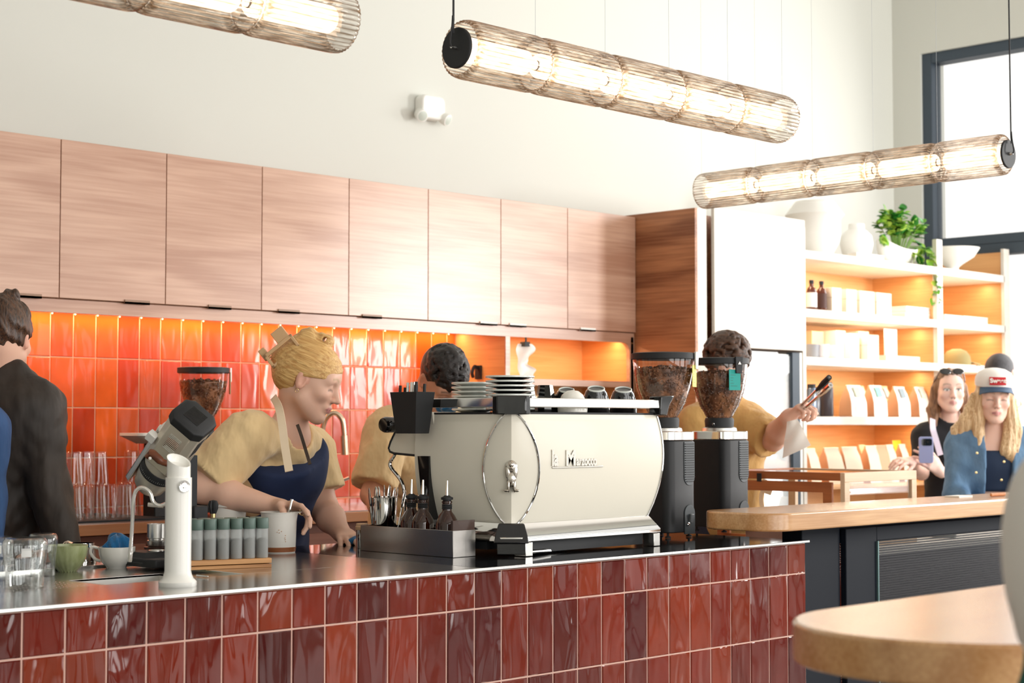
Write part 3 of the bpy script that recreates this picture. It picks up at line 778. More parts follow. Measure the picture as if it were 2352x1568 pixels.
# nose over the group heads
def yz(px, py): p = PX(px, py, X0-.02); return (p.y-Y0, p.z-CT)
poly = [yz(*p) for p in ((985, 946), (1000, 1049), (959, 1047), (897, 1041), (888, 1037), (885, 1029), (889, 1015), (904, 983), (915, 946))]
def pr2(poly, xa, xb):
    n = len(poly)
    g = G(); g.raw([(xa, y, z) for y, z in poly]+[(xb, y, z) for y, z in poly], [tuple(range(n)), tuple(range(n, 2*n))[::-1]]+[(i, n+i, n+(i+1) % n, (i+1) % n) for i in range(n)])
    return g
pr2(poly, -.006, MW+.006).build('group_housing', M_cream, em, bevel=.003)
cy = sum(p[0] for p in poly)/len(poly); cz_ = sum(p[1] for p in poly)/len(poly)
G().tube([(-.006, y, z) for y, z in poly[2:8]], .0035, 8).build('edge_gasket', M_blackm, em)
pr2([yz(959, 1047), yz(967, 1131), yz(972, 1205), yz(985, 1205), yz(985, 1047)], -.02, MW+.02).build('splash_panel', M_blackg, em)
G().box(0, MW, MD*.60, MD*.70+.002, zb-.02, .30).build('back_splash', M_steelp, em)
# group heads, portafilters, steam wands on the barista side
for gx in (.17, .47):
    G().at((gx, MD*.70+.09, .17)).lathe([(.036, 0), (.036, .05), (.030, .06), (.030, .11)], 24).build('group_head', M_chrome, em)
    G().at((gx, MD*.70+.09, .13)).lathe([(.030, 0), (.034, .01), (.034, .04)], 24).build('portafilter', M_chrome, em)
    G().tube([(gx, MD*.70+.12, .15), (gx, MD*.70+.24, .135)], [.011, .014], 12).build('portafilter_handle', M_blackm, em)
for gx in (-.005, MW+.005):
    G().tube(smooth_path([(gx, MD*.70+.10, .285), (gx-.0, MD*.70+.12, .25), (gx, MD*.70+.06, .19), (gx, MD*.70+.05, .09)], 6), .0055, 10).build('steam_wand', M_chrome, em)
G().at((-.045, yz(905, 975)[0], yz(905, 975)[1]), (0, pi/2, 0)).lathe([(0, -.02), (.02, -.02), (.024, -.012), (.024, .02), (.016, .03)], 20).build('steam_knob', M_blackg, em)
# chrome lower skirt
def ring(o, z): return [(-o+.045+o*.0, -o, z), (MW+o, -o, z), (MW+o, MD*.98, z), (-o, MD*.98, z), (-o, -o+.045, z)]
g = G(); g.loft([ring(-.018, zb+.002), ring(-.014, zb-.004), ring(.008, zb-.038), ring(.008, zb-.050)])
g.build('drip_tray_skirt', M_steelp, em, bevel=.0015)
def cring(o, z, w=.052):   # black corner caps
    return [(-o+w*.9, -o-.004, z), (-o-.004, -o+w*.9, z), (-o+w*.2, -o+w*1.0, z), (-o+w*1.0, -o+w*.2, z)]
G().loft([cring(.022, zb-.054, .078), cring(.012, zb-.03, .070), cring(-.002, zb+.002, .056)]).build('corner_cap', M_blackg, em, bevel=.004)
G().loft([cring(.010, zb-.086, .06), cring(.010, zb-.054, .06)]).build('corner_cap', M_blackg, em, bevel=.002)
for x, y in ((.045, -.012), (MW-.03, -.012), (.03, MD-.08), (MW-.03, MD-.08)):
    G().box(x, x+.030, y, y+.045, .001, zb-.052).build('foot', M_alu, em, bevel=.0015)
G().box(.09, MW-.045, .02, .10, zb-.085, zb-.053).build('under_frame', M_blackm, em)
G().box(.0, MW, .10, MD*.9, zb-.075, zb-.053).build('under_frame', M_blackm, em)
G().tube([(.06, -.0, .012), (.20, .03, .008), (.34, .05, .012), (.42, .05, .02)], .007, 10).build('drain_hose', M_steelp, em)
# cup rail
zr0, zr1 = .425, .452
G().box(.045, MW+.006, -.022, -.014, zr0, zr1).build('cup_rail', M_steelp, em, bevel=.002)
G().box(-.022, -.014, .045, MD*.74, zr0, zr1).build('cup_rail', M_steelp, em, bevel=.002)
G().box(MW+.012, MW+.02, -.01, MD*.74, zr0, zr1).build('cup_rail', M_steelp, em, bevel=.002)
def bracket(x, y, z0=.404, z1=.462, w=.05, name='rail_bracket'):
    g = G(); r0 = [(x-.004, y+w, z0), (x-.004, y, z0), (x+w-.004, y, z0)]; 
    return g
g = G(); g.loft([[(.050, -.028, z), (.028, -.030, z), (-.030, .028, z), (-.028, .050, z), (.0, .045, z), (.045, .0, z)] for z in (.404, .42, .458)])
g.mt(0); g.build('rail_bracket', M_blackg, em, bevel=.003)
G().frame((-.004, -.004, .404), (0, 0, 1), (1, -1, 0)).loft([[(-.02+i*0, -.003, 0), (.02, -.003, 0), (.020, .004, 0), (-.02, .004, 0)], [(-.016, -.004, .025), (.016, -.004, .025), (.016, .004, .025), (-.016, .004, .025)], [(-.003, -.004, .044), (.003, -.004, .044), (.003, .004, .044), (-.003, .004, .044)]]).build('bracket_arch', M_blackg, em)
g = G(); g.loft([[(MW-.015, -.026, .404), (MW+.022, -.026, .404), (MW+.022, .02, .404), (MW-.015, .02, .404)], [(MW-.012, -.026, .43), (MW+.028, -.030, .435), (MW+.028, .02, .435), (MW-.012, .02, .43)], [(MW-.012, -.030, .462), (MW+.048, -.034, .466), (MW+.048, .02, .466), (MW-.012, .02, .462)]])
g.build('rail_bracket', M_blackg, em, bevel=.003)
G().box(.0, MW, .0, MD*.72, zt_+.0005, zt_+.006).build('cup_tray', M_blackm, em)
# lettering and lion badge
M_let = mat('letter_chrome', (.62, .58, .52), .18, metal=1)
lp = PY(1262, 1050, Y0-B)
lq = PY(1382, 1047, Y0-B)
wX = lq.x-lp.x
tz = lp.z-CT-.008
t1 = text('lettering', 'la', .046, (lp.x-X0+.002, -B-.001, tz+.004), (1, 0, 0), (0, 0, 1), M_let, em, ext=.007, align='LEFT', bold=True); t1.scale = (.92, 1.35, 1)
t2 = text('lettering', 'M', .050, (lp.x-X0+wX*.27, -B-.001, tz+.003), (1, 0, 0), (0, 0, 1), M_let, em, ext=.007, align='LEFT', bold=True); t2.scale = (1.15, 1.2, 1)
t3 = text('lettering', 'arzocco', .036, (lp.x-X0+wX*.47, -B-.001, tz-.005), (1, 0, 0), (0, 0, 1), M_let, em, ext=.007, align='LEFT', bold=True); t3.scale = (.78, 1.05, 1)
G().box(lp.x-X0+.006, lp.x-X0+wX, -B-.007, -B+.004, tz-.024, tz-.019).build('letter_base', M_let, em, bevel=.001)
# lion relief, seated, on the corner panel
ea = Vector((-1, -1, 0)).normalized(); ex = Vector((1, -1, 0)).normalized()
ec = Vector((-B+.0+d0+B, -B+d0+B, 0)); ec = Vector((.0215, .0215, 0))
zl = PX(1175, 1090, X0).z-CT-.008
def blob(g, cx, cz, rx, rz, ry=.006, rot=0):
    M = Matrix((ex, ea, Vector((0, 0, 1)))).transposed().to_4x4(); M = Matrix.Translation(ec+ea*.001+ex*cx+Vector((0, 0, zl+cz))) @ M @ Matrix.Rotation(rot, 4, 'Y')
    g.M = M; n = 8
    prof = [(sin(pi*i/n), -cos(pi*i/n)) for i in range(n+1)]; g.M = M @ Matrix.Diagonal((rx, ry, rz, 1)); g.lathe(prof, 12, cap=False)
g = G()
for a in ((0, .030, .017, .019, .007), (-.010, .016, .008, .022, .006), (.010, .016, .008, .022, .006), (0, .036, .009, .010, .012), (0, .026, .006, .005, .014), (0, -.004, .014, .020, .008), (-.008, -.024, .005, .020, .009), (.009, -.024, .005, .020, .009),
          (-.014, -.038, .008, .005, .009), (.015, -.038, .008, .005, .009), (.004, -.016, .008, .014, .007)): blob(g, *a)
g.build('lion_badge', M_let, em)
# ================================================================= things on the machine
ZM = CT+zt_+.007
M_saucer = mat('saucer_white', srgb(224, 228, 222), .12, coat=.5)
def plate(name, r, label, grp, black):
    g = G(); g.lathe([(r*.55, .0), (r*.6, .0015), (r*.90, .006), (r*.99, .0075)], 40, cap=True)
    o = g.build(name, M_blackg if black else M_saucer)
    G().lathe([(r*.985, .0072), (r*1.004, .0085), (r*1.004, .0120), (r*.985, .0130), (r*.9, .0108), (r*.6, .0055), (0, .005)], 40, cap=False).build('rim', M_saucer, o)
    return tag(o, label, 'plate', grp)
def stack(px, n, r, d, dz, black, lab, grp):
    p = D(px, 925, d); nm = ['lowest', 'second from the bottom', 'third from the bottom', 'fourth from the bottom', 'fifth from the bottom', 'sixth from the bottom', 'seventh from the bottom', 'topmost']
    first = None
    for k in range(n):
        l = lab % (nm[k] if k < n-1 else 'topmost')
        if first is None: first = plate('saucer', r, l, grp, black); first.location = (p.x, p.y, ZM+k*dz)
        else: dup(first, (p.x+random.uniform(-.001, .001), p.y, ZM+k*dz), label=l)
stack(1172, 8, .073, 4.96, .0135, True, 'white rimmed saucer in the taller stack, %s', 'saucers in the tall stack')
stack(1088, 7, .068, 5.15, .0133, False, 'pale saucer in the shorter stack, %s', 'saucers in the short stack')
# inverted cups
def cup(label, px, d, r=.038, h=.058, black=True, tilt=(0, 0, 0), hd=0):
    p = D(px, 925, d)
    h *= 1.28; r *= 1.06
    o = thing('coffee_cup', label, 'cup', (p.x, p.y, ZM), tilt, 'cups turned over on the machine')
    G().lathe([(r, 0), (r*1.01, .004), (r*.98, h*.45), (r*.72, h*.86), (r*.60, h*.95), (r*.58, h)], 32, cap=False).build('bowl', M_blackg if black else M_white, o)
    G().lathe([(r*.99, .001), (r*.99, .0035), (r*.93, .004), (r*.9, h*.4), (r*.6, h*.8), (0, h*.85)], 32, cap=False).build('lining', M_white, o)
    G().lathe([(r*.60, h*.96), (r*.60, h), (r*.54, h+.001), (r*.52, h*.96)], 32, cap=False).build('foot_ring', M_saucer, o)
    G().lathe([(0, h*.94), (r*.53, h*.955)], 24, cap=False).build('base', M_blackg if black else M_white, o)
    hp = smooth_path([(r*.9*cos(hd), r*.9*sin(hd), h*.2), ((r+.022)*cos(hd), (r+.022)*sin(hd), h*.25), ((r+.024)*cos(hd), (r+.024)*sin(hd), h*.62), (r*.75*cos(hd), r*.75*sin(hd), h*.75)], 5)
    G().tube(hp, .0045, 8).build('handle', M_blackg if black else M_white, o)
    return o
tl = radians(15)
cup('black cup turned over, half hidden behind the white ribbed bowl', 1300, 5.10, tilt=(tl, -tl, .0), hd=2.4)
cup('black cup turned over, right of the white ribbed bowl', 1368, 5.15, r=.042, h=.062, tilt=(tl, -tl, 0), hd=.3)
cup('black cup turned over, at the right end of the cup rail', 1430, 5.28, r=.043, h=.062, tilt=(tl, -tl, 0), hd=.3)
o = thing('ribbed_bowl', 'white ribbed bowl turned over between the black cups', 'bowl', tuple(D(1315, 925, 5.02).xy)+(ZM,)); o.scale = (1.12, 1.12, 1.55)
G().lathe([(.039, 0), (.040, .006), (.037, .02), (.028, .034), (.016, .041), (0, .043)], 96, rib=lambda i, z: .012*(i % 2), cap=False).build('bowl_shell', M_white, o)
G().lathe([(.038, .002), (.034, .02), (.0, .036)], 32, cap=False).build('lining', M_white, o)
# faceted black tumbler, and the two black cups behind the saucers
def tumbler(label, px, d, r, h):
    p = D(px, 925, d); o = thing('faceted_tumbler', label, 'tumbler', (p.x, p.y, ZM), .3, 'faceted black tumblers on the machine')
    G().lathe([(r, 0), (r*1.05, h*.35), (r*.72, h)], 9).build('shell', M_blackg, o, ang=10)
    G().lathe([(r*.98, .0002), (r*.98, .002), (r*.9, .003)], 9, cap=False).build('rim', M_saucer, o, ang=10)
    return o
tumbler('black faceted tumbler turned over beside the tall saucer stack', 1253, 5.06, .031, .082)
tumbler('black tumbler top showing behind the tall saucer stack', 1210, 5.22, .030, .088)
tumbler('black tumbler top showing behind the short saucer stack', 1104, 5.30, .030, .088)
# ------------------------------------------------ soft cloths
def cloth(name, label, loc, sz, m, seed=1, n=26, rot=0, cat='cloth'):
    rnd = random.Random(seed); ph = [rnd.uniform(0, 6.28) for _ in range(8)]
    g = G(); g.at(loc, (0, 0, rot))
    rings = []
    for i in range(n+1):
        t = i/n; rr = sin(pi*t)**.6; z = (.5-.5*cos(pi*t))
        ring_ = []
        for j in range(n*2):
            a = 2*pi*j/(n*2)
            q = 1+.16*sin(3*a+ph[0]+3*t)+.12*sin(5*a+ph[1]-4*t)+.06*sin(11*a+ph[2]+9*t)
            zz = z*(1+.25*sin(2*a+ph[3])+.18*sin(4*a+ph[4]))+.06*sin(9*a+ph[5])*rr*z
            ring_.append((sz[0]*rr*q*cos(a), sz[1]*rr*q*sin(a), sz[2]*max(zz, 0)))
        rings.append(ring_)
    g.loft(rings, cap=False)
    return tag(g.build(name, m, ang=80), label, cat)
M_blue = mat('blue_microfibre', srgb(22, 98, 150), .95, sheen=.4, bump=((420, 420, 420), .8, .002))
p = D(1026, 925, 5.28); cloth('microfibre_cloth', 'blue cloth heaped on the espresso machine left of the saucers', (p.x, p.y, ZM), (.032, .036, .035), M_blue, 3)
# hanging black caddy of stirrers
p0 = PX(912, 950, X0-.055)
cad = thing('black_caddy', 'tapered black caddy of pens hung on the end of the espresso machine', 'caddy', (X0-.075, p0.y-.01, PX(930, 995, X0-.05).z))
h = .122
g = G(); wq = .0
out = [(0, [( -.020, -.115), (.035, -.115), (.035, -.030), (-.020, -.030)]), (h, [(-.034, -.135), (.040, -.135), (.040, -.018), (-.034, -.018)])]
r0 = [(x, y, 0) for x, y in out[0][1]]; r1 = [(x, y, h) for x, y in out[1][1]]
inn = [(x*.93, (y+.075)*.93-.075, h) for x, y in out[1][1]]; inb = [(x*.9, (y+.075)*.9-.075, .006) for x, y in out[0][1]]
g.loft([r0, r1, inn, inb]); g.build('cup', M_blackm, cad, bevel=.004)
for i, (dx, dy, hh, m) in enumerate(((-.01, -.03, .02, M_blackm), (.0, -.04, .014, M_blackm), (.012, -.055, .030, M_steelp), (-.012, -.065, .028, M_steelp), (.004, -.075, .03, M_alu), (.0, -.09, .022, M_blackm), (-.01, -.10, .03, M_blackm), (.014, -.11, .024, M_blackm))):
    lab = ['black pen at the far end', 'short black pen near the far end', 'steel stirrer left of the middle', 'steel stirrer in the middle', 'dull metal stirrer in the middle', 'short black pen near the close end', 'tall black pen near the close end', 'black pen at the close end'][i]
    o = G().at((0, 0, 0)).tube([(0, 0, -.10), (.004, -.004, hh)], .0045, 8).build('pen', m); o.location = (X0-.075+dx, p0.y-.01+dy, cad.location.z+h-.0)
    tag(o, lab+' of the black caddy on the espresso machine', 'pen', 'pens and stirrers in the black caddy')
# ================================================================= hopper grinders
M_beans = mat('coffee_beans', srgb(156, 108, 76), .38, noise=(srgb(88, 56, 38), (24, 24, 24), 2, .38, .62))
def bean_cloud(g, prof, h, seed, n=1400, rb=.0064):
    """beans lying against the inside of a hopper (profile = list of r,z)"""
    rnd = random.Random(seed)
    def rad(z):
        for (a, za), (b, zb2) in zip(prof, prof[1:]):
            if za <= z <= zb2: return a+(b-a)*(z-za)/(zb2-za)
        return prof[-1][0]
    zlo = prof[0][1]
    for _ in range(n):
        top = rnd.random() < .25
        a = rnd.uniform(0, 2*pi)
        if top:
            r = rad(h)*sqrt(rnd.random())*.95; z = h+.012*(1-r/rad(h))+rnd.uniform(-.003, .004)
        else:
            z = zlo+(h-zlo)*rnd.random()**.75; r = rad(z)-.0045
        ax = Matrix.Rotation(rnd.uniform(0, 6.28), 4, Vector((rnd.uniform(-1, 1), rnd.uniform(-1, 1), rnd.uniform(-1, 1))).normalized())
        g.M = Matrix.Translation((r*cos(a), r*sin(a), z)) @ ax @ Matrix.Diagonal((rb, rb*.72, rb*.55, 1))
        g.raw([(1, 0, 0), (-1, 0, 0), (0, 1, 0), (0, -1, 0), (0, 0, 1), (0, 0, -1), (.6, .6, .45), (-.6, .6, .45), (.6, -.6, .45), (-.6, -.6, .45), (.6, .6, -.45), (-.6, .6, -.45), (.6, -.6, -.45), (-.6, -.6, -.45)],
              [(4, 6, 7), (4, 7, 9), (4, 9, 8), (4, 8, 6), (5, 11, 10), (5, 13, 11), (5, 12, 13), (5, 10, 12), (0, 6, 8), (0, 8, 12), (0, 12, 10), (0, 10, 6), (1, 9, 7), (1, 7, 11), (1, 11, 13), (1, 13, 9), (2, 7, 6), (2, 6, 10), (2, 10, 11), (2, 11, 7), (3, 8, 9), (3, 9, 13), (3, 13, 12), (3, 12, 8)])
M_hop = glass('smoky_hopper', (.93, .92, .92), 0, 1.5)
def hopper(parent, z, sc, fill, seed, dens=1.):
    prof = [(.043, .0), (.052, .018), (.072, .052), (.091, .105), (.101, .160), (.1045, .202)]
    prof = [(r*sc, zz*sc) for r, zz in prof]
    o = G().at((0, 0, z)).lathe(prof, 48, cap=False).build('hopper', M_hop, parent)
    G().at((0, 0, z)).lathe([(prof[-1][0]+.001, prof[-1][1]-.002), (prof[-1][0]+.005, prof[-1][1]), (prof[-1][0]+.005, prof[-1][1]+.019), (prof[-1][0]-.003, prof[-1][1]+.021), (0, prof[-1][1]+.021)], 48).build('hopper_lid', M_blackm, parent)
    g = G(); bean_cloud(g, prof, fill*prof[-1][1], seed, int(1150*dens))
    g.M = Matrix.Identity(4)
    core = [(r*.93, zz) for r, zz in prof if zz < fill*prof[-1][1]-.004]; core += [(core[-1][0], fill*prof[-1][1]), (0, fill*prof[-1][1]+.008)]
    g.lathe([(0, .001)]+core, 32, cap=False)
    b = g.build('beans', M_beans, parent, loc=(0, 0, z)); b['kind'] = 'stuff'
    return prof
gr = []
for k, (px, py, lab) in enumerate(((1553, 1234, 'black coffee grinder with yellow tag, next to the espresso machine'), (1680, 1221, 'black coffee grinder with teal tag, behind the oak bar end'))):
    p = PZ(px, py, CT)
    t = thing('coffee_grinder', lab, 'coffee grinder', (p.x, p.y+.05, CT), group='hopper grinders on the stone worktop'); gr.append(t)
    sec = rrect(.150, .165, .032, 8)
    g = G(); g.prism(sec, .018, .322); g.build('body', mat('grinder_black', (.011, .012, .014), .42, spec=.35), t, bevel=.003)
    g = G(); g.prism([(x*1.01, y*1.01) for x, y in sec], .323, .352); g.build('collar', M_steelp, t, bevel=.002)
    g = G(); g.at((0, 0, .353)).lathe([(.062, 0), (.060, .010), (.052, .014)], 36).build('collar_plate', M_alu, t)
    g = G(); g.at((0, 0, .365)).lathe([(.050, 0), (.052, .024), (.049, .034)], 36).build('throat', M_blackm, t)
    G().at((0, 0, .37)).tube([(-.05, -.02, .003), (-.085, -.04, .003), (-.09, -.042, .010)], .0035, 8).build('shutter_lever', M_chrome, t)
    # vent window and switch plate on the face towards the shop
    vx = .030
    vp = [(vx-.027, .318), (vx+.027, .318), (vx+.027, .200)]+[(vx+.027*cos(a), .200-.027*sin(a)) for a in [pi*i/8 for i in range(1, 8)]]+[(vx-.027, .200)]
    g = G(); g.M = Matrix(((1, 0, 0, 0), (0, 0, -1, -.0805), (0, 1, 0, 0), (0, 0, 0, 1))); g.prism(vp, 0, .004); vent = g.build('vent_window', mat('slate_plastic', srgb(62, 68, 72), .4), t, bevel=.0008)
    g = G()
    for i in range(14): g.box(vx-.024, vx+.024, -.0878, -.0838, .208+i*.0078, .2108+i*.0078)
    for i in range(3): w_ = .025*sqrt(max(0, 1-((i*.0078+.004)/.027)**2)); g.box(vx-w_, vx+w_, -.0878, -.0838, .200-i*.0078, .2028-i*.0078)
    g.build('slats', M_blackm, vent)
    sp = [(vx-.027, .012), (vx+.027, .012), (vx+.027, .082)]+[(vx+.027*cos(a), .082+.027*sin(a)) for a in [pi*i/8 for i in range(1, 8)]]+[(vx-.027, .082)]
    g = G(); g.M = Matrix(((1, 0, 0, 0), (0, 0, -1, -.0805), (0, 1, 0, 0), (0, 0, 0, 1))); g.prism(sp, 0, .005); plt = g.build('switch_plate', mat('slate_plastic', (.1, .1, .1)), t, bevel=.001)
    G().at((vx+.004, -.0885, .064), (radians(12), 0, 0)).box(-.008, .008, -.004, .004, -.015, .015).build('rocker_switch', mat('grey_switch', srgb(120, 124, 128), .3), plt, bevel=.002)
    G().at((vx-.012, -.086, .045), (pi/2, 0, 0)).lathe([(.006, 0), (.006, .004), (.003, .005)], 14).build('screw', M_chrome, plt)
    for x in (-.055, .055):
        for y in (-.06, .06): G().at((x, y, .0)).lathe([(.010, .001), (.010, .006), (.004, .008), (.004, .02)], 12).build('foot', M_blackm, t)
    hz = .393
    prof = hopper(t, hz, 1.0 if k == 0 else .97, .82, 20+k)
    # tag with clip
    s = 1 if k == 0 else .97
    hr, hzz = prof[-1][0]+.006, hz+prof[-1][1]
    a = radians(-66) if k == 0 else radians(-104)
    ux, uy = cos(a), sin(a); tx, ty = -uy, ux
    G().frame((ux*(hr+.003), uy*(hr+.003), hzz-.003), (ux, uy, 0), (tx, ty, 0)).loft([[(-.013, -.032, -.004), (.013, -.032, -.004), (.013, -.032, .002), (-.013, -.032, .002)], [(-.017, .026, -.004), (.017, .026, -.004), (.017, .026, .004), (-.017, .026, .004)]]).build('tag_clip', M_alu if k == 0 else M_blackm, t, bevel=.0015)
    tm = mat('yellow_card', srgb(236, 226, 120), .6) if k == 0 else mat('teal_card', srgb(10, 148, 140), .6)
    off = -.012 if k == 0 else -.016
    cardo = G().frame((ux*(hr-.001), uy*(hr-.001), hzz-.058), (ux, uy, 0), (tx, ty, 0)).box(-.024+off, .026+off, -.036, .036, -.002, .0).build('origin_card', tm, t)
    lm = mat('card_ink', srgb(60, 90, 84), .7)
    for i in range(5): G().frame((ux*(hr-.001), uy*(hr-.001), hzz-.058), (ux, uy, 0), (tx, ty, 0)).box(-.018+off, -.018+off+[.022, .012, .010, .014, .03][i], .016-i*.0095, .0172-i*.0095, .0, .0004).build('printed_line', lm, cardo)
    if k == 1: G().frame((ux*(hr+.007), uy*(hr+.007), hzz+.0), (ux, uy, 0), (tx, ty, 0)).raw([(-.007, -.004, .001), (.007, -.004, .001), (0, .006, .001), (-.007, -.004, .0), (.007, -.004, .0), (0, .006, .0)], [(0, 1, 2), (3, 5, 4), (0, 3, 4, 1), (1, 4, 5, 2), (2, 5, 3, 0)]).build('triangle_mark', M_white, t)
# rear grinder by the orange tiles
p = D(468, 1000, 6.6)
t = thing('coffee_grinder', 'black coffee grinder with a cream tag, standing in front of the orange tiles', 'coffee grinder', (p.x, 5.5, 1.069))
g = G(); g.prism(rrect(.16, .18, .06, 6), .01, .255); g.build('body', mat('grinder_black', (0, 0, 0)), t, bevel=.003)
g = G(); g.prism(rrect(.163, .183, .06, 6), .256, .278); g.build('collar', M_steelp, t)
G().at((0, 0, .278)).lathe([(.05, 0), (.052, .02), (.044, .03)], 30).build('throat', M_blackm, t)
hz2 = PY(468, 850, 5.5).z-1.069-.202*.93-.01
prof = hopper(t, hz2, .93, .80, 31, .6)
G().at((0, 0, .3)).lathe([(.045, 0), (.041, hz2-.3)], 30).build('neck', M_blackm, t)
a = radians(-30); ux, uy = cos(a), sin(a); hr = prof[-1][0]+.006; hzz = hz2+prof[-1][1]
G().frame((ux*hr, uy*hr, hzz-.034), (ux, uy, 0), (-uy, ux, 0)).box(-.024, .022, -.05, .036, .0, .002).build('origin_card', mat('cream_card', srgb(236, 212, 160), .6), t)
G().frame((ux*(hr+.003), uy*(hr+.003), hzz), (ux, uy, 0), (-uy, ux, 0)).box(.004, .020, -.035, .02, .0, .005).build('tag_clip', M_alu, t)
# ================================================================= white tap tower with steam wand
p = PZ(408, 1346, CT)
t = thing('steam_tower', 'white cylindrical steam tower with chrome badge and bent wand at the front of the worktop', 'steam tower', (p.x, p.y, CT))
M_tw = mat('tower_white', srgb(240, 239, 233), .28, coat=.3)
rt_ = .0305
cut = []
n = 48
G().lathe([(.0430, 0), (.0438, .002), (.0438, .011), (.041, .014), (.036, .019), (.0325, .027), (rt_, .036), (rt_, .252)], n, cap=True).build('tower_body', M_tw, t)
fx_, fy_ = -ca, -sa    # towards viewer
def topring(r, z0, sl, n=48): return [(r*cos(2*pi*i/n), r*sin(2*pi*i/n), z0+sl*(r*cos(2*pi*i/n)*(FW.x-RT.x)+r*sin(2*pi*i/n)*(FW.y-RT.y))) for i in range(n)]
G().loft([topring(rt_-.0032, .250, 0), topring(rt_-.0032, .292, .40), topring(rt_-.0062, .290, .40), topring(rt_-.0062, .275, .40), topring(.002, .272, 0)]).build('tower_cap', M_tw, t, ang=40)
bx = Vector((-cos(AL+.35), -sin(AL+.35), 0)); bx = (Vector((-FW.x, -FW.y, 0)).normalized()*.80+RT*.55).normalized()
G().frame((bx.x*(rt_-.004), bx.y*(rt_-.004), .232), bx).lathe([(.0145, 0), (.0148, .006), (.0135, .0085), (.011, .0075), (.0, .0095)], 32).build('badge', M_chrome, t)
g = G().frame((bx.x*(rt_+.004), bx.y*(rt_+.004), .232), bx, (bx.y*-1, bx.x, 0)).box(-.009, .009, -.0006, .0006, 0, .0014).box(-.0006, .0006, -.006, .006, 0, .0014)
g.tube([(.005*cos(a), .006*sin(a), .001) for a in [2*pi*i/16 for i in range(17)]], .0006, 5); g.build('badge_monogram', M_steelp, t)
def tp(px, py, d=None): v = D(px, py, d or (Vector((p.x, p.y, 0)).length*1.0)); return v-Vector((p.x, p.y, CT))
dd = D(408, 1200, 1).xy.length; d_t = Vector((p.x, p.y)).dot(Vector((ca, sa)))/ct
wp_ = [tp(x, y, d_t+.0) for x, y in ((382, 1156), (366, 1161), (352, 1152), (345, 1132), (334, 1122), (322, 1120), (312, 1128), (307, 1146), (305, 1180), (302, 1230), (299, 1270))]
wand = G().tube(smooth_path(wp_, 5), .0044, 12).build('steam_wand', M_steelp, t)
a_, b_ = tp(299.5, 1262, d_t), tp(298, 1290, d_t)
G().tube([a_, a_+(b_-a_)*.08, a_+(b_-a_)*.1, b_-(b_-a_)*.1, b_], [.0045, .0045, .0056, .0056, .004], 12).build('wand_tip', M_steelp, wand)
tag(G().frame(PZ(470, 1327, CT)+Vector((0, 0, .003)), (ca, sa, 0), (0, 0, 1)).raw([], []).at().tube([PZ(452, 1325, CT)+Vector((0, 0, .004)), PZ(478, 1327, CT)+Vector((0, 0, .004))], [.003, .0012], 8).build('steel_pick', M_steelp), 'thin steel pick lying on the worktop beside the white tower', 'pick')
# ================================================================= tilted conical grinder
q = PZ(440, 1300, CT+.0)
gp = D(410, 1290, 4.55); base = Vector((2.60, 3.80, CT))
d_g = Vector((base.x, base.y)).dot(Vector((ca, sa)))
def gpt(px, py, dd=0): v = D(px, py, d_g+dd); return v-base
t = thing('tilted_grinder', 'silver single-dose grinder with slanted body and black vented cap', 'coffee grinder', base)
A_, B_ = gpt(356, 1092, .03), gpt(436, 975, -.085)
ax = (B_-A_); L = ax.length; ax.normalize()
side = Vector((-FW.x, -FW.y, 0)).normalized()      # towards viewer
xx = ax.cross(side).normalized()                   # to the right of the axis
def sect(w, h_, c, z, k=3): return [(x, y, z) for x, y in [( w-c, -h_), (w, -h_+c), (w, h_-c), (w-c, h_), (-w+c, h_), (-w, h_-c), (-w, -h_+c), (-w+c, -h_)]]
def fr(g, o): z = ax; x = xx; y = z.cross(x); g.M = Matrix.Translation(o) @ Matrix((x, y, z)).transposed().to_4x4(); return g
M_gs = mat('champagne_aluminium', srgb(214, 206, 190), .38, metal=.55)
g = fr(G(), A_); s1 = .051
g.loft([sect(s1, s1, .018, L*.32), sect(s1, s1, .018, L*1.02)]); g.build('motor_housing', M_gs, t, bevel=.002)
g = fr(G(), A_); g.loft([sect(s1*1.04, s1*1.04, .018, L*1.02), sect(s1*1.06, s1*1.06, .02, L*1.05), sect(s1*1.06, s1*1.06, .02, L*1.13), sect(s1*.9, s1*.9, .018, L*1.16)]); cap = g.build('vented_cap', M_blackm, t, bevel=.002)
g = fr(G(), A_)
for i in range(16): g.box(-.024, .024, -.026+i*.0034, -.0245+i*.0034, L*1.16, L*1.166)
g.build('vent_fins', M_blackg, cap)
g = fr(G(), A_)
for i in range(11): g.box(-.018+.0, .018, -s1-.0012, -s1+.001, L*.66+i*.0052, L*.66+.0022+i*.0052)
# the slotted face is the one turned down-right
g.M = g.M @ Matrix.Identity(4)
g.build('side_slots', M_chrome, t)
g = fr(G(), A_); 
for i in range(11): g.box(s1-.001, s1+.0012, -.018, .018, L*.66+i*.0052, L*.66+.0022+i*.0052)
g.build('side_slots', M_blackm, t)
g = fr(G(), A_); g.at; g.lathe([(.034, -L*.22), (.044, -L*.16), (.050, L*.02), (.051, L*.16)], 36).build('burr_chamber', M_gs, t)
g = fr(G(), A_); g.lathe([(.0525, L*.08), (.0535, L*.085), (.0535, L*.20), (.052, L*.21)], 48).build('adjustment_ring', M_blackm, t)
g = fr(G(), A_)
for i in range(60):
    a = 2*pi*i/60; g2 = g.M; g.M = g2 @ Matrix.Rotation(a, 4, 'Z'); g.box(.0535, .0539, -.0002, .0002, L*.115, L*(.15 if i % 5 == 0 else .135)); g.M = g2
g.build('scale_marks', M_white, t)
g = fr(G(), A_); g.lathe([(.050, L*.21), (.051, L*.33)], 36).build('upper_chamber', M_gs, t)
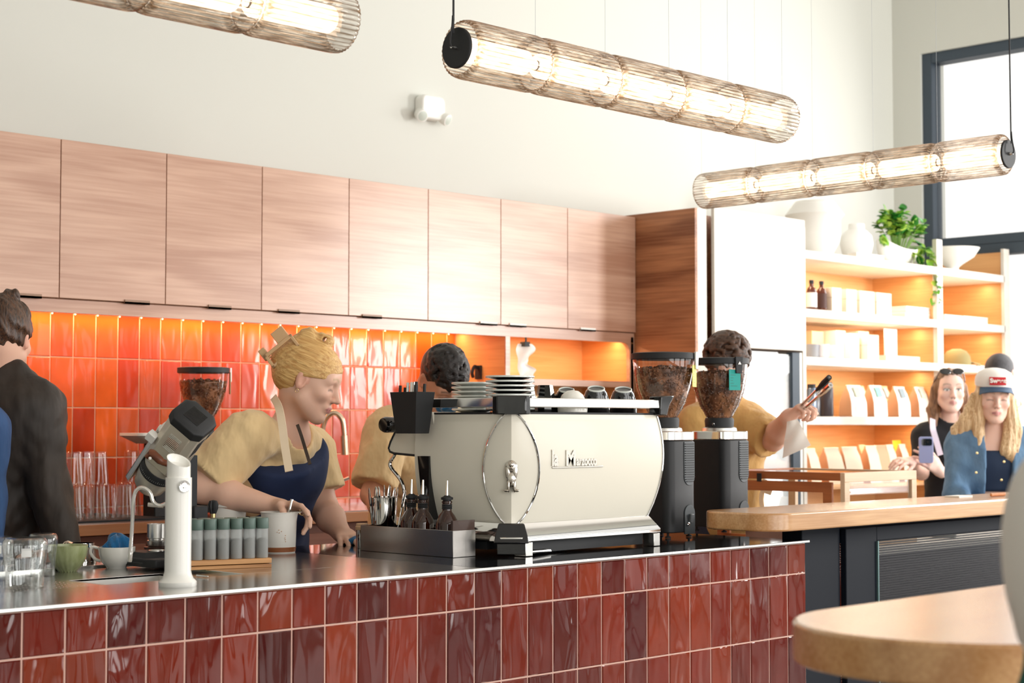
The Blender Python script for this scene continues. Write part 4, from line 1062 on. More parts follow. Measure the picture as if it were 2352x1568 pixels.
# flat side plate with bolts down the left edge
g = fr(G(), A_); g.loft([[(-s1-.012, -.022, z), (-s1+.004, -.030, z), (-s1+.004, .030, z), (-s1-.012, .022, z)] for z in (-L*.24, L*.72)]); bp_ = g.build('side_plate', M_alu, t, bevel=.003)
for z in (.04, .30, .55, .66):
    g = fr(G(), A_); M0 = g.M; g.M = M0 @ Matrix.Translation((-s1-.012, -.0, L*z)) @ Matrix.Rotation(-pi/2, 4, 'Y'); g.lathe([(.007, 0), (.007, .003), (.003, .0032), (.003, .001)], 16); g.build('bolt', M_steelp, bp_)
g = fr(G(), A_); g.box(-s1-.02, -s1+.006, -.05, -.028, L*.56, L*.68).build('catch', M_whitem, t, bevel=.002)
M_wal = mat('walnut', srgb(128, 74, 48), .35, noise=(srgb(92, 50, 32), (30, 30, 120), 3, .3, .7))
g = G().tube(smooth_path([gpt(337, 1050, -.11), gpt(347, 1040, -.115), gpt(358, 1048, -.12), gpt(372, 1060, -.12), gpt(388, 1065, -.12)], 4), [.007]*4+[.011]*4+[.011]*4+[.009]*4+[.008], 12); lev = g.build('lever', M_wal, t)
G().frame(gpt(345, 1052, -.128), side).lathe([(.004, 0), (.004, .003), (0, .004)], 12).build('lever_pin', M_whitem, lev)
# stand
pz = gpt(434, 1100, .03)
G().box(pz.x-.014, pz.x+.014, pz.y-.02, pz.y+.02, .0, gpt(434, 1045, .03).z).build('post', M_blackm, t, bevel=.002)
fpz = gpt(452, 1180, .02)
G().box(fpz.x-.024, fpz.x+.020, fpz.y-.024, fpz.y+.024, fpz.z-.022, fpz.z+.022).build('post_bracket', M_blackm, t, bevel=.003)
G().box(-.11, .13, -.055, .10, .0, .022).build('base_plate', M_blackm, t, bevel=.004)
cc = gpt(358, 1215, -.02)
G().tube([gpt(340, 1158, -.03), gpt(375, 1162, -.03)], .006, 8).build('dosing_fork', M_alu, t)
# dosing cup on its own coaster in front
cb = PZ(362, 1297, CT)
b = thing('digital_scale', 'low black brewing scale with a round silver button behind the white tower', 'scale', (cb.x, cb.y+.02, CT))
G().loft([[(-.07, -.055, 0), (.06, -.055, 0), (.06, .06, 0), (-.07, .06, 0)], [(-.07, -.055, .010), (.06, -.055, .010), (.06, .06, .010), (-.07, .06, .010)], [(-.05, -.035, .036), (.06, -.035, .036), (.06, .06, .036), (-.05, .06, .036)]]).build('housing', M_blackm, b, bevel=.002)
G().at((.0, -.015, .0365)).lathe([(.022, 0), (.022, .003), (.019, .004)], 24).build('weighing_disc', M_alu, b)
cpz = D(360, 1256, Vector((cb.x, cb.y)).dot(Vector((ca, sa)))+.08)
b = thing('dosing_cup', 'brushed silver dosing cup under the slanted grinder', 'cup', (cpz.x, cpz.y, cpz.z))
G().lathe([(.023, .003), (.025, .006), (.0265, .018), (.0235, .020), (.0235, .024), (.0265, .026), (.0265, .064), (.0245, .064), (.0240, .03), (0, .028)], 32).build('cup_wall', M_alu, b)
o = thing('tamping_stand', 'round dark stand under the silver dosing cup', 'stand', (cpz.x, cpz.y, CT))
G().lathe([(.03, 0), (.03, .004), (.012, .008), (.012, cpz.z-CT-.008), (.034, cpz.z-CT-.005), (.035, cpz.z-CT+.001), (.02, cpz.z-CT+.002)], 28).build('stand_disc', mat('dark_walnut', srgb(70, 44, 36), .4), o)
# ================================================================= rack of bean tubes
a0, a1 = PZ(452, 1309, CT), PZ(624, 1302, CT)
rx, ry = (a1-a0).xy, 0
ang = atan2(a1.y-a0.y, a1.x-a0.x); Lr = (a1-a0).length+.05; 
org = Vector((a1.x, a1.y, CT))
k = thing('tube_rack', 'slatted oak rack holding capped tubes of coffee', 'rack', org, ang)
G().box(-Lr, 0, .0, .085, .0, .009).build('lower_board', wood('oak_rack', srgb(214, 158, 98), srgb(156, 102, 56), 0, 2, .45), k, bevel=.001)
G().box(-Lr, 0, .0, .085, .011, .024).build('upper_board', wood('oak_rack', (0, 0, 0), (0, 0, 0)), k, bevel=.001)
M_tube = glass('clear_tube', (.86, .87, .86), .05, 1.45)
M_fro = mat('frosted_tube', srgb(214, 218, 216), .3, alpha=.42)
M_cap = mat('sage_cap', srgb(92, 112, 104), .45)
names = ['hidden partly by the white tower', 'second from the white tower', 'third from the white tower', 'third from the right end', 'second from the right end', 'at the right end']
tproto = None
for row in (0, 1):
    for i in range(6):
        lx = -.019-.0355*(5-i)-(.0 if row == 0 else .004); ly = .022+row*.042
        v = Vector((lx*cos(ang)-ly*sin(ang), lx*sin(ang)+ly*cos(ang), 0))
        lab = 'capped coffee tube in the %s row, %s' % (['front', 'rear'][row], names[i])
        if tproto is None:
            tproto = thing('coffee_tube', lab, 'tube', org+v+Vector((0, 0, .0245)), group='coffee tubes in the oak rack')
            G().lathe([(.0145, 0), (.0155, .002), (.0155, .077)], 24, cap=True).build('tube_wall', M_fro, tproto)
            bm = G().lathe([(.0135, .002), (.0135, .048), (.007, .052), (0, .053)], 18, cap=True).build('coffee_grounds', mat('ground_coffee', srgb(74, 66, 62), .9), tproto)
            G().lathe([(.0162, .077), (.0166, .078), (.0166, .103), (.0156, .105)], 24).build('cap', M_cap, tproto)
        else: dup(tproto, org+v+Vector((0, 0, .0245)), label=lab)
# ================================================================= plastic jug of syrup with spoon
p = PZ(641, 1268, CT); 
M_pp = mat('milky_plastic', srgb(238, 234, 226), .35, trans=.0, alpha=.86, sss=.0)
j = thing('plastic_jug', 'milky plastic measuring jug with a little brown syrup and a spoon rest notch', 'jug', (p.x, p.y, CT), AL-pi/2)
G().lathe([(.046, .0), (.048, .003), (.051, .090), (.0545, .116), (.056, .117), (.056, .119), (.0535, .119), (.050, .09), (.046, .005), (0, .004)], 40, cap=False).build('jug_wall', M_pp, j)
G().lathe([(0, .005), (.0462, .005), (.0464, .014), (0, .0145)], 36, cap=False).build('syrup', mat('caramel_syrup', srgb(92, 42, 18), .15), j)
G().lathe([(.0484, .003), (.0496, .016), (.0490, .017), (.0484, .004)], 36, cap=False).build('syrup_stain', mat('syrup_film', srgb(150, 88, 50), .3, alpha=.7), j)
G().raw([(.050, -.012, .112), (.050, .012, .112), (.070, 0, .119), (.054, -.014, .119), (.054, .014, .119)], [(0, 2, 1), (0, 3, 2), (1, 2, 4)]).build('spout', M_pp, j)
g = G()
for a, z in ((-1.55, .062), (-1.42, .060), (-1.30, .064), (-1.1, .045), (-1.08, .040), (-1.06, .034), (-1.07, .052), (-1.45, .068)): g.at((.0512*cos(a), .0512*sin(a), z)); g.lathe([(0, -.0014), (.0013, 0), (0, .0018)], 8, cap=False)
g.at(); g.build('syrup_drops', mat('caramel_drop', srgb(196, 130, 60), .2), j)
sp = thing('teaspoon', 'steel teaspoon standing in the plastic jug, held by the barista', 'spoon', (0, 0, 0))
s0, s1_ = D(660, 1195, 4.93), D(671, 1146, 4.93)
G().tube([D(648, 1255, 4.93), D(655, 1215, 4.93), s0, s1_], [.004, .003, .003, .0045], 8).build('handle', M_steelp, sp)
G().at(D(646, 1262, 4.93), (0, 0, 0), (.010, .012, .004)).lathe([(sin(pi*i/8), -cos(pi*i/8)) for i in range(9)], 14, cap=False).build('bowl', M_steelp, sp)
p = PZ(560, 1262, CT)
o = thing('plastic_tub', 'white plastic tub with a wide rim behind the coffee tubes', 'tub', (p.x-.0, p.y+.08, CT))
hh = .135
G().lathe([(.044, 0), (.055, hh-.01), (.062, hh-.008), (.064, hh), (.056, hh), (.052, hh-.012), (.042, .004), (0, .003)], 36, cap=False).build('tub_wall', M_pp, o)
# long handled brush in a steel beaker
p = D(489, 1230, 4.86)
o = thing('grinder_brush', 'black bristle brush with a brass ferrule standing behind the coffee tubes', 'brush', (p.x, p.y, CT))
hz3 = D(489, 1192, 4.86).z-CT
G().tube([(0, 0, 0.001), (0, 0, hz3)], [.007, .006], 12).build('brush_handle', M_wal, o)
G().at((0, 0, hz3)).lathe([(.007, 0), (.008, .014), (.008, .016)], 14).build('ferrule', mat('brass', (.7, .52, .25), .3, metal=1), o)
g = G().at((0, 0, hz3+.016)).lathe([(.008, 0), (.013, .014), (.014, .026), (.010, .037), (0, .040)], 30, rib=lambda i, z: .12*((i*7) % 3-1)); g.build('bristles', M_blackm, o)
# ================================================================= left end: beakers, bowl, cup, milk jug
M_bk = glass('borosilicate', (.97, .98, .98), 0, 1.52)
M_print = mat('white_print', (.85, .85, .83), .6)
def beaker(label, px, py, r, h, flip=True):
    p = PZ(px, py, CT-.008)
    o = thing('glass_beaker', label, 'beaker', (p.x, p.y, CT-.008), AL+pi, group='upturned glass beakers')
    # wall with thickness so rims and edges read
    prof = [(r*.80, 0), (r*.82, h*.02), (r*.84, h*.30), (r, h*.80), (r*.97, h*.92), (r*.86, h*.985), (r*.70, h), (0, h)]
    inn = [(rr-.0022, z-.0022 if z > h*.9 else z) for rr, z in prof[:-1]][::-1]
    G().lathe([(prof[0][0]+.003, -.0)]+prof+[(0, h-.003)]+inn, 36, cap=False).build('glass_wall', M_bk, o)
    g = G()
    for a0_, z_, w_, h_ in ((.35, h*.72, .20, .020), (-.55, h*.35, .10, .002), (-.55, h*.45, .10, .002), (-.55, h*.55, .10, .002), (-.55, h*.65, .14, .002)):
        k_ = .84+(.16*((z_/h)-.3)/.5)
        pts = []
        for ii in range(7):
            a = a0_+(ii/6-.5)*w_*2.2; pts.append((a, 0))
        rr = r*k_+.0006
        g.sheet(lambda u, v, rr=rr: (rr*cos(a0_+(u-.5)*w_*2.2), rr*sin(a0_+(u-.5)*w_*2.2), z_+(v-.5)*h_), 6, 1, .0003)
    g.build('printed_scale', M_print, o)
    for i, (zf, s_) in enumerate(((.36, '30'), (.48, '60'), (.60, '100'))):
        a = -.30; rr = r*(.84+.16*max(0, zf-.3)/.5)+.0012
        text('printed_number', s_, .008, (rr*cos(a), rr*sin(a), h*zf), (sin(a), -cos(a), 0), (0, 0, -1), M_print, o, ext=.0002)
    return o
beaker('upturned glass beaker with white print, nearest the front edge at far left', 56, 1349, .053, .118)
beaker('upturned glass beaker beside the green bowl', 98, 1322, .037, .108)
beaker('upturned glass beaker cut by the left photo edge', -8, 1332, .040, .108)
p = PZ(155, 1312, CT-.008)
o = thing('green_bowl', 'sage green fluted ceramic bowl between the beakers and the white cup', 'bowl', (p.x, p.y, CT-.008))
M_green = mat('sage_glaze', srgb(168, 176, 130), .3, coat=.3, noise=(srgb(140, 148, 98), (60, 60, 20), 3, .35, .7))
g = G(); g.lathe([(.024, 0), (.026, .004), (.036, .014), (.047, .034), (.0515, .058), (.052, .069), (.0495, .069), (.048, .055), (.042, .03), (.026, .012), (0, .010)], 96, cap=True, rib=lambda i, z: (.022*sin(i*2*pi/96*20+z*60)*max(0, 1-z/.058)) if .002 < z else 0)
g.build('bowl_wall', M_green, o, ang=60)
p = PZ(268, 1304, CT-.008)
o = thing('white_cup', 'large white ceramic cup with a blue cloth stuffed in it', 'cup', (p.x, p.y, CT-.008))
G().lathe([(.026, 0), (.028, .004), (.040, .016), (.047, .036), (.0490, .056), (.047, .057), (.0445, .04), (.037, .018), (0, .008)], 40, cap=True).build('cup_wall', M_white, o)
hd = -RT*1.0
P3 = lambda r_, z_: (hd.x*r_, hd.y*r_, z_)
G().tube(smooth_path([P3(.042, .018), P3(.058, .024), P3(.070, .040), P3(.066, .056), P3(.047, .052)], 5), .0042, 10).build('handle', M_white, o)
cloth('microfibre_cloth', 'blue cloth stuffed into the large white cup', (p.x, p.y, CT+.034), (.033, .036, .042), M_blue, 9)
p = PZ(236, 1303, CT-.008)+Vector((-.005, .09, 0))
o = thing('milk_jug', 'small polished steel milk jug behind the white cup', 'jug', (p.x, p.y, CT-.008))
G().lathe([(.036, 0), (.037, .004), (.033, .03), (.030, .062), (.0285, .062), (.031, .03), (.034, .005), (0, .004)], 36, cap=False).build('jug_wall', M_steelp, o)
G().tube(smooth_path([P3(.030, .060), P3(.047, .064), P3(.055, .050), P3(.050, .024), P3(.034, .012)], 5), .004, 8).build('handle', mat('copper_tint', (.75, .6, .5), .12, metal=1), o)
p = PZ(205, 1300, CT-.008)
tag(G().at((p.x+.03, p.y+.03, CT-.0075)).prism(rrect(.16, .10, .01), 0, .006).build('bar_mat', mat('brown_bar_mat', srgb(70, 50, 44), .5), bevel=.001), 'dark flat tray under the milk jug', 'tray')
# ================================================================= steel tray box of syrups, spoon beaker
c0, c1, c2 = PZ(1040, 1281, CT), PZ(1097, 1276, CT), PZ(847, 1262, CT)
v1 = Vector((-.02, .41, 0)); 
o = thing('syrup_tray', 'open brushed steel box holding syrup bottles beside the espresso machine', 'tray', (c0.x, c0.y, CT))
tx_, ty_ = .09, .40; hh = .076
M_tray = mat('tray_steel', (.50, .475, .45), .24, metal=1, bump=((120, 3, 3), .1, .0004))
G().box(0, .002, 0, ty_, 0, hh).box(0, tx_, 0, .002, 0, hh).box(tx_-.002, tx_, 0, ty_, 0, hh).box(0, tx_, ty_-.002, ty_, 0, hh).box(0, tx_, 0, ty_, 0, .002).build('tray_walls', M_tray, o, bevel=.0008)
G().box(.002, tx_-.002, .002, .010, .04, .104).build('divider_panel', mat('smoked_acrylic', srgb(90, 72, 66), .1, alpha=.85), o)
M_amb = mat('amber_glass', srgb(60, 26, 12), .05, coat=.6, trans=.35)
def bottle(lab, dx, dy):
    b = thing('syrup_bottle', lab, 'bottle', (c0.x+dx, c0.y+dy, CT+.003), group='amber syrup bottles in the steel box'); b.scale = (1.17, 1.17, 1.2)
    G().lathe([(.026, 0), (.0285, .003), (.0285, .070), (.027, .080), (.019, .094), (.0125, .102), (.0115, .106), (.0115, .122), (.013, .123), (.013, .127), (.011, .128)], 32).build('glass_body', M_amb, b)
    G().at((0, 0, .128)).lathe([(.0105, -.002), (.0105, .002), (.015, .003), (.015, .008), (.010, .010), (.006, .013)], 20).build('stopper', M_blackm, b)
    G().lathe([(.012, .108), (.0132, .110), (.012, .112), (.0132, .114), (.012, .116), (.0132, .118), (.012, .120)], 20, cap=False).build('thread_ring', M_blackm, b)
    G().tube([(0, 0, .138), (.0, 0, .150), (.001, .0, .176)], [.0042, .0040, .0026], 10).build('pour_spout', M_steelp, b)
bottle('amber syrup bottle with pour spout, standing alone nearest the espresso machine corner', .048, .075)
bottle('amber syrup bottle with pour spout, middle of the three', .048, .178)
bottle('amber syrup bottle with pour spout, right against the spoon beaker', .055, .235)
cbx, cby = c0.x+.045, c0.y+.345
o = thing('spoon_beaker', 'polished steel beaker full of teaspoons in the steel box', 'beaker', (cbx, cby, CT+.003))
G().lathe([(.031, 0), (.033, .003), (.0405, .155), (.042, .1565), (.0395, .157), (.031, .006), (0, .005)], 36, cap=False).build('beaker_wall', M_steelp, o)
rnd = random.Random(5); sproto = None
labs = ['leaning furthest left', 'second from the left', 'with its bowl turned sideways', 'standing tallest in the middle', 'just right of the tallest', 'third from the right', 'second from the right', 'leaning furthest right', 'at the back of the beaker']
for i, lab in enumerate(labs):
    a = (i-4)*.055; 
    ox = RT.x*(i-4)*.0075; oy = RT.y*(i-4)*.0075; hgt = .182+rnd.uniform(-.006, .008)
    l = 'steel teaspoon in the spoon beaker, '+lab
    if sproto is None:
        sproto = thing('teaspoon', l, 'spoon', (0, 0, 0), group='teaspoons in the steel beaker')
        G().tube([(0, 0, .0), (0, 0, .05), (0, 0, .10)], [.0035, .002, .003], 8).build('shaft', M_steelp, sproto)
        G().at((0, 0, .122), (0, 0, 0), (.0085, .003, .024)).lathe([(sin(pi*q/8), -cos(pi*q/8)) for q in range(9)], 12, cap=False).build('spoon_end', M_steelp, sproto)
        s_ = sproto
    else: s_ = dup(sproto, label=l)
    s_.location = (cbx+ox, cby+oy, CT+.010); s_.rotation_euler = (-a*RT.y*.9, a*RT.x*.9, AL+rnd.uniform(-.9, .9)); s_.scale = (1, 1, hgt/.148)
# spice jar + cloth under the hand
p = PZ(836, 1259, CT)+Vector((.0, .01, 0))
o = thing('spice_shaker', 'small steel shaker with a pale wooden lid beside the steel box', 'shaker', (p.x, p.y, CT))
G().lathe([(.0175, 0), (.018, .002), (.018, .056)], 28).build('shaker_body', M_steelp, o)
G().lathe([(.0195, .056), (.020, .057), (.020, .066), (.018, .068), (.018, .074), (.017, .075)], 28).build('lid', mat('beech', srgb(226, 188, 150), .5), o)
p = PZ(806, 1250, CT)
cloth('microfibre_cloth', 'blue cloth folded flat on the steel worktop under the left hand of the blonde barista', (p.x+.01, p.y-.02, CT), (.038, .030, .020), M_blue, 12)
# ================================================================= emergency light on the wall
p = PY(978, 250, 5.95)
o = thing('emergency_light', 'white twin-head emergency light high on the white wall', 'emergency light', (p.x, 5.95, p.z))
M_em = mat('emergency_white', srgb(238, 238, 232), .45)
g = G(); g.M = Matrix(((1, 0, 0, 0), (0, 0, -1, 0), (0, 1, 0, 0), (0, 0, 0, 1))); g.prism(rrect(.15, .115, .03), 0, .060); g.build('housing', M_em, o, bevel=.008)
for s_ in (-1, 1):
    hd_ = G().frame((s_*.078, -.05, -.045), (0.3*s_, -1, -.5)).lathe([(.026, -.02), (.030, .0), (.030, .022), (.027, .024)], 24).build('lamp_head', M_em, o)
    G().frame((s_*.078, -.05, -.045), (0.3*s_, -1, -.5)).lathe([(.024, .024), (.015, .027), (0, .028)], 24).build('lens', mat('pale_lens', srgb(205, 214, 205), .1), hd_)
# ================================================================= ribbed glass pendants
LM = bpy.data.materials.new('ribbed_bronze_glass'); LM.use_nodes = True; tt = NT(LM); tt.n.remove(tt.n['Principled BSDF'])
tr = tt.add('ShaderNodeBsdfTransparent'); tr.inputs[0].default_value = (.95, .90, .85, 1)
gl = tt.add('ShaderNodeBsdfGlossy'); gl.inputs[0].default_value = (.80, .70, .60, 1); gl.inputs[1].default_value = .05
rf = tt.add('ShaderNodeBsdfRefraction'); rf.inputs[0].default_value = (.9, .78, .66, 1); rf.inputs['IOR'].default_value = 1.3; rf.inputs['Roughness'].default_value = .03
lw = tt.add('ShaderNodeLayerWeight'); lw.inputs[0].default_value = .30
tc = tt.add('ShaderNodeTexCoord'); mp = tt.add('ShaderNodeMapping'); mp.inputs['Scale'].default_value = (14, 110, 110); tt.link(tc.outputs['Object'], mp.inputs[0])
nz = tt.add('ShaderNodeTexNoise'); nz.inputs['Scale'].default_value = 1; nz.inputs['Detail'].default_value = 2; tt.link(mp.outputs[0], nz.inputs['Vector'])
bp = tt.add('ShaderNodeBump'); bp.inputs['Strength'].default_value = .8; bp.inputs['Distance'].default_value = .004; tt.link(nz.outputs['Fac'], bp.inputs['Height'])
tt.link(bp.outputs[0], gl.inputs['Normal']); tt.link(bp.outputs[0], rf.inputs['Normal'])
sx_ = tt.add('ShaderNodeSeparateXYZ'); tt.link(tc.outputs['Object'], sx_.inputs[0])
cxy = tt.add('ShaderNodeCombineXYZ'); tt.link(sx_.outputs['Y'], cxy.inputs[1]); tt.link(sx_.outputs['Z'], cxy.inputs[2])
ln = tt.add('ShaderNodeVectorMath', operation='LENGTH'); tt.link(cxy.outputs[0], ln.inputs[0])
rr1 = tt.add('ShaderNodeMapRange'); rr1.inputs['From Min'].default_value = .0738; rr1.inputs['From Max'].default_value = .0758; tt.link(ln.outputs['Value'], rr1.inputs[0])
nz2 = tt.add('ShaderNodeMapRange'); nz2.inputs['From Min'].default_value = .38; nz2.inputs['From Max'].default_value = .62; tt.link(nz.outputs['Fac'], nz2.inputs[0])
mm = tt.add('ShaderNodeMath', operation='MULTIPLY_ADD'); mm.inputs[1].default_value = .5; tt.link(nz2.outputs[0], mm.inputs[0])
mh = tt.add('ShaderNodeMath', operation='MULTIPLY'); mh.inputs[1].default_value = .6; tt.link(rr1.outputs[0], mh.inputs[0]); tt.link(mh.outputs[0], mm.inputs[2])
cmx = tt.add('ShaderNodeMix', data_type='RGBA'); cmx.inputs['A'].default_value = (.20, .115, .06, 1); cmx.inputs['B'].default_value = (1, .98, .95, 1); tt.link(mm.outputs[0], cmx.inputs['Factor']); tt.link(cmx.outputs['Result'], tr.inputs[0])
gmx = tt.add('ShaderNodeMix', data_type='RGBA'); gmx.inputs['A'].default_value = (.30, .19, .11, 1); gmx.inputs['B'].default_value = (.98, .95, .90, 1); tt.link(mm.outputs[0], gmx.inputs['Factor']); tt.link(gmx.outputs['Result'], gl.inputs[0])
m1 = tt.add('ShaderNodeMixShader'); m1.inputs[0].default_value = .16; tt.link(tr.outputs[0], m1.inputs[1]); tt.link(rf.outputs[0], m1.inputs[2])
mr = tt.add('ShaderNodeMapRange'); mr.inputs['To Min'].default_value = .05; mr.inputs['To Max'].default_value = .6; tt.link(lw.outputs['Facing'], mr.inputs[0])
m2 = tt.add('ShaderNodeMixShader'); tt.link(mr.outputs[0], m2.inputs[0]); tt.link(m1.outputs[0], m2.inputs[1]); tt.link(gl.outputs[0], m2.inputs[2])
tt.link(m2.outputs[0], tt.n['Material Output'].inputs[0])
M_glow = mat('warm_tube', (1, .85, .7), .5, emit=(1, .78, .56), estr=3.6)
M_cord = mat('black_cord', (.015, .015, .017), .6)
M_wire = mat('thin_wire', (.45, .47, .5), .4, metal=.6)
PR = .075; SEG = .28
def pendant(label, p0, dirn, capend, first=None):
    """p0 = the end that carries the black disc; dirn = unit direction of the tube"""
    o = thing('glass_pendant', label, 'pendant lamp', p0, atan2(dirn[1], dirn[0]), 'ribbed glass tube pendants')
    nr = 40
    for k in range(5):
        x = k*SEG
        e = .004; r = PR
        prof = [(r*.86, x+e*.5), (r*.965, x+.008), (r, x+.022), (r, x+SEG-.022), (r*.965, x+SEG-.008), (r*.86, x+SEG-e*.5)]
        pi_ = [(rr-.005, z) for rr, z in prof][::-1]
        g = G(); g.M = Matrix(((0, 0, 1, 0), (0, 1, 0, 0), (-1, 0, 0, 0), (0, 0, 0, 1)))
        n = nr*6
        g.lathe(prof, n, cap=False, rib=lambda i, z: .034*(abs(sin(pi*i/6))-.5))
        pass
        sgo = g.build('glass_segment', LM, o, ang=60)
        g = G(); g.M = Matrix(((0, 0, 1, 0), (0, 1, 0, 0), (-1, 0, 0, 0), (0, 0, 0, 1)))
        g.lathe([(.0, x+.004), (.030, x+.006), (.033, x+.012), (.033, x+SEG-.045), (.028, x+SEG-.038), (0, x+SEG-.036)], 24, cap=False).build('light_tube', M_glow, o)
        g = G(); g.M = Matrix(((0, 0, 1, 0), (0, 1, 0, 0), (-1, 0, 0, 0), (0, 0, 0, 1)))
        g.lathe([(.014, x-.004), (.016, x), (.016, x+.004), (.014, x+.008)], 24, cap=False).build('joint_ring', M_chrome, o)
    g = G(); g.M = Matrix(((0, 0, 1, 0), (0, 1, 0, 0), (-1, 0, 0, 0), (0, 0, 0, 1)))
    g.lathe([(0, -.012), (.050, -.012), (.052, -.010), (.052, -.004), (0, -.003)], 48, cap=False); cp_ = g.build('end_disc', M_blackm, o)
    G().at((-.012, 0, 0), (0, -pi/2, 0)).lathe([(.006, 0), (.006, .006), (.004, .010), (.004, .016)], 16).build('cord_nipple', M_steelp, cp_)
    G().tube(smooth_path([(-.026, 0, 0), (-.030, 0, .006), (-.030, 0, .02), (-.022, 0, .08), (-.020, 0, .25), (-.020, 0, 4.74-p0[2])], 4), .0028, 8).build('power_cord', M_cord, o)
    for k in range(1, 6): G().tube([(k*SEG-.0, 0, PR*.9), (k*SEG, 0, 4.74-p0[2])], .0006, 5).build('hanging_wire', M_wire, o)
    return o
pendant('ribbed smoky glass tube pendant in the middle, its black end disc at the left', (2.91, 3.04, 2.372), (1, 0), 0)
pendant('ribbed smoky glass tube pendant cut off by the top left of the photo', (2.53-1.40, 3.04, 2.372), (1, 0), 0)
pendant('ribbed glass tube pendant at the right, its end disc near the window', (5.60, 2.965, 2.405), (0, 1), 0)
# ================================================================= oak bar with black screen below
def slab_round(name, m, x0, x1, y0, y1, z0, z1, r, parent=None, both=False):
    pts = [(x1, y0), (x1, y1)]
    for i in range(13): a = pi/2+pi/2*i/12; pts.append((x0+r+r*cos(a), y1-r+r*sin(a)))
    for i in range(13): a = pi+pi/2*i/12; pts.append((x0+r+r*cos(a), y0+r+r*sin(a)))
    return G().prism(pts, z0, z1).build(name, m, parent, bevel=.006, seg=4)
b = thing('oak_bar', 'high oak bar with rounded end over a blue-black metal screen, right of the tiled counter', 'bar counter', (0, 0, 0))
slab_round('bar_top', M_oakbar, 4.26, 7.4, 3.05, 3.36, 1.088, 1.145, .10, b)
fxp = 4.60
g = G(); g.box(fxp, fxp+.22, 3.18, 3.26, 0, 1.086).box(fxp+.22, 7.3, 3.19, 3.26, 1.02, 1.086)
g.box(7.1, 7.3, 3.19, 3.26, 0, 1.02)
g.build('frame', M_barframe, b, bevel=.003)
g = G(); x2 = fxp+.235
g.box(x2, x2+.19, 3.165, 3.188, 0, 1.07).box(x2+.19, 7.1, 3.165, 3.188, 1.02, 1.07).box(x2+.19, 7.1, 3.165, 3.188, .04, .10)
inn_ = g.build('inner_frame', M_barframe, b, bevel=.003)
G().box(x2+.186, x2+.192, 3.158, 3.166, .1, 1.02).build('bright_edge', mat('teal_edge', srgb(120, 150, 150), .3, metal=.6), b)
MS = bpy.data.materials.new('perforated_screen'); MS.use_nodes = True; t_ = NT(MS); bb = t_.n['Principled BSDF']; bb.inputs['Base Color'].default_value = srgb(26, 25, 31); bb.inputs['Roughness'].default_value = .35; bb.inputs['Metallic'].default_value = .3
tc = t_.add('ShaderNodeTexCoord'); sp_ = t_.add('ShaderNodeSeparateXYZ'); t_.link(tc.outputs['Object'], sp_.inputs[0])
f1 = t_.add('ShaderNodeMath', operation='MULTIPLY'); f1.inputs[1].default_value = 2*pi/.0085; t_.link(sp_.outputs['Z'], f1.inputs[0])
f2 = t_.add('ShaderNodeMath', operation='SINE'); t_.link(f1.outputs[0], f2.inputs[0])
g1 = t_.add('ShaderNodeMath', operation='MULTIPLY'); g1.inputs[1].default_value = 2*pi/.0085; t_.link(sp_.outputs['X'], g1.inputs[0])
g2 = t_.add('ShaderNodeMath', operation='SINE'); t_.link(g1.outputs[0], g2.inputs[0])
ad = t_.add('ShaderNodeMath', operation='ADD'); t_.link(f2.outputs[0], ad.inputs[0]); t_.link(g2.outputs[0], ad.inputs[1])
gt = t_.add('ShaderNodeMath', operation='LESS_THAN'); gt.inputs[1].default_value = -.1; t_.link(ad.outputs[0], gt.inputs[0]); t_.link(gt.outputs[0], bb.inputs['Alpha'])
G().box(x2+.19, 7.1, 3.176, 3.179, .1, 1.02).build('perforated_screen', MS, b)
# tiled return and white corner trim seen through the screen, then the dark back of the bar
rt2 = thing('tiled_pier', 'short stretch of red tiles behind the black screen', 'pier', (0, 0, 0))
G().box(4.86, 5.10, 3.30, 3.60, 0, 1.08).build('pier_core', M_grout, rt2)
tiles('pier_tiles', 4.86, 5.10, [(.94, 1.07), (.744, .94), (.548, .744), (.352, .548)], 3.30, .10024, 1.8796, rc, wavm=M_tiler, seed=5, parent=rt2)
G().box(5.10, 5.112, 3.288, 3.60, 0, 1.08).build('corner_trim', M_whitem, rt2)
bd = thing('dark_cabinet', 'dark counter body with a pale top behind the perforated screen', 'cabinet', (0, 0, 0))
G().box(5.13, 6.85, 3.50, 4.0, 0, .93).build('body', mat('dark_grey_panel', srgb(46, 46, 54), .5), bd)
G().box(5.13, 6.85, 3.45, 4.0, .932, .955).build('top', M_whitem, bd)
tag(G().at(PY(2168, 1250, 3.6)[:2]+(.956,)).lathe([(.05, 0), (.058, .09), (.06, .092), (0, .092)], 28).build('grey_crock', mat('grey_crock', srgb(120, 124, 118), .5)), 'grey round crock on the pale top seen through the perforated screen', 'pot')
tag(G().at((5.75, 3.26, 1.1455)).box(-.05, .05, -.03, .03, 0, .006).build('folded_card', M_whitem), 'small white card lying on the oak bar in front of the customers', 'card')
pw = PZ(2294, 1140, 1.146)
g = G(); g.at((pw.x, pw.y+.0, 1.146), (0, 0, .0))
for i in range(10): g.at((pw.x-.05*0+(i-5)*.011, pw.y, 1.154)); g.lathe([(0, -.008), (.0055, -.004), (.0065, 0), (.0055, .004), (0, .008)], 10, cap=False)
tag(g.build('beaded_bracelet', mat('amber_bead', srgb(206, 140, 90), .4)), 'string of brown wooden beads on the oak bar before the woman in the cap', 'beads')
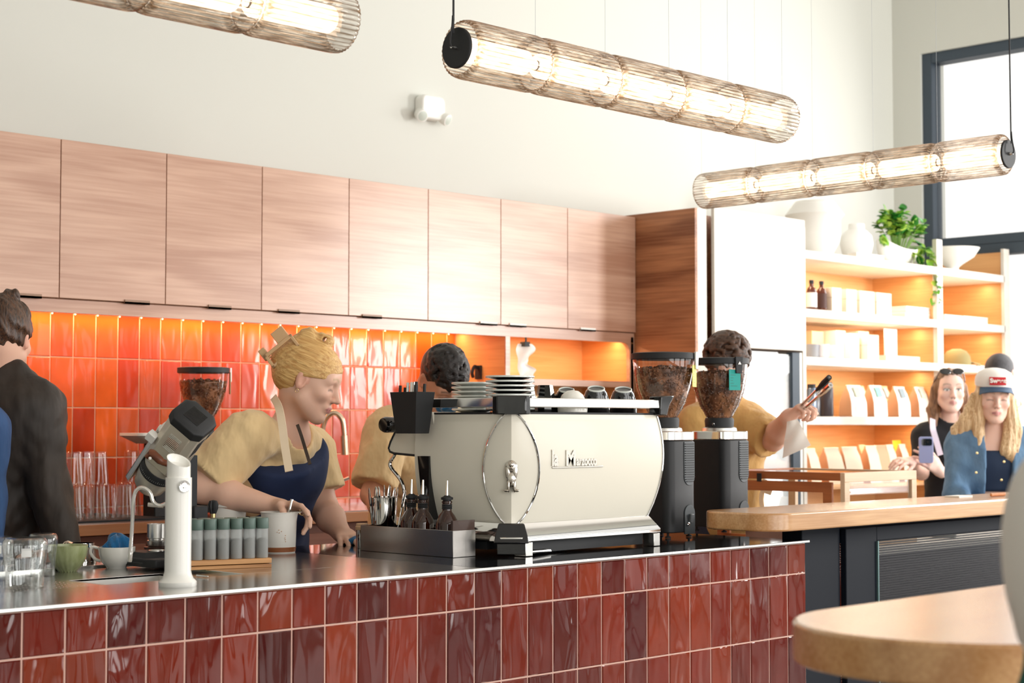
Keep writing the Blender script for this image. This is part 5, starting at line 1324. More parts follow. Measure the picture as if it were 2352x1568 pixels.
# ================================================================= foreground table
tb = thing('high_table', 'thick honey oak table with a fully rounded end in the right foreground', 'table', (0, 0, 0))
pts = [(3.6, .955), (3.6, 1.435)]; yc, rr_ = 1.195, .24
for i in range(33): a = pi/2+pi*i/32; pts.append((2.125+rr_*1.0*cos(a), yc+rr_*sin(a)))
G().prism(pts, 1.088, 1.145).build('table_top', M_oakbar, tb, bevel=.006, seg=4)
for x in (2.9, 3.4):
    G().box(x, x+.06, 1.165, 1.225, .012, 1.087).build('leg', M_barframe, tb, bevel=.003)
    G().box(x-.12, x+.18, .98, 1.41, 0, .012).build('base_plate', M_barframe, tb, bevel=.002)
# ================================================================= wooden display case
cx0 = PY(1940, 1085, 3.52).x; cxe = PY(2105, 1075, 3.52).x; cyb = 4.12
dc = thing('display_case', 'wooden glass-sided pastry display case behind the oak bar', 'display case', (cx0, 3.52, .955))
W_, Dd, hh = cxe-cx0, cyb-3.52, PY(1940, 1086, 3.52).z-.955
M_case = wood('lit_case_wood', srgb(222, 196, 166), srgb(204, 172, 140), 0, 1.6, .45, .5)  # case wood as lit by the window, daylight put into the colour
M_caseb = wood('shaded_case_wood', srgb(176, 104, 58), srgb(140, 76, 40), 1, 1.6, .4, .6)  # same case wood on its shaded side, shade put into the colour
g = G(); f = .035
g.box(0, W_, 0, .02, hh-f, hh).box(0, W_, 0, .02, 0, f).box(0, f, 0, .02, f, hh-f).box(W_-f, W_, 0, .02, f, hh-f)
g.build('front_frame', M_case, dc, bevel=.0015)
G().box(f, W_-f, .008, .012, f, hh-f).build('front_pane', M_clear, dc)
g = G(); g.box(W_-.02, W_, .02, Dd, hh-f, hh).box(W_-.02, W_, .02, Dd, 0, f).box(W_-.02, W_, Dd-f, Dd, f, hh-f)
g.build('side_frame', M_case, dc)
g = G(); g.box(0, .02, .02, Dd, hh-.030, hh).box(0, .02, .02, Dd, 0, f).box(0, .02, Dd-.03, Dd, f, hh-.03); g.build('service_frame', M_caseb, dc, bevel=.001)
dd = G(); dd.box(-.012, 0, .05, Dd-.03, hh-.075, hh-.036).box(-.012, 0, .05, .09, f, hh-.075).box(-.012, 0, Dd-.07, Dd-.03, f, hh-.075); door = dd.build('service_door', M_caseb, dc, bevel=.001)
G().box(-.016, -.012, Dd*.62, Dd*.62+.02, hh-.04, hh-.008).build('catch', M_blackm, door)
G().box(0, W_, .02, Dd, .0, .02).build('case_floor', M_case, dc)
g = G(); g.box(.02, W_-.02, .02, .045, hh-.012, hh).box(.02, W_-.02, Dd-.03, Dd, hh-.012, hh); g.build('lid_frame', M_caseb, dc)
G().box(.02, W_-.02, .045, Dd-.03, hh-.008, hh-.004).build('lid_pane', M_clear, dc)
tag(G().at((cx0+W_*.45, 3.80, .976)).lathe([(.09, 0), (.10, .012), (.03, .014), (.03, .06), (.095, .064), (.10, .075), (0, .072)], 36).build('cake_stand', M_white), 'white cake stand inside the wooden display case', 'cake stand')
# ================================================================= goods on the display shelves
SY = 5.12
def sp3(px, k, dy=.10): p = PY(px, 900, SY+dy); return (p.x, SY+dy, shz[k]+.0008)
def sz_(px0, px1, dy=.1): return PY(px1, 900, SY+dy).x-PY(px0, 900, SY+dy).x
M_kraft = mat('kraft_paper', srgb(206, 172, 138), .8); M_bagw = mat('white_bag_paper', srgb(240, 238, 232), .6)
M_amber2 = mat('amber_bottle', srgb(96, 40, 16), .08, coat=.5, trans=.2)
def amber(label, px, lab):
    o = thing('amber_bottle', label, 'bottle', sp3(px, 1, .10), AL, 'amber pump bottles on the second shelf')
    G().lathe([(.027, 0), (.029, .004), (.029, .105), (.022, .124), (.012, .134), (.011, .150)], 28).build('glass_body', M_amber2, o)
    G().at((0, 0, .150)).lathe([(.013, 0), (.013, .018), (.010, .020)], 20).build('screw_cap', M_blackm, o)
    G().lathe([(.0297, .02), (.0297, .10)], 28, cap=False).build('paper_label', lab, o)
amber('amber bottle with a white label, against the left upright of the display shelves', 1866, mat('label_white', srgb(236, 234, 230), .6))
amber('amber bottle with a dark label, right beside the white labelled bottle', 1889, mat('label_dark', srgb(72, 40, 32), .6))
def carton(name, label, px0, px1, k, hpx, dy, dep_, m, grp=None, face=None, faceh=.75, kk='box', rise=0):
    x0 = PY(px0, 900, SY+dy).x; w = sz_(px0, px1, dy); s_ = hpx/3850*PY(px0, 900, SY+dy).dot(FW) if False else hpx*(Vector((x0, SY+dy)).dot(Vector((ca, sa))))/3850
    o = thing(name, label, kk, (x0, SY+dy, shz[k]+.0008+rise), 0, grp)
    G().box(0, w, 0, dep_, 0, s_).build('carton', m, o, bevel=.0015)
    if face:
        G().box(w*.28, w*.80, -.0008, 0, s_*.12, s_*.90).build('paper_label', face, o)
        G().box(-.0004, w+.0004, -.0012, dep_*.9, s_*.58, s_*.60).build('lid_seam', mat('seam_shadow', srgb(190, 176, 160), .8), o)
    return o
M_cart = mat('cream_carton', srgb(238, 224, 206), .6); M_lbl = mat('pale_blue_label', srgb(190, 200, 206), .7)
for i, (a, b_) in enumerate(((1913, 1935), (1946, 1970), (1977, 2011), (2016, 2050))):
    carton('candle_box', 'cream candle box with pale blue label, '+['leftmost of four, beside the amber bottles', 'second from the left of four', 'third from the left of four', 'rightmost of four, beside the stacked books'][i], a, b_, 1, 57-i*1, .06, .10, M_cart, 'candle boxes on the second shelf', M_lbl)
def book(label, px0, px1, k, z, th, m, grp, dy=.05, dep_=.20):
    x0 = PY(px0, 900, SY+dy).x; w = sz_(px0, px1, dy)
    o = thing('book', label, 'book', (x0, SY+dy, shz[k]+.0008+z), 0, grp)
    G().box(.003, w-.003, .003, dep_, .003, th-.003).build('pages', mat('page_edges', srgb(240, 232, 220), .8), o)
    G().box(0, w, 0, dep_+.002, 0, .003).box(0, w, 0, dep_+.002, th-.003, th).build('cover', m, o, bevel=.0008)
M_bk = mat('white_cover', srgb(244, 243, 240), .5)
book('white book at the bottom of the stack right of the candle boxes', 2082, 2140, 1, 0, .030, M_bk, 'white books on the second shelf')
book('white book in the middle of the stack right of the candle boxes', 2084, 2140, 1, .0305, .018, M_bk, 'white books on the second shelf')
book('white book on top of the stack right of the candle boxes', 2084, 2143, 1, .049, .022, M_bk, 'white books on the second shelf')
book('white book lying on the second shelf right of the upright', 2172, 2214, 1, 0, .026, M_bk, 'white books on the second shelf')
book('thin white book on top of the one right of the upright', 2172, 2214, 1, .0265, .016, M_bk, 'white books on the second shelf')
book('thick white book at the right end of the second shelf', 2216, 2272, 1, 0, .044, M_bk, 'white books on the second shelf')
o = thing('mug', 'grey mug at the left end of the third shelf', 'mug', sp3(1866, 2, .10), 0, 'mugs on the third shelf')
G().lathe([(.030, 0), (.036, .006), (.041, .075), (.038, .075), (.034, .01), (0, .008)], 30, cap=False).build('mug_wall', mat('grey_glaze', srgb(150, 152, 158), .4), o)
for px, l in ((1890, 'white mug between the grey mug and another white mug'), (1919, 'white mug in front of the tallest cream box')):
    o2 = thing('mug', l, 'mug', sp3(px, 2, .07), 0, 'mugs on the third shelf')
    G().lathe([(.026, 0), (.034, .008), (.039, .075), (.036, .075), (.030, .01), (0, .008)], 30, cap=False).build('mug_wall', mat('mug_white', srgb(232, 230, 234), .4), o2)
carton('gift_box', 'peach box standing behind the mugs at far left of the third shelf', 1866, 1893, 2, 66, .22, .10, mat('peach_card', srgb(226, 180, 140), .7), 'cartons on the third shelf')
carton('gift_box', 'tall cream box behind the white mugs', 1922, 1943, 2, 68, .16, .14, M_cart, 'cartons on the third shelf')
carton('gift_box', 'tall cream carton beside the mugs, third shelf', 1955, 1975, 2, 62, .12, .14, M_cart, 'cartons on the third shelf')
carton('gift_box', 'wide cream carton behind the pale green one', 1974, 1997, 2, 70, .20, .14, M_cart, 'cartons on the third shelf')
carton('gift_box', 'pale green box with an oval motif on the third shelf', 1994, 2020, 2, 60, .08, .14, mat('pale_green_card', srgb(226, 226, 200), .7), 'cartons on the third shelf', mat('pale_green_motif', srgb(214, 216, 180), .7))
carton('flat_box', 'flat pink box lying on the third shelf', 2036, 2114, 2, 14, .06, .16, mat('pink_card', srgb(240, 208, 198), .7), None)
o = carton('small_card_box', 'narrow white box standing on the flat pink box', 2042, 2062, 2, 62, .08, .03, mat('white_card', srgb(244, 242, 236), .6), None, rise=.034)
# olive cap
p = sp3(2198, 2, .10)
o = thing('baseball_cap', 'olive baseball cap on the third shelf beside the upright', 'cap', p, -.35)
M_ol = mat('olive_cotton', srgb(150, 136, 92), .85)
G().at(sc=(1, 1.15, 1)).lathe([(.080, .0), (.082, .02), (.076, .055), (.055, .085), (.025, .098), (0, .100)], 36, cap=False).build('crown', M_ol, o)
G().sheet(lambda u, v: ((.070+v*.085)*cos((u-.5)*1.7), (.070+v*.085)*sin((u-.5)*1.7)*(.95-.15*v), .012-.012*v-.02*abs(u-.5)**2*4*v+.012), 14, 6, .003).build('brim', M_ol, o)
G().frame((.06, -.045, .05), (.8, -.6, .35), (0, 0, 1)).box(-.012, .012, -.018, .018, 0, .002).build('patch', mat('pink_patch', srgb(220, 180, 168), .7), o)
# fourth shelf: thermos flasks and coffee bags
for i, (px, r_, hpx, m, l) in enumerate(((1864, .028, 76, mat('blue_steel', srgb(110, 122, 140), .25, metal=.7), 'blue-grey steel flask, leftmost of three'), (1877, .030, 70, mat('grey_steel', srgb(150, 152, 158), .25, metal=.7), 'grey steel flask, middle of three'), (1899, .036, 82, mat('charcoal_steel', srgb(58, 50, 56), .3), 'dark flask, rightmost of three'))):
    h_ = hpx/3850*8.9
    o = thing('flask', l+' on the fourth shelf', 'flask', sp3(px, 3, .10+.05*(i == 1)), 0, 'flasks on the fourth shelf')
    G().lathe([(r_*.95, 0), (r_, .004), (r_, h_*.82), (r_*.8, h_*.88)], 28).build('flask_body', m, o); G().lathe([(r_*.82, h_*.88), (r_*.82, h_), (0, h_)], 24).build('flask_lid', M_blackm, o)
def bag(label, px0, px1, k, hpx, dy, m, side, grp, tagm=None, rot=0):
    x0 = PY(px0, 900, SY+dy).x; w = sz_(px0, px1, dy); d_ = Vector((x0, SY+dy)).dot(Vector((ca, sa))); h_ = hpx*d_/3850; dp = .085
    o = thing('coffee_bag', label, 'coffee bag', (x0+w/2, SY+dy+dp/2, shz[k]+.0008), rot, grp)
    g = G(); rings = []
    for z, fx, fy in ((0, .94, 1), (.05, 1, 1), (.45, .99, .92), (.75, .93, .55), (.92, .88, .16), (1, .88, .12)):
        a, b_ = w/2*fx, dp/2*fy; zz = z*h_
        rings.append([(-a, -b_, zz), (0, -b_*1.04, zz), (a, -b_, zz), (a*.97, 0, zz), (a, b_, zz), (0, b_*1.04, zz), (-a, b_, zz), (-a*.97, 0, zz)])
    g.loft(rings); g.c = 1; g.build('bag_body', [m, side], o, bevel=.002)
    me = o.children[0].data
    for p_ in me.polygons:
        p_.material_index = 1 if abs(p_.normal.x) > .7 else 0
    if tagm:
        g = G(); g.at((0, -dp*.30, h_*.78), (radians(-22), 0, 0)).box(-w*.18, w*.18, -.004, -.002, -h_*.16, h_*.16); g.build('origin_tag', tagm, o)
        g = G()
        for j in range(3): g.at((0, -dp/2*.97-.0015, h_*(.30-j*.06)), (0, 0, 0)).box(-w*.30, w*(.30-.1*(j == 2)), -.0006, .0006, -.003, .003)
        g.build('printed_lines', mat('grey_print', srgb(190, 188, 182), .8), o)
side4 = mat('kraft_gusset', srgb(196, 150, 116), .8)
tg = [mat('sage_tag', srgb(190, 200, 180), .7), mat('aqua_tag', srgb(150, 214, 208), .7), mat('slate_tag', srgb(150, 164, 170), .7), mat('celadon_tag', srgb(206, 214, 196), .7)]
for i, (a, b_, hp) in enumerate(((1956, 1992, 73), (2008, 2039, 73), (2064, 2092, 70), (2112, 2136, 70))):
    bag('white coffee bag with %s tag on the fourth shelf' % ['sage', 'aqua', 'slate blue', 'celadon'][i], a, b_, 3, hp, .05, M_bagw, side4, 'coffee bags on the fourth shelf', tg[i])
for i, (a, b_) in enumerate(((1972, 1999), (2030, 2052), (2088, 2112))):
    bag('tan sided coffee bag in the rear row of the fourth shelf, '+['leftmost', 'middle', 'rightmost'][i], a, b_, 3, 72, .20, M_kraft, side4, 'rear coffee bags on the fourth shelf', tg[(i+1) % 4])
ocr = mat('ochre_tag', srgb(238, 200, 110), .7)
lab5 = ['leftmost, beside the shelf upright', 'second from the left', 'third from the left', 'fourth from the left, behind the next', 'fifth from the left', 'sixth from the left', 'seventh from the left, near the yellow one', 'rightmost']
for i, (a, b_, m) in enumerate(((1863, 1886, M_bagw), (1903, 1940, M_bagw), (1943, 1982, M_bagw), (1984, 2000, M_kraft), (1998, 2026, M_bagw), (2022, 2048, M_kraft), (2046, 2064, M_bagw), (2076, 2092, M_bagw))):
    bag('pale coffee bag on the lowest visible shelf, '+lab5[i], a, b_, 4, 86, .05+.10*(i == 3), mat('cream_bag', srgb(240, 224, 200), .7) if m is M_bagw else M_kraft, side4, 'coffee bags on the lowest visible shelf', None)
for i, (a, b_) in enumerate(((2060, 2082), (2090, 2112))): bag('yellow coffee bag behind the pale bags, '+['left one', 'right one'][i], a, b_, 4, 92, .20, mat('yellow_bag', srgb(240, 196, 60), .6), side4, 'yellow coffee bags')
# top shelf: vases, planter, books, bowl
def top(px, dy): p = PY(px, 600, SY+dy); return (p.x, p.y, shz[0]+.0008)
o = tag(G().at(top(1860, .20)).lathe([(.10, 0), (.12, .01), (.165, .10), (.185, .16), (.185, .30), (.19, .32), (.145, .40), (.13, .43), (.12, .43), (.10, .36), (0, .36)], 80, cap=False, rib=lambda i, z: .008*sin(i*2*pi/80*20)).build('ribbed_vase', M_whitem, ang=70), 'large ribbed white vase with a sloping collar on top of the shelves', 'vase')
o.scale = (.93, .93, .93); o.location = (0, 0, 0)
def put(o, loc, sc=1):
    o.location = loc; o.scale = (sc, sc, sc); return o
COLR = o
COL.objects.unlink(o); bpy.data.objects.remove(o)
o = G().lathe([(.10, 0), (.115, .008), (.165, .10), (.178, .16), (.178, .27), (.205, .30), (.150, .375), (.135, .395), (.12, .395), (.10, .34), (0, .34)], 120, cap=False, rib=lambda i, z: .006*(i % 2)).build('ribbed_vase', M_whitem, ang=70)
tag(put(o, top(1872, .22), .80), 'large ribbed white vase with a sloping collar on top of the shelves', 'vase')
o = G().lathe([(.055, 0), (.065, .006), (.105, .07), (.118, .13), (.108, .19), (.075, .225), (.058, .235), (.056, .275), (.045, .275), (.045, .23), (0, .2)], 48, cap=False).build('round_vase', M_whitem, ang=60)
tag(put(o, top(1968, .19), .80), 'rounder white vase with a short neck beside the ribbed vase', 'vase')
x0 = PY(1966, 600, SY+.01).x
o = thing('book', 'grey-edged white book lying on the top shelf between vase and planter', 'book', (x0, SY+.005, shz[0]+.0008)); w = sz_(1962, 2026, .03)
G().box(.002, w-.002, .002, .06, .002, .022).build('pages', mat('page_edges', (0, 0, 0)), o); G().box(0, w, 0, .062, 0, .002).box(0, w, 0, .062, .022, .0245).build('cover', M_bk, o)
pl = thing('planter', 'white boat-shaped planter on the top shelf holding the trailing plant', 'planter', top(2062, .16))
g = G(); rings = []
for i in range(17):
    t = i/16; x = -.20+.40*t; q = sin(pi*t)**.55+.02; lift = .095+.055*abs(2*t-1)**2.2*(1.15 if t < .5 else .75)
    rings.append([(x, .085*q*cos(a)*-1, lift-(lift-.0)*(sin(a) if sin(a) > 0 else 0)*q**.5) for a in [pi*k/14 for k in range(15)]]+[(x, .078*q*cos(a), lift-.004-(lift-.012)*sin(a)*q**.5*.9) for a in [pi*k/14 for k in range(15)]])
g.loft(rings); g.build('planter_bowl', M_whitem, pl, ang=60)
G().at((0, 0, .085), sc=(1, .5, 1)).lathe([(.12, 0), (.10, .02), (0, .03)], 24).build('dark_pot', mat('dark_pot', srgb(50, 54, 60), .6), pl)
# trailing pothos
pot = thing('trailing_plant', 'bright green trailing plant spilling from the white planter', 'plant', top(2062, .16))
rnd = random.Random(3)
M_leaf = mat('pothos_leaf', srgb(104, 168, 52), .35, spec=.5, noise=(srgb(196, 222, 100), (14, 14, 14), 2, .45, .62)); M_leafd = mat('pothos_leaf_dark', srgb(46, 120, 44), .35); M_stem = mat('green_stem', srgb(120, 160, 70), .5)
def leaf(g, p, d, n, L):
    d = Vector(d).normalized(); n = Vector(n); n = (n-d*n.dot(d)).normalized(); s_ = d.cross(n)
    prof = [(0, .0), (.12, .30), (.35, .42), (.62, .34), (.85, .16), (1, 0)]
    vs = [tuple(p)]; row = []
    for t, w in prof[1:-1]:
        c = p+d*t*L-n*.10*L*t*t*2; vs += [tuple(c-s_*w*L+n*.06*L), tuple(c-n*.03*L), tuple(c+s_*w*L+n*.06*L)]
    vs.append(tuple(p+d*L-n*.22*L))
    fs = [(0, 1, 2), (0, 2, 3)]
    for k in range(3): o_ = 1+3*k; fs += [(o_, o_+3, o_+4, o_+1), (o_+1, o_+4, o_+5, o_+2)]
    fs += [(10, 13, 11), (11, 13, 12)]
    g.raw(vs, fs)
gs = G(); gl_ = G(); gd = G(); 
vines = []
for i in range(46):
    a = rnd.uniform(0, 2*pi); rr = rnd.uniform(.03, .17); hz_ = rnd.uniform(.05, .22)*(1-rr*2.2)+.06
    x = rr*cos(a)*1.15; y = rr*sin(a)*.75-.01
    pts = smooth_path([(x*.3, y*.3, .09), (x*.7, y*.7, .10+hz_*.7), (x, y, .10+hz_)], 3); gs.tube(pts, .0022, 5)
    for q in pts[3:]: vines.append((q, Vector((x, y, .06))+Vector((rnd.uniform(-.1, .1), rnd.uniform(-.1, .1), rnd.uniform(-.05, .1)))))
trail = [[(.10, -.02, .12), (.15, -.10, .10), (.165, -.13, .02), (.17, -.14, -.06), (.175, -.14, -.14), (.18, -.14, -.19)], [(.12, 0, .13), (.20, -.07, .12), (.235, -.10, .06), (.24, -.10, .02)], [(.1, 0, .15), (.21, .0, .16), (.26, -.05, .10)], [(-.1, 0, .14), (-.19, -.02, .14), (-.22, -.03, .17)], [(.02, -.03, .1), (.05, -.10, .07), (.05, -.11, .03)]]
for tr_ in trail:
    pts = smooth_path(tr_, 4); gs.tube(pts, .0025, 5)
    for q in pts[2:]: vines.append((q, Vector((rnd.uniform(-.3, .5), rnd.uniform(-1, 0), rnd.uniform(-1, -.1)))))
for q, dr in vines:
    for _ in range(2 if rnd.random() < .75 else 1):
        d_ = (dr.normalized()+Vector((rnd.uniform(-.8, .8), rnd.uniform(-.8, .8), rnd.uniform(-.6, .6)))).normalized(); n_ = Vector((rnd.uniform(-.5, .5), rnd.uniform(-.7, .3), 1))
        leaf(gd if rnd.random() < .3 else gl_, q, d_, n_, rnd.uniform(.038, .062))
gs.build('stems', M_stem, pot); gl_.build('leaves', M_leaf, pot, ang=80); gd.build('dark_leaves', M_leafd, pot, ang=80)
o = G().lathe([(.045, 0), (.040, .01), (.035, .035), (.06, .055), (.13, .10), (.165, .155), (.155, .155), (.11, .10), (0, .06)], 60, cap=True).build('footed_bowl', M_whitem, ang=60)
tag(put(o, top(2188, .16), 1.0), 'white footed bowl on the top shelf right of the upright', 'bowl')
# ================================================================= niche contents and things on the back counter
p = PY(1206, 790, 5.53)
o = thing('hanging_paper', 'sheet of crumpled white paper hanging from a black bulldog clip in the niche', 'paper', (p.x, p.y, p.z))
def pf(u, v):
    w = .092+.022*sin(v*13+.6)+.010*sin(v*29)-.03*max(0, .12-v)*5; x = -.060+u*w; z = -v*.26-.012*u*sin(v*8)
    return (x, -.012+.010*sin(u*6+v*8)+.007*sin(v*17+u*4), z)
G().sheet(pf, 16, 34, .0006).build('paper_sheet', mat('white_paper', srgb(246, 236, 228), .8), o, ang=80)
g = G().box(-.024, .012, -.022, .010, -.012, .010).box(-.010, -.002, -.014, -.008, .010, .05); g.build('clip', M_blackm, o, bevel=.001)
G().tube([(-.006, -.01, .03), (-.006, .0, .055)], .002, 6).build('hook', M_blackm, o)
zn = shz[0]
p = PX(1100, 856, 5.575)
o = thing('wall_hook_bracket', 'small dark metal bracket on the oak upright left of the hanging paper', 'bracket', (5.575, p.y, p.z), -pi/2)
G().tube(smooth_path([(0, 0, .02), (0, -.03, .03), (0, -.045, .0), (-.01, -.03, -.02)], 4), .008, 8).build('hook', M_blackm, o); G().box(-.02, .02, -.008, .001, -.03, .035).build('back_plate', M_blackm, o)
p = PY(1138, 866, 5.66)
tag(G().at((p.x-.01, 5.66, 0)).box(-.04, .03, -.02, .02, zs_+1.06-.06+.001, p.z+.01).build('paper_stack', M_bk), 'white box standing in the niche behind the saucers', 'box')
# faucet
fp = PY(756, 1120, 5.42); f0 = Vector((fp.x, 5.42, 1.070)); dF = f0.xy.dot(Vector((ca, sa)))
o = thing('kitchen_tap', 'tall brushed gooseneck tap at the back counter', 'tap', f0)
def fq(px, py): return D(px, py, dF/ct)-f0
zb_ = fq(742, 1110)
pts = [Vector((fq(742, 1110).x, fq(742, 1110).y, 0)), fq(740, 1060), fq(740, 1000), fq(746, 966), fq(760, 950), fq(774, 950), fq(786, 964), fq(790, 990), fq(791, 1010)]
G().tube(smooth_path(pts, 6), .0115, 14).build('spout', mat('warm_nickel', (.74, .60, .45), .25, metal=1), o)
G().tube([fq(790, 1000), fq(792, 1044)], [.0150, .0160], 16).build('spray_head', mat('warm_nickel', (0, 0, 0)), o)
G().tube([Vector((pts[0].x, pts[0].y, 0)), Vector((pts[0].x, pts[0].y, .10))], .016, 16).build('tap_base', mat('warm_nickel', (0, 0, 0)), o)
G().tube([fq(745, 1108), fq(775, 1108)], .012, 14).build('lever_joint', M_alu, o); G().tube([fq(775, 1108), fq(802, 1097)], [.006, .007], 10).build('lever', M_alu, o)
# rack of upturned clear glasses
M_gl = glass('tumbler_glass', (.95, .96, .96), 0, 1.5)
gp = None; spots = []
for row, (Yg, xs) in enumerate(((5.40, (165, 222, 282)), (5.52, (190, 248, 300)), (5.64, (180, 230, 285)))):
    for px in xs: spots.append((PY(px, 1180, Yg).x, Yg, row, px))
wh = {0: 'front row', 1: 'middle row', 2: 'rear row'}
nm = {165: 'leftmost', 222: 'second from left', 282: 'third from left', 340: 'rightmost', 190: 'left one', 248: 'middle one', 300: 'right one', 180: 'left one', 230: 'middle one', 285: 'right one'}
def gsh(s_, lift): return [(.038, 0), (.040, .002), (.038, .010), (.030, .115), (.027, .120), (.0, .120)]
for x, Yg, row, px in spots:
    l = 'upturned clear glass on the back counter, %s, %s' % (wh[row], nm[px])
    if gp is None:
        gp = thing('drinking_glass', l, 'glass', (x, Yg, 1.076), group='upturned glasses on the back counter')
        G().lathe([(.040, 0), (.041, .002), (.040, .012), (.031, .118), (.027, .122), (0, .122), (0, .116), (.026, .115), (.036, .012), (.037, .0)], 30, cap=False).build('glass_wall', M_gl, gp)
    else: dup(gp, (x, Yg, 1.076), label=l)
    if row < 2 and px not in (282, 248):
        dup(gp, (x+.004, Yg, 1.2), label='upturned clear glass stacked on top, %s, %s' % (wh[row], nm[px]), sc=(.96, .96, 1.0))
a = PY(150, 1200, 5.40).x
tag(G().box(a-.2, PY(352, 1190, 5.4).x, 5.30, 5.76, 1.0695, 1.0755).build('glass_mat', M_blackm), 'black draining mat under the upturned glasses', 'mat')
p = PY(362, 1000, 5.45)
o = thing('tray_stand', 'white tray on a black stand behind the slanted grinder', 'stand', (p.x, 5.45, 1.0695))
zt3 = p.z-1.0695
G().at((0, 0, zt3)).loft([[(x*.55, y*.6, -.03) for x, y in rrect(.26, .16, .03)], [(x, y, 0) for x, y in rrect(.26, .16, .03)], [(x, y, .010) for x, y in rrect(.26, .16, .03)]]).build('tray_top', M_whitem, o)
G().box(-.03, .14, -.03, .05, 0, zt3-.03).build('stand_body', M_blackm, o, bevel=.004)
# ================================================================= people
DN = Vector((0, 0, -1)); UPW = Vector((0, 0, 1)); FH = Vector((ca, sa, 0))
M_tan = mat('tan_cotton', srgb(230, 200, 150), .9, sheen=.2, bump=((13, 13, 7), .8, .022))
M_navy = mat('navy_denim', srgb(30, 44, 78), .85, bump=((600, 600, 600), .4, .0006))
M_navyd = mat('navy_jersey', srgb(24, 36, 60), .85)
fair = (.76, .47, .35); fair2 = (.76, .46, .34)
def V(*a): return D(*a)
# ---- blonde barista
H = Head(V(707, 876, 5.24), RT*.93+DN*.36-FH*.10, UPW*.93+RT*.36, 1.0, closed=True, skin=fair, brow=(.45, .30, .16), lips=(.62, .27, .24))
J = dict(nb=V(668, 990, 5.30), pv=V(575, 1325, 5.62), shA=V(575, 1000, 5.16), elA=V(462, 1120, 5.10), wrA=V(640, 1166, 5.03), shB=V(712, 1035, 5.52), elB=V(745, 1170, 5.48), wrB=V(788, 1228, 5.34))
org = Vector((J['pv'].x, J['pv'].y, 0))
hA = dict(wr=J['wrA'], d=(V(700, 1166, 4.97)-J['wrA']), n=DN*.8-FH*.5, side=-1, curl=(.25, .40, .62, .70), thumb=.9, spread=.10)
hB = dict(wr=J['wrB'], d=(V(818, 1242, 5.16)-J['wrB']), n=DN, side=1, curl=(.15, .2, .25, .3), thumb=.2)
body, inf = figure('blonde barista in tan tee and navy apron leaning over the worktop', J, H, org, None, hands=(hA, hB), arm=(.052, .046, .045, .027), h=.010, fh=.0042, lower=(.03, .035, .06))
garment('tee_shirt', body, org, J, inf, M_tan, infl=.014, sleeve=(.86, .70), sl_r=(.078, .086), h=.0075, seed=3, folds=.0045, neck=.006)
# apron: bib and skirt
fwd, lat, up = inf['fw'], inf['lat'], inf['up']
S = SD([min(J['pv'][i], J['nb'][i])-.30 for i in range(3)], [max(J['pv'][i], J['nb'][i])+.30 for i in range(3)], .009)
cm, wa, pv = inf['cm'], inf['wa'], J['pv']
front = fwd
S.cap(cm+up*.08-lat*.04+fwd*.0, cm+up*.08+lat*.04, .136, .136, .05, sq=(fwd, .95)); S.cap(cm, wa, .150, .150, .05, sq=(fwd, .92)); S.cap(wa, pv-up*.25, .156, .18, .05, sq=(fwd, .92))
S.cut(cm+up*.135, up); S.cut(cm-fwd*.02, -fwd)
S.disp(wav(8, 45, .005))
ap = sd_obj('apron', S, M_navy, parent=body, org=org)
M_strap = mat('cream_strap', srgb(236, 214, 184), .8)
def ribbon(name, pts, w, th, m, parent, org, nrm):
    pts = smooth_path(pts, 6); g = G(); rings = []
    for i, p in enumerate(pts):
        d_ = (pts[min(i+1, len(pts)-1)]-pts[max(i-1, 0)]).normalized(); n_ = Vector(nrm); n_ = (n_-d_*n_.dot(d_)).normalized(); s_ = d_.cross(n_)
        rings.append([tuple(p-Vector(org)+s_*w*a+n_*th*b) for a, b in ((-.5, -.5), (.5, -.5), (.5, .5), (-.5, .5))])
    return g.loft(rings).build(name, m, parent)
ribbon('apron_strap', [V(628, 912, 5.22), V(640, 935, 5.12), V(648, 975, 5.05), V(655, 1028, 5.02), V(664, 1082, 4.99)], .024, .004, M_strap, body, org, -FH)
ribbon('apron_strap', [V(683, 975, 5.16), V(692, 1000, 5.14), V(702, 1033, 5.15), V(712, 1066, 5.13)], .010, .003, mat('dark_strap', srgb(70, 58, 50), .8), body, org, -FH)
# swept-back hair with bun, in head coordinates
M_blond = hairmat('blonde_hair', srgb(228, 188, 124), srgb(196, 146, 86), 1)
S = SD([-.13, -.20, -.10], [.13, .12, .22], .0042)
rd = lambda x, y, z: .0012*np.sin(z*300+np.sin(y*20)*1.2+x*90)+.0008*np.sin(z*620+y*30+x*200)
S.ell((0, -.010, .036), (.083, .108, .094), .01, noise=rd); S.ell((0, -.060, .005), (.062, .055, .060), .03, noise=rd)
S.cutf(lambda x, y, z: ((y-.074)*.62-(z-.040)*.55+.0)*1.0+x*0)
S.cutf(lambda x, y, z: np.minimum(-(z+.0)*1.0+.002+np.maximum(y+.035, 0)*.25, y+.022+x*0))
S.cap((-.0, -.090, .045), (.0, -.050, .128), .046, .032, .02, noise=rd); S.cap((0, -.05, .128), (.0, .005, .140), .026, .020, .015, noise=lambda x, y, z: .003*np.sin(y*160+z*120)); S.ell((.0, .012, .138), (.022, .022, .022), .01)
S.ell((.0, .004, .141), (.03, .008, .009), .004, mode='sub')
S.cap((0, -.112, .035), (0, -.088, .0), .020, .022, .02, noise=rd)
mwl = Matrix.Translation(H.c-org) @ H.M.to_4x4()
sd_obj('hair', S, M_blond, parent=body, mw=mwl)
M_clip = mat('tan_clip', srgb(206, 168, 124), .35)
gg = G(); q0 = Matrix.Translation((.048, -.100, .060)) @ Matrix.Rotation(radians(-30), 4, 'X')
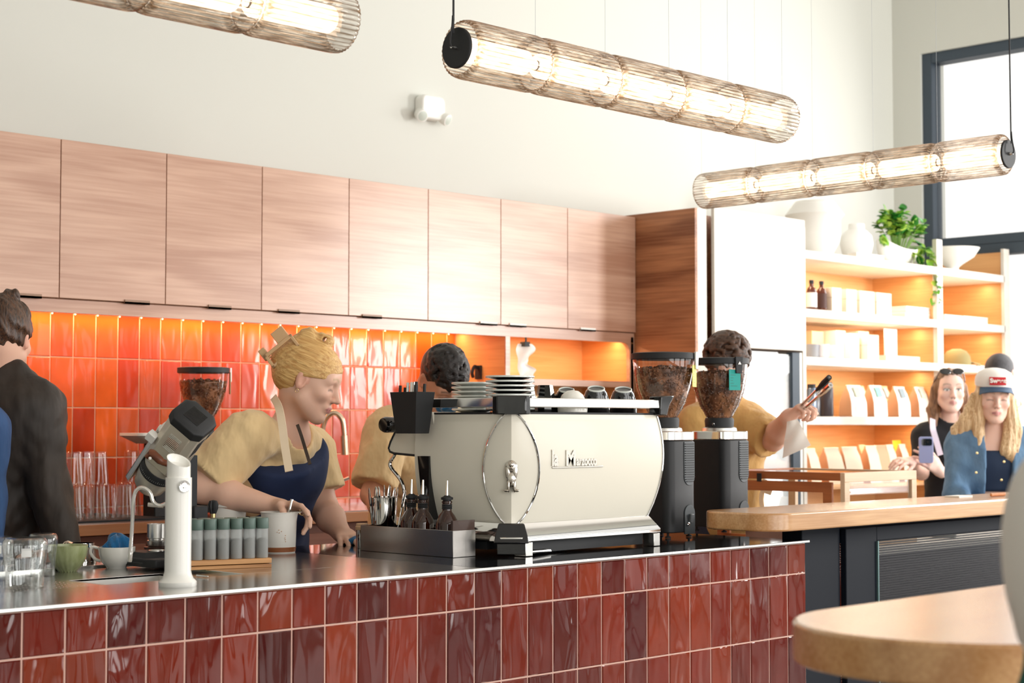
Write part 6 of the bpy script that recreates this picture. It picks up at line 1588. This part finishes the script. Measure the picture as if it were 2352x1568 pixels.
for b_ in ((-.006, .006, -.026, -.014, -.055, .055), (-.006, .006, .016, .026, -.055, .055), (-.006, .006, -.026, .026, .045, .055), (-.006, .006, -.026, .026, -.055, -.045)):
    gg.M = q0; gg.box(*b_)
gg.M = q0 @ Matrix.Translation((0, -.045, .025)); gg.box(-.010, .004, -.02, .020, -.022, .022)
gg.M = q0 @ Matrix.Translation((-.01, -.03, -.05)); gg.box(-.010, .004, -.02, .020, -.012, .010)
c_ = gg.build('hair_claw', M_clip, body, bevel=.002); c_.matrix_local = mwl
G().tube([(.0785+.002*cos(a), -.004+.006*sin(a), -.036+.006*cos(a)) for a in [2*pi*i/12 for i in range(13)]], .0009, 6).build('earring', mat('gold', (.8, .6, .3), .2, metal=1), body).matrix_local = mwl
G().tube([V(694+6*cos(a), 1176+7*sin(a), 4.945) -org for a in [2*pi*i/12 for i in range(13)]], .0012, 6).build('ring', mat('gold', (.8, .6, .3)), body)
# ---- dark-haired barista behind the machine
fd = (-FH*.52+RT*.40+DN*.76)
H = Head(V(1014, 872, 6.0), fd, UPW*.70-FH*.55+RT*.25, 1.0, closed=True, skin=(.66, .36, .24), brow=(.03, .02, .02), male=True)
J = dict(nb=V(965, 940, 6.20), pv=V(930, 1262, 6.45), shA=V(893, 985, 6.08), elA=V(853, 1135, 5.98), wrA=V(905, 1210, 5.78), shB=V(1060, 985, 6.32), elB=V(1085, 1130, 6.18), wrB=V(1040, 1200, 5.90))
org = Vector((J['pv'].x, J['pv'].y, 0))
hs = [dict(wr=J['wrA'], d=RT*.9-FH*.5, n=DN, side=1, curl=(.5, .5, .5, .5), thumb=.5), dict(wr=J['wrB'], d=-RT*.7-FH*.5, n=DN, side=-1, curl=(.5, .5, .5, .5), thumb=.5)]
body, inf = figure('dark-haired barista in a tan tee bent over the far side of the espresso machine', J, H, org, None, hands=hs, lower=(.03, .035, .06), fh=.0052, h=.012)
garment('tee_shirt', body, org, J, inf, M_tan, infl=.022, sleeve=(.88, .88), sl_r=(.076, .084), h=.009, seed=13, neck=.0, folds=.0045)
def curls(seed, S, base, n, r, mask):
    rr = random.Random(seed); k = 0
    while k < n:
        u = Vector((rr.gauss(0, 1), rr.gauss(0, 1), rr.gauss(0, 1))).normalized(); p = Vector((u.x*base[1][0], u.y*base[1][1], u.z*base[1][2]))+Vector(base[0])
        if not mask(p): continue
        k += 1; t_ = u.orthogonal().normalized(); t_ = Matrix.Rotation(rr.uniform(0, 6.28), 3, u) @ t_
        S.cap(p-t_*r*.9, p+t_*r*.9+u*r*.3, r*rr.uniform(.55, .9), r*rr.uniform(.4, .7), .003)
M_bl = hairmat('black_hair', srgb(40, 32, 30), srgb(14, 12, 12), 0, .3)
S = SD([-.13, -.15, -.1], [.13, .13, .17], .0042)
S.ell((0, -.014, .036), (.077, .097, .088), .01)
S.cutf(lambda x, y, z: np.maximum((y-.058)*.6-(z-.050)*.6, -(z+.012)+np.maximum(y, -.05)*.6)+x*0)
curls(2, S, ((0, .0, .055), (.070, .088, .082)), 210, .013, lambda p: p.z > .075 or (p.z > .045 and p.y > -.02))
mwl = Matrix.Translation(H.c-org) @ H.M.to_4x4(); sd_obj('hair', S, M_bl, parent=body, mw=mwl)
# ---- third barista with tongs
H = Head(V(1670, 842, 7.0), FH*.95+RT*.10+DN*.15, UPW, 1.0, closed=True, skin=(.74, .45, .34), brow=(.1, .06, .04), male=True)
J = dict(nb=V(1662, 925, 7.08), pv=V(1668, 1180, 7.15), shA=V(1602, 972, 7.0), elA=V(1590, 1090, 7.0), wrA=V(1650, 1130, 6.8), shB=V(1712, 972, 7.05), elB=V(1776, 1010, 6.92), wrB=V(1812, 957, 6.72))
org = Vector((J['pv'].x, J['pv'].y, 0))
hs = [dict(wr=J['wrB'], d=(V(1850, 925, 6.66)-J['wrB']), n=RT*.6-FH*.5+DN*.4, side=1, curl=(1.1, 1.15, 1.2, 1.2), thumb=.9)]
body, inf = figure('curly-haired barista in a tan shirt behind the grinders', J, H, org, None, hands=hs, back=True, arm=(.052, .046, .048, .032), lower=(.03, .035, .06), fh=.0055, h=.012)
garment('tan_shirt', body, org, J, inf, mat('ochre_cotton', srgb(200, 158, 96), .9, sheen=.2, bump=((13, 13, 7), .8, .022)), infl=.024, sleeve=(.85, .92), sl_r=(.078, .088), h=.009, seed=23, neck=.0)
M_br = hairmat('brown_curls', srgb(96, 66, 48), srgb(38, 26, 20), 0, .4)
S = SD([-.15, -.16, -.1], [.15, .15, .18], .0045)
S.ell((0, -.014, .04), (.080, .098, .088), .01); S.cutf(lambda x, y, z: (y-.05)*.7-(z-.04)*.6+x*0)
curls(5, S, ((0, -.01, .05), (.092, .108, .092)), 300, .014, lambda p: p.z > .0 or p.y < -.02)
mwl = Matrix.Translation(H.c-org) @ H.M.to_4x4(); sd_obj('hair', S, M_br, parent=body, mw=mwl)
ribbon('apron_tie', [V(1745, 1122, 6.9), V(1756, 1105, 6.88), V(1764, 1118, 6.88), V(1752, 1124, 6.88), V(1772, 1132, 6.86)], .020, .004, M_strap, body, org, -FH)
ribbon('apron_tie', [V(1752, 1124, 6.88), V(1748, 1145, 6.88), V(1752, 1172, 6.88)], .016, .004, M_strap, body, org, -FH)
tg_ = thing('serving_tongs', 'long metal tongs raised by the curly-haired barista', 'tongs', V(1836, 938, 6.66)); og = tg_.location.copy()
for a, b_, m in (((1836, 936), (1905, 866), M_steelp), ((1842, 944), (1908, 884), M_steelp)):
    p0, p1 = V(*a, 6.66)-og, V(*b_, 6.45)-og
    arm_ = G().tube([p0, p0+(p1-p0)*.5, p1], [.007, .006, .005], 10).build('tong_arm', m, tg_)
    G().tube([p0+(p1-p0)*.58, p0+(p1-p0)*.8, p1], [.006, .012, .011], 10).build('tong_grip', M_blackm if a[1] == 936 else M_steelp, arm_)
G().tube([V(1834, 940, 6.66)-og, V(1846, 930, 6.66)-og], .008, 10).build('pivot', M_blackm, tg_)
bp0 = V(1822, 955, 6.62)
o = thing('paper_bag', 'small white paper bag hanging from the hand with the tongs', 'bag', bp0)
c4 = [V(1808, 968, 6.62), V(1832, 962, 6.60), V(1862, 1022, 6.58), V(1797, 1052, 6.62)]
def bagf(u, v):
    a = c4[0].lerp(c4[1], u); b_ = c4[3].lerp(c4[2], u); return (a.lerp(b_, v)-bp0)-FH*(.012*sin(pi*u)*(.4+v)+.004*sin(v*9+u*5))
G().sheet(bagf, 10, 12, .001).sheet(lambda u, v: Vector(bagf(u, v))+FH*(.03*sin(pi*u)*(.3+v)), 10, 12, .001).build('bag_paper', mat('thin_white_paper', srgb(240, 234, 226), .7), o, ang=80)
# ---- man in dark overshirt, back to us, at left
H = Head(V(6, 778, 5.02), FH*.98+RT*.06+DN*.14, UPW, 1.02, skin=fair2, male=True)
J = dict(nb=V(-8, 868, 5.02), pv=V(-20, 1260, 5.05), shA=V(-128, 925, 5.10), elA=V(-160, 1120, 5.10), wrA=V(-130, 1290, 4.95), shB=V(78, 935, 4.98), elB=V(112, 1110, 4.96), wrB=V(150, 1262, 4.90))
org = Vector((J['pv'].x, J['pv'].y, 0))
hs = [dict(wr=J['wrB'], d=DN+RT*.2, n=-RT, side=1, curl=(.3, .3, .3, .3), thumb=.3)]
body, inf = figure('man with short brown hair in a dark overshirt, seen from behind at the left', J, H, org, None, hands=hs, back=True, lower=(.02, .025, .04), fh=.005, h=.012)
M_dk = mat('dark_overshirt', srgb(56, 46, 38), .6, sheen=.05, bump=((12, 12, 5), .5, .02), noise=(srgb(36, 31, 28), (6, 6, 3), 3, .35, .65))
garment('overshirt', body, org, J, inf, M_dk, infl=.030, sleeve=(.9, 1.95), sl_r=(.072, .066), h=.008, seed=31, folds=.006, neck=.0,
        extra=lambda S: (S.cap(J['nb']-inf['lat']*.045+UPW*.0, J['nb']+inf['lat']*.05+UPW*.0, .066, .066, .015, sq=(inf['fw'], 1.0)),))
M_brn = hairmat('short_brown_hair', srgb(92, 62, 42), srgb(40, 28, 22), 2, .4)
S = SD([-.12, -.14, -.12], [.12, .14, .18], .0042)
rd = lambda x, y, z: .0030*np.sin(x*150+z*90+np.sin(y*60))+.0020*np.sin(y*230+z*120+x*70)
S.ell((0, -.016, .036), (.086, .108, .098), .01, noise=rd); S.cap((-.02, .03, .115), (.03, -.03, .128), .022, .02, .02, noise=lambda x, y, z: .004*np.sin(x*200+z*100))
S.cutf(lambda x, y, z: np.maximum((y-.05)*.7-(z-.04)*.6, -(z+.050)+np.maximum(y+.03, 0)*1.1)+x*0)
mwl = Matrix.Translation(H.c-org) @ H.M.to_4x4(); sd_obj('hair', S, M_brn, parent=body, mw=mwl)
# ---- person in blue at the left edge
H = Head(V(-150, 800, 4.72), RT*.9+FH*.3, UPW, 1.0, skin=fair2, male=True)
J = dict(nb=V(-160, 905, 4.74), pv=V(-170, 1330, 4.76), shA=V(-44, 985, 4.66), elA=V(-36, 1140, 4.66), wrA=V(-30, 1290, 4.62), shB=V(-290, 960, 4.8), elB=V(-310, 1150, 4.8), wrB=V(-290, 1300, 4.7))
org = Vector((J['pv'].x, J['pv'].y, 0))
body, inf = figure('person in a blue denim shirt, mostly outside the left edge', J, H, org, None, fh=.009, h=.014, lower=(.05, .05, .06))
M_den = mat('mid_blue_denim', srgb(60, 92, 138), .85, bump=((14, 14, 7), .8, .02), noise=(srgb(38, 62, 104), (8, 8, 4), 3, .35, .65))
garment('denim_shirt', body, org, J, inf, M_den, infl=.026, sleeve=(1.9, 1.9), sl_r=(.066, .062), h=.010, seed=41)
S = SD([-.12, -.14, -.12], [.12, .14, .18], .008); S.ell((0, -.016, .040), (.080, .101, .092), .01); S.cutf(lambda x, y, z: np.maximum((y-.05)*.7-(z-.04)*.6, -(z+.05)+np.maximum(y+.03, 0)*1.1)+x*0)
sd_obj('hair', S, M_brn, parent=body, mw=Matrix.Translation(H.c-org) @ H.M.to_4x4())
# ---- long-hair helper (head coordinates)
def longhair(name, body, H, org, m, locks, crown=(.082, .100, .092), hairline=.055, seed=1, res=.0055):
    S = SD([-.20, -.16, -.36], [.20, .15, .16], res)
    rd = lambda x, y, z: .0025*np.sin(x*230+np.sin(z*25+seed)*1.5)+.0012*np.sin(x*480+z*30+y*200)
    S.ell((0, -.018, .036), crown, .01, noise=rd)
    S.cutf(lambda x, y, z: np.maximum((y-hairline)*.7-(z-.050)*.5-np.abs(x)*.30, -(z+.03))+x*0)
    for a, b_, c_, r1, r2, r3 in locks:
        S.cap(a, b_, r1, r2, .015, noise=rd, sq=((0, 1, 0), .8)); S.cap(b_, c_, r2, r3, .015, noise=rd, sq=((0, 1, 0), .8))
    S.ell((0, .055, -.03), (.056, .09, .095), .006, mode='sub')
    return sd_obj(name, S, m, parent=body, mw=Matrix.Translation(H.c-org) @ H.M.to_4x4())
# ---- woman in black tee with phone
H = Head(V(2181, 899, 9.0), -FH+RT*-.05, UPW, 1.0, skin=(.84, .56, .46), brow=(.30, .20, .14), lips=(.66, .33, .30), iris=(.15, .17, .16))
J = dict(nb=V(2184, 968, 9.02), pv=V(2190, 1180, 9.05), shA=V(2126, 1000, 9.0), elA=V(2116, 1086, 8.93), wrA=V(2094, 1060, 8.70), shB=V(2238, 1000, 9.0), elB=V(2232, 1092, 8.90), wrB=V(2158, 1082, 8.70))
org = Vector((J['pv'].x, J['pv'].y, 0))
hs = [dict(wr=J['wrB'], d=(V(2128, 1052, 8.64)-J['wrB']), n=FH*.7-RT*.3, side=-1, curl=(.35, .4, .45, .5), thumb=.5), dict(wr=J['wrA'], d=(V(2058, 1056, 8.6)-J['wrA']), n=DN*.6+FH*.3, side=1, curl=(.3, .35, .4, .45), thumb=.4)]
body, inf = figure('woman with sunglasses on her head and black tee, holding a lilac phone', J, H, org, None, hands=hs, fh=.0048, h=.013, lower=(.80, .76, .70))
garment('black_tee', body, org, J, inf, mat('black_jersey', srgb(26, 25, 30), .85), infl=.014, sleeve=(.62, .62), sl_r=(.062, .066), h=.010, seed=51, neck=-.004, hem=J['pv'].z+.06)
garment('cream_skirt', body, org, J, inf, mat('cream_linen', srgb(236, 228, 216), .9), infl=.022, arms=(), h=.014, seed=52, cuts=(((0, 0, J['pv'].z+.07), (0, 0, 1)),), extra=lambda S: S.cap(J['pv'], J['pv']-UPW*.4, .16, .22, .05), hem=J['pv'].z-.45)
M_brl = hairmat('light_brown_hair', srgb(150, 108, 74), srgb(96, 64, 42), 2, .4)
longhair('hair', body, H, org, M_brl, [((-.070, -.01, .02), (-.088, .0, -.09), (-.080, .045, -.20), .026, .030, .022), ((.070, -.01, .02), (.088, -.005, -.10), (.095, .03, -.20), .026, .034, .022), ((0, -.07, 0), (0, -.075, -.10), (0, -.07, -.18), .07, .07, .05), ((-.08, .0, -.08), (-.105, .03, -.17), (-.13, .03, -.20), .022, .022, .010)], seed=2)
mwl = Matrix.Translation(H.c-org) @ H.M.to_4x4()
sg = G()
for s_ in (-1, 1):
    sg.M = Matrix.Translation((s_*.034, .062, .105)) @ Matrix.Rotation(radians(-52), 4, 'X'); sg.lathe([(0, 0), (.026, .0), (.030, .003), (.026, .006), (0, .007)], 24, sx=1.05, sy=.75, cap=False)
sg.M = Matrix.Identity(4); sg.tube([(-.01, .07, .105), (0, .073, .107), (.01, .07, .105)], .003, 6)
for s_ in (-1, 1): sg.tube([(s_*.064, .055, .100), (s_*.082, .0, .055), (s_*.084, -.03, .035)], .0028, 6)
o_ = sg.build('sunglasses', M_blackg, body); o_.matrix_local = mwl
ribbon('bag_strap', [V(2142, 962, 8.90), V(2143, 985, 8.82), V(2150, 1010, 8.80), V(2160, 1045, 8.80)], .030, .004, mat('lilac_strap', srgb(226, 216, 232), .7), body, org, -FH)
pp = V(2127, 1033, 8.60)
o = thing('mobile_phone', 'lilac phone held upright in front of the black tee', 'phone', pp)
g = G().frame((0, 0, 0), (-FH-RT*.15), RT); g.prism(rrect(.072, .135, .012), -.005, .005); g.build('phone_case', mat('lilac_case', srgb(176, 182, 226), .4), o, bevel=.002)
g = G().frame((.0, 0, 0), (-FH-RT*.15), RT); g.M = g.M @ Matrix.Translation((.004, .040, .005)); g.prism(rrect(.052, .036, .010), 0, .002); cb_ = g.build('camera_plate', M_blackg, o)
for x, y in ((-.012, .008), (-.012, -.008), (.006, .0)):
    g = G().frame((0, 0, 0), (-FH-RT*.15), RT); g.M = g.M @ Matrix.Translation((.004+x, .040+y, .007)); g.lathe([(.006, 0), (.006, .002), (0, .002)], 14); g.build('lens', M_blackm, cb_)
# ---- woman in cap and denim jacket
fdir = -FH*.97+RT*-.12+DN*.14
H = Head(V(2283, 914, 8.0), fdir, UPW*.97-FH*.2, 1.0, closed=True, skin=(.86, .57, .46), brow=(.42, .28, .18), lips=(.72, .34, .32))
J = dict(nb=V(2282, 990, 8.04), pv=V(2275, 1215, 8.10), shA=V(2214, 1022, 8.05), elA=V(2196, 1130, 7.98), wrA=V(2238, 1182, 7.75), shB=V(2348, 1022, 8.05), elB=V(2362, 1130, 7.98), wrB=V(2320, 1182, 7.75))
org = Vector((J['pv'].x, J['pv'].y, 0))
hs = [dict(wr=J['wrA'], d=RT*.8-FH*.5, n=DN, side=1, curl=(.4, .4, .4, .4), thumb=.4), dict(wr=J['wrB'], d=-RT*.8-FH*.5, n=DN, side=-1, curl=(.4, .4, .4, .4), thumb=.4)]
body, inf = figure('blonde woman in a white and navy cap, denim jacket and navy top, eyes lowered', J, H, org, None, hands=hs, fh=.0045, h=.012, lower=(.10, .14, .22))
fw_ = inf['fw'] if inf['fw'].dot(-FH) > 0 else -inf['fw']
garment('navy_top', body, org, J, inf, mat('navy_rib', srgb(34, 50, 76), .8), infl=.012, arms=(), h=.009, seed=61, folds=.001, cuts=((V(2270, 1034, 8.0), (0, 0, 1)),), hem=V(2270, 1128, 8.0).z)
M_den2 = mat('washed_denim', srgb(104, 136, 166), .85, bump=((14, 14, 8), .8, .02), noise=(srgb(72, 104, 138), (7, 7, 4), 3, .35, .65))
def openf(X, Y, Z):    # jacket hangs open down the front
    n = J['nb']; a = (X-n.x)*fw_.x+(Y-n.y)*fw_.y; b_ = (X-n.x)*RT.x+(Y-n.y)*RT.y
    return np.minimum(a-.02, .062+np.clip((1.05-Z), 0, .3)*.0-np.abs(b_+.004))+Z*0
garment('denim_jacket', body, org, J, inf, M_den2, infl=.030, sleeve=(1.9, 1.9), sl_r=(.070, .064), h=.0085, seed=62, folds=.005, neck=.010, extra=lambda S: None, cuts=())
jk = [c for c in body.children if c.name.startswith('denim_jacket')][0]
# rebuild the jacket with an open front
bpy.data.objects.remove(jk)
_old = SD.mesh
def _open(S): S.cutf(openf)
def gopen():
    S0 = {}
    def patched(self):
        self.cutf(openf); return _old(self)
    SD.mesh = patched
    try: garment('denim_jacket', body, org, J, inf, M_den2, infl=.034, sleeve=(1.9, 1.9), sl_r=(.070, .064), h=.0085, seed=62, folds=.005, neck=.010)
    finally: SD.mesh = _old
gopen()
g = G()
for px, py in ((2306, 1060), (2300, 1102), (2244, 1040), (2242, 1085)): g.frame(V(px, py, 7.86)-org, -FH); g.lathe([(.006, 0), (.006, .002), (0, .003)], 12)
g.build('jacket_buttons', mat('brass', (0, 0, 0)), body)
M_bl2 = hairmat('long_blonde_hair', srgb(234, 206, 162), srgb(190, 150, 106), 2, .4)
longhair('hair', body, H, org, M_bl2, [((.062, .03, .02), (.078, .035, -.10), (.070, .07, -.22), .022, .030, .026), ((.08, -.02, .0), (.12, .01, -.12), (.16, .02, -.20), .030, .045, .030), ((.12, .0, -.12), (.18, .0, -.17), (.215, .0, -.21), .030, .030, .014),
    ((-.062, .03, .02), (-.078, .035, -.11), (-.055, .075, -.24), .022, .030, .034), ((-.075, -.01, .0), (-.095, .03, -.15), (-.085, .07, -.27), .028, .036, .030), ((0, -.07, 0), (0, -.08, -.12), (0, -.08, -.20), .07, .08, .05)], seed=5)
mwl = Matrix.Translation(H.c-org) @ H.M.to_4x4()
M_cw = mat('white_cap_cotton', srgb(238, 234, 228), .8); M_cn = mat('navy_cap_brim', srgb(48, 78, 108), .7)
cg = G(); 
crown = [(.0885, .030), (.0905, .045), (.088, .070), (.076, .092), (.050, .107), (.020, .113), (0, .114)]
cg.at((0, -.008, .030), sc=(1, 1.14, 1)).lathe(crown, 36, cap=False); co = cg.build('cap_crown', M_cw, body, ang=60); co.matrix_local = mwl
bg_ = G().sheet(lambda u, v: (.078*sin((u-.5)*2.5)*(1+.10*v), .012+(.080)*cos((u-.5)*2.5)*1.12+v*.075*cos((u-.5)*2.2), .066-.012*v-.030*(u-.5)**2*4*(.35+.65*v)), 18, 6, .004).build('cap_brim', M_cn, co)
pg = G().sheet(lambda u, v: (-.038+u*.076+0, .0935+.008*cos((u-.5)*2)-.016*v, .074+v*.036), 8, 3, .002).build('cap_patch', mat('red_patch', srgb(196, 36, 44), .7), co)
text('patch_lettering', 'Sweet', .030, (0, .1010, .094), (-1, 0, 0), (0, -.45, 1), M_white, co, ext=.0008, bold=True)
# ---- man behind them
H = Head(V(2298, 863, 9.7), FH*.70+RT*.55, UPW, 1.05, skin=(.82, .50, .40), male=True)
J = dict(nb=V(2310, 925, 9.72), pv=V(2318, 1130, 9.72), shA=V(2256, 962, 9.6), elA=V(2245, 1040, 9.6), wrA=V(2250, 1110, 9.5), shB=V(2382, 962, 9.8), elB=V(2392, 1040, 9.8), wrB=V(2385, 1110, 9.7))
org = Vector((J['pv'].x, J['pv'].y, 0))
body, inf = figure('man with cropped dark hair in a white shirt, behind the woman in the cap', J, H, org, None, fh=.006, h=.014, lower=(.3, .3, .3))
garment('white_shirt', body, org, J, inf, mat('white_cotton', srgb(236, 238, 236), .85), infl=.02, sleeve=(.8, .8), sl_r=(.066, .07), h=.011, seed=71)
S = SD([-.12, -.14, -.12], [.12, .14, .18], .0055); S.ell((0, -.016, .040), (.080, .101, .092), .01); S.cutf(lambda x, y, z: np.maximum((y-.05)*.7-(z-.04)*.6, -(z+.015)+np.maximum(y+.03, 0)*.8)+x*0)
sd_obj('hair', S, hairmat('cropped_dark_hair', srgb(54, 50, 54), srgb(28, 26, 30), 2, .5), parent=body, mw=Matrix.Translation(H.c-org) @ H.M.to_4x4())
# ---- person at the right edge, close to us
H = Head(V(2760, 640, 1.62), -FH*.2+RT*.9, UPW, 1.0, skin=fair2)
J = dict(nb=V(2760, 925, 1.62), pv=V(2760, 2040, 1.62), shA=V(2500, 1160, 1.66), elA=V(2474, 1640, 1.66), wrA=V(2480, 2120, 1.55), shB=V(3080, 1080, 1.66), elB=V(3120, 1640, 1.66), wrB=V(3100, 2120, 1.55))
org = Vector((J['pv'].x, J['pv'].y, 0))
body, inf = figure('person in a white top with a dark green lower sleeve, cut by the right edge', J, H, org, None, fh=.010, h=.013, lower=(.02, .12, .10))
garment('white_top', body, org, J, inf, mat('white_knit', srgb(226, 224, 218), .9), infl=.012, sleeve=(.615, .615), sl_r=(.052, .052), h=.007, seed=81, folds=.0015)
M_gr = mat('dark_green_knit', srgb(10, 84, 74), .9)
S = SD([J['elA'].x-.2, J['elA'].y-.2, .7], [J['elA'].x+.25, J['elA'].y+.25, 1.35], .007)
a_ = J['shA'].lerp(J['elA'], .61); S.cap(a_, J['elA'], .0525, .056, .01, flat=True); S.cap(J['elA'], J['wrA'], .056, .040, .02); S.disp(wav(5, 70, .0025))
sd_obj('green_sleeve', S, M_gr, parent=body, org=org)
S = SD([-.12, -.14, -.12], [.12, .14, .18], .008); S.ell((0, -.016, .040), (.080, .101, .092), .01); S.cutf(lambda x, y, z: np.maximum((y-.05)*.7-(z-.04)*.6, -(z+.05)+np.maximum(y+.03, 0)*1.1)+x*0)
sd_obj('hair', S, M_brn, parent=body, mw=Matrix.Translation(H.c-org) @ H.M.to_4x4())
# ================================================================= light
def area(name, loc, target, sx, sy, power, col=(1, 1, 1), spread=pi, glossy=True):
    l = bpy.data.lights.new(name, 'AREA'); l.shape = 'RECTANGLE'; l.size = sx; l.size_y = sy; l.energy = power; l.color = col; l.spread = spread
    o = bpy.data.objects.new(name, l); COL.objects.link(o); o.location = loc
    o.rotation_euler = (Vector(target)-Vector(loc)).to_track_quat('-Z', 'Y').to_euler()
    return o
for i, x in enumerate((1.3, 4.5, 7.7)):
    area('front_fill_lamp', (x, -3.95, 2.1), (x, 5, 2.1), 2.6, 3.4, 300*KF, (1, .985, .96))  # unseen area lamps added in the front openings as general fill
area('left_front_fill_lamp', (-1.6, -3.95, 2.1), (-1.6, 5, 2.1), 2.4, 3.4, 120*KF, (1, .985, .96))  # one more unseen fill lamp added at the left
area('daylight_side_window', (R-.05, .55, 2.35), (6.0, 5.3, 1.9), .8, 1.5, 420*KS, (1, .98, .95))
area('daylight_side_window', (R-.05, 3.6, 3.2), (2, 3.2, 1.4), 2.4, 1.1, 120*KR, (1, .98, .95))
area('daylight_side_window', (R-.05, 3.6, 1.4), (2, 3.2, 1.3), 2.4, 2.0, 110*KR, (1, .98, .95))
for x0, x1, p, y in ((2.4, 5.55, 19, 5.80), (5.62, 6.46, 6, 5.6)):
    area('strip_light', ((x0+x1)/2, y, ZB-.02 if y > 5.7 else ZB-.03), ((x0+x1)/2, y+.03, 0), x1-x0, .02, p*KL, (1, .68, .38))
sy = 5.12+.12
for k, z in enumerate(shz[:-1]):
    for a, b in ((.02, cx1), (cx2, xend-.08)):
        area('shelf_light', (7.46+(a+b)/2, sy, z-.05), (7.46+(a+b)/2, sy+.12, 0), (b-a)*.95, .02, 5*(b-a)*KL, (1, .76, .52))
W = bpy.data.worlds.new('daylight'); SC.world = W; W.use_nodes = True
nt = W.node_tree; bg = nt.nodes['Background']; bg.inputs[0].default_value = (1, .985, .955, 1); bg.inputs[1].default_value = 1.25
# ================================================================= camera
cd = bpy.data.cameras.new('camera'); cam = bpy.data.objects.new('camera', cd); COL.objects.link(cam)
cam.matrix_world = Matrix.Translation((0, 0, CZ)) @ Matrix((RT, UP, -FW)).transposed().to_4x4()
cd.sensor_width = 36; cd.lens = 36*F/2352; cd.clip_start = .05; cd.clip_end = 200
cd.dof.use_dof = True; cd.dof.focus_distance = 4.75; cd.dof.aperture_fstop = 5.6
SC.camera = cam
vs_ = SC.view_settings; vs_.view_transform = 'Standard'; vs_.look = 'None'; vs_.gamma = 1; vs_.exposure = EXPO; vs_.use_curve_mapping = False
SC.cycles.max_bounces = 10; SC.cycles.transparent_max_bounces = 24; SC.cycles.transmission_bounces = 8; SC.cycles.caustics_refractive = False; SC.cycles.caustics_reflective = False
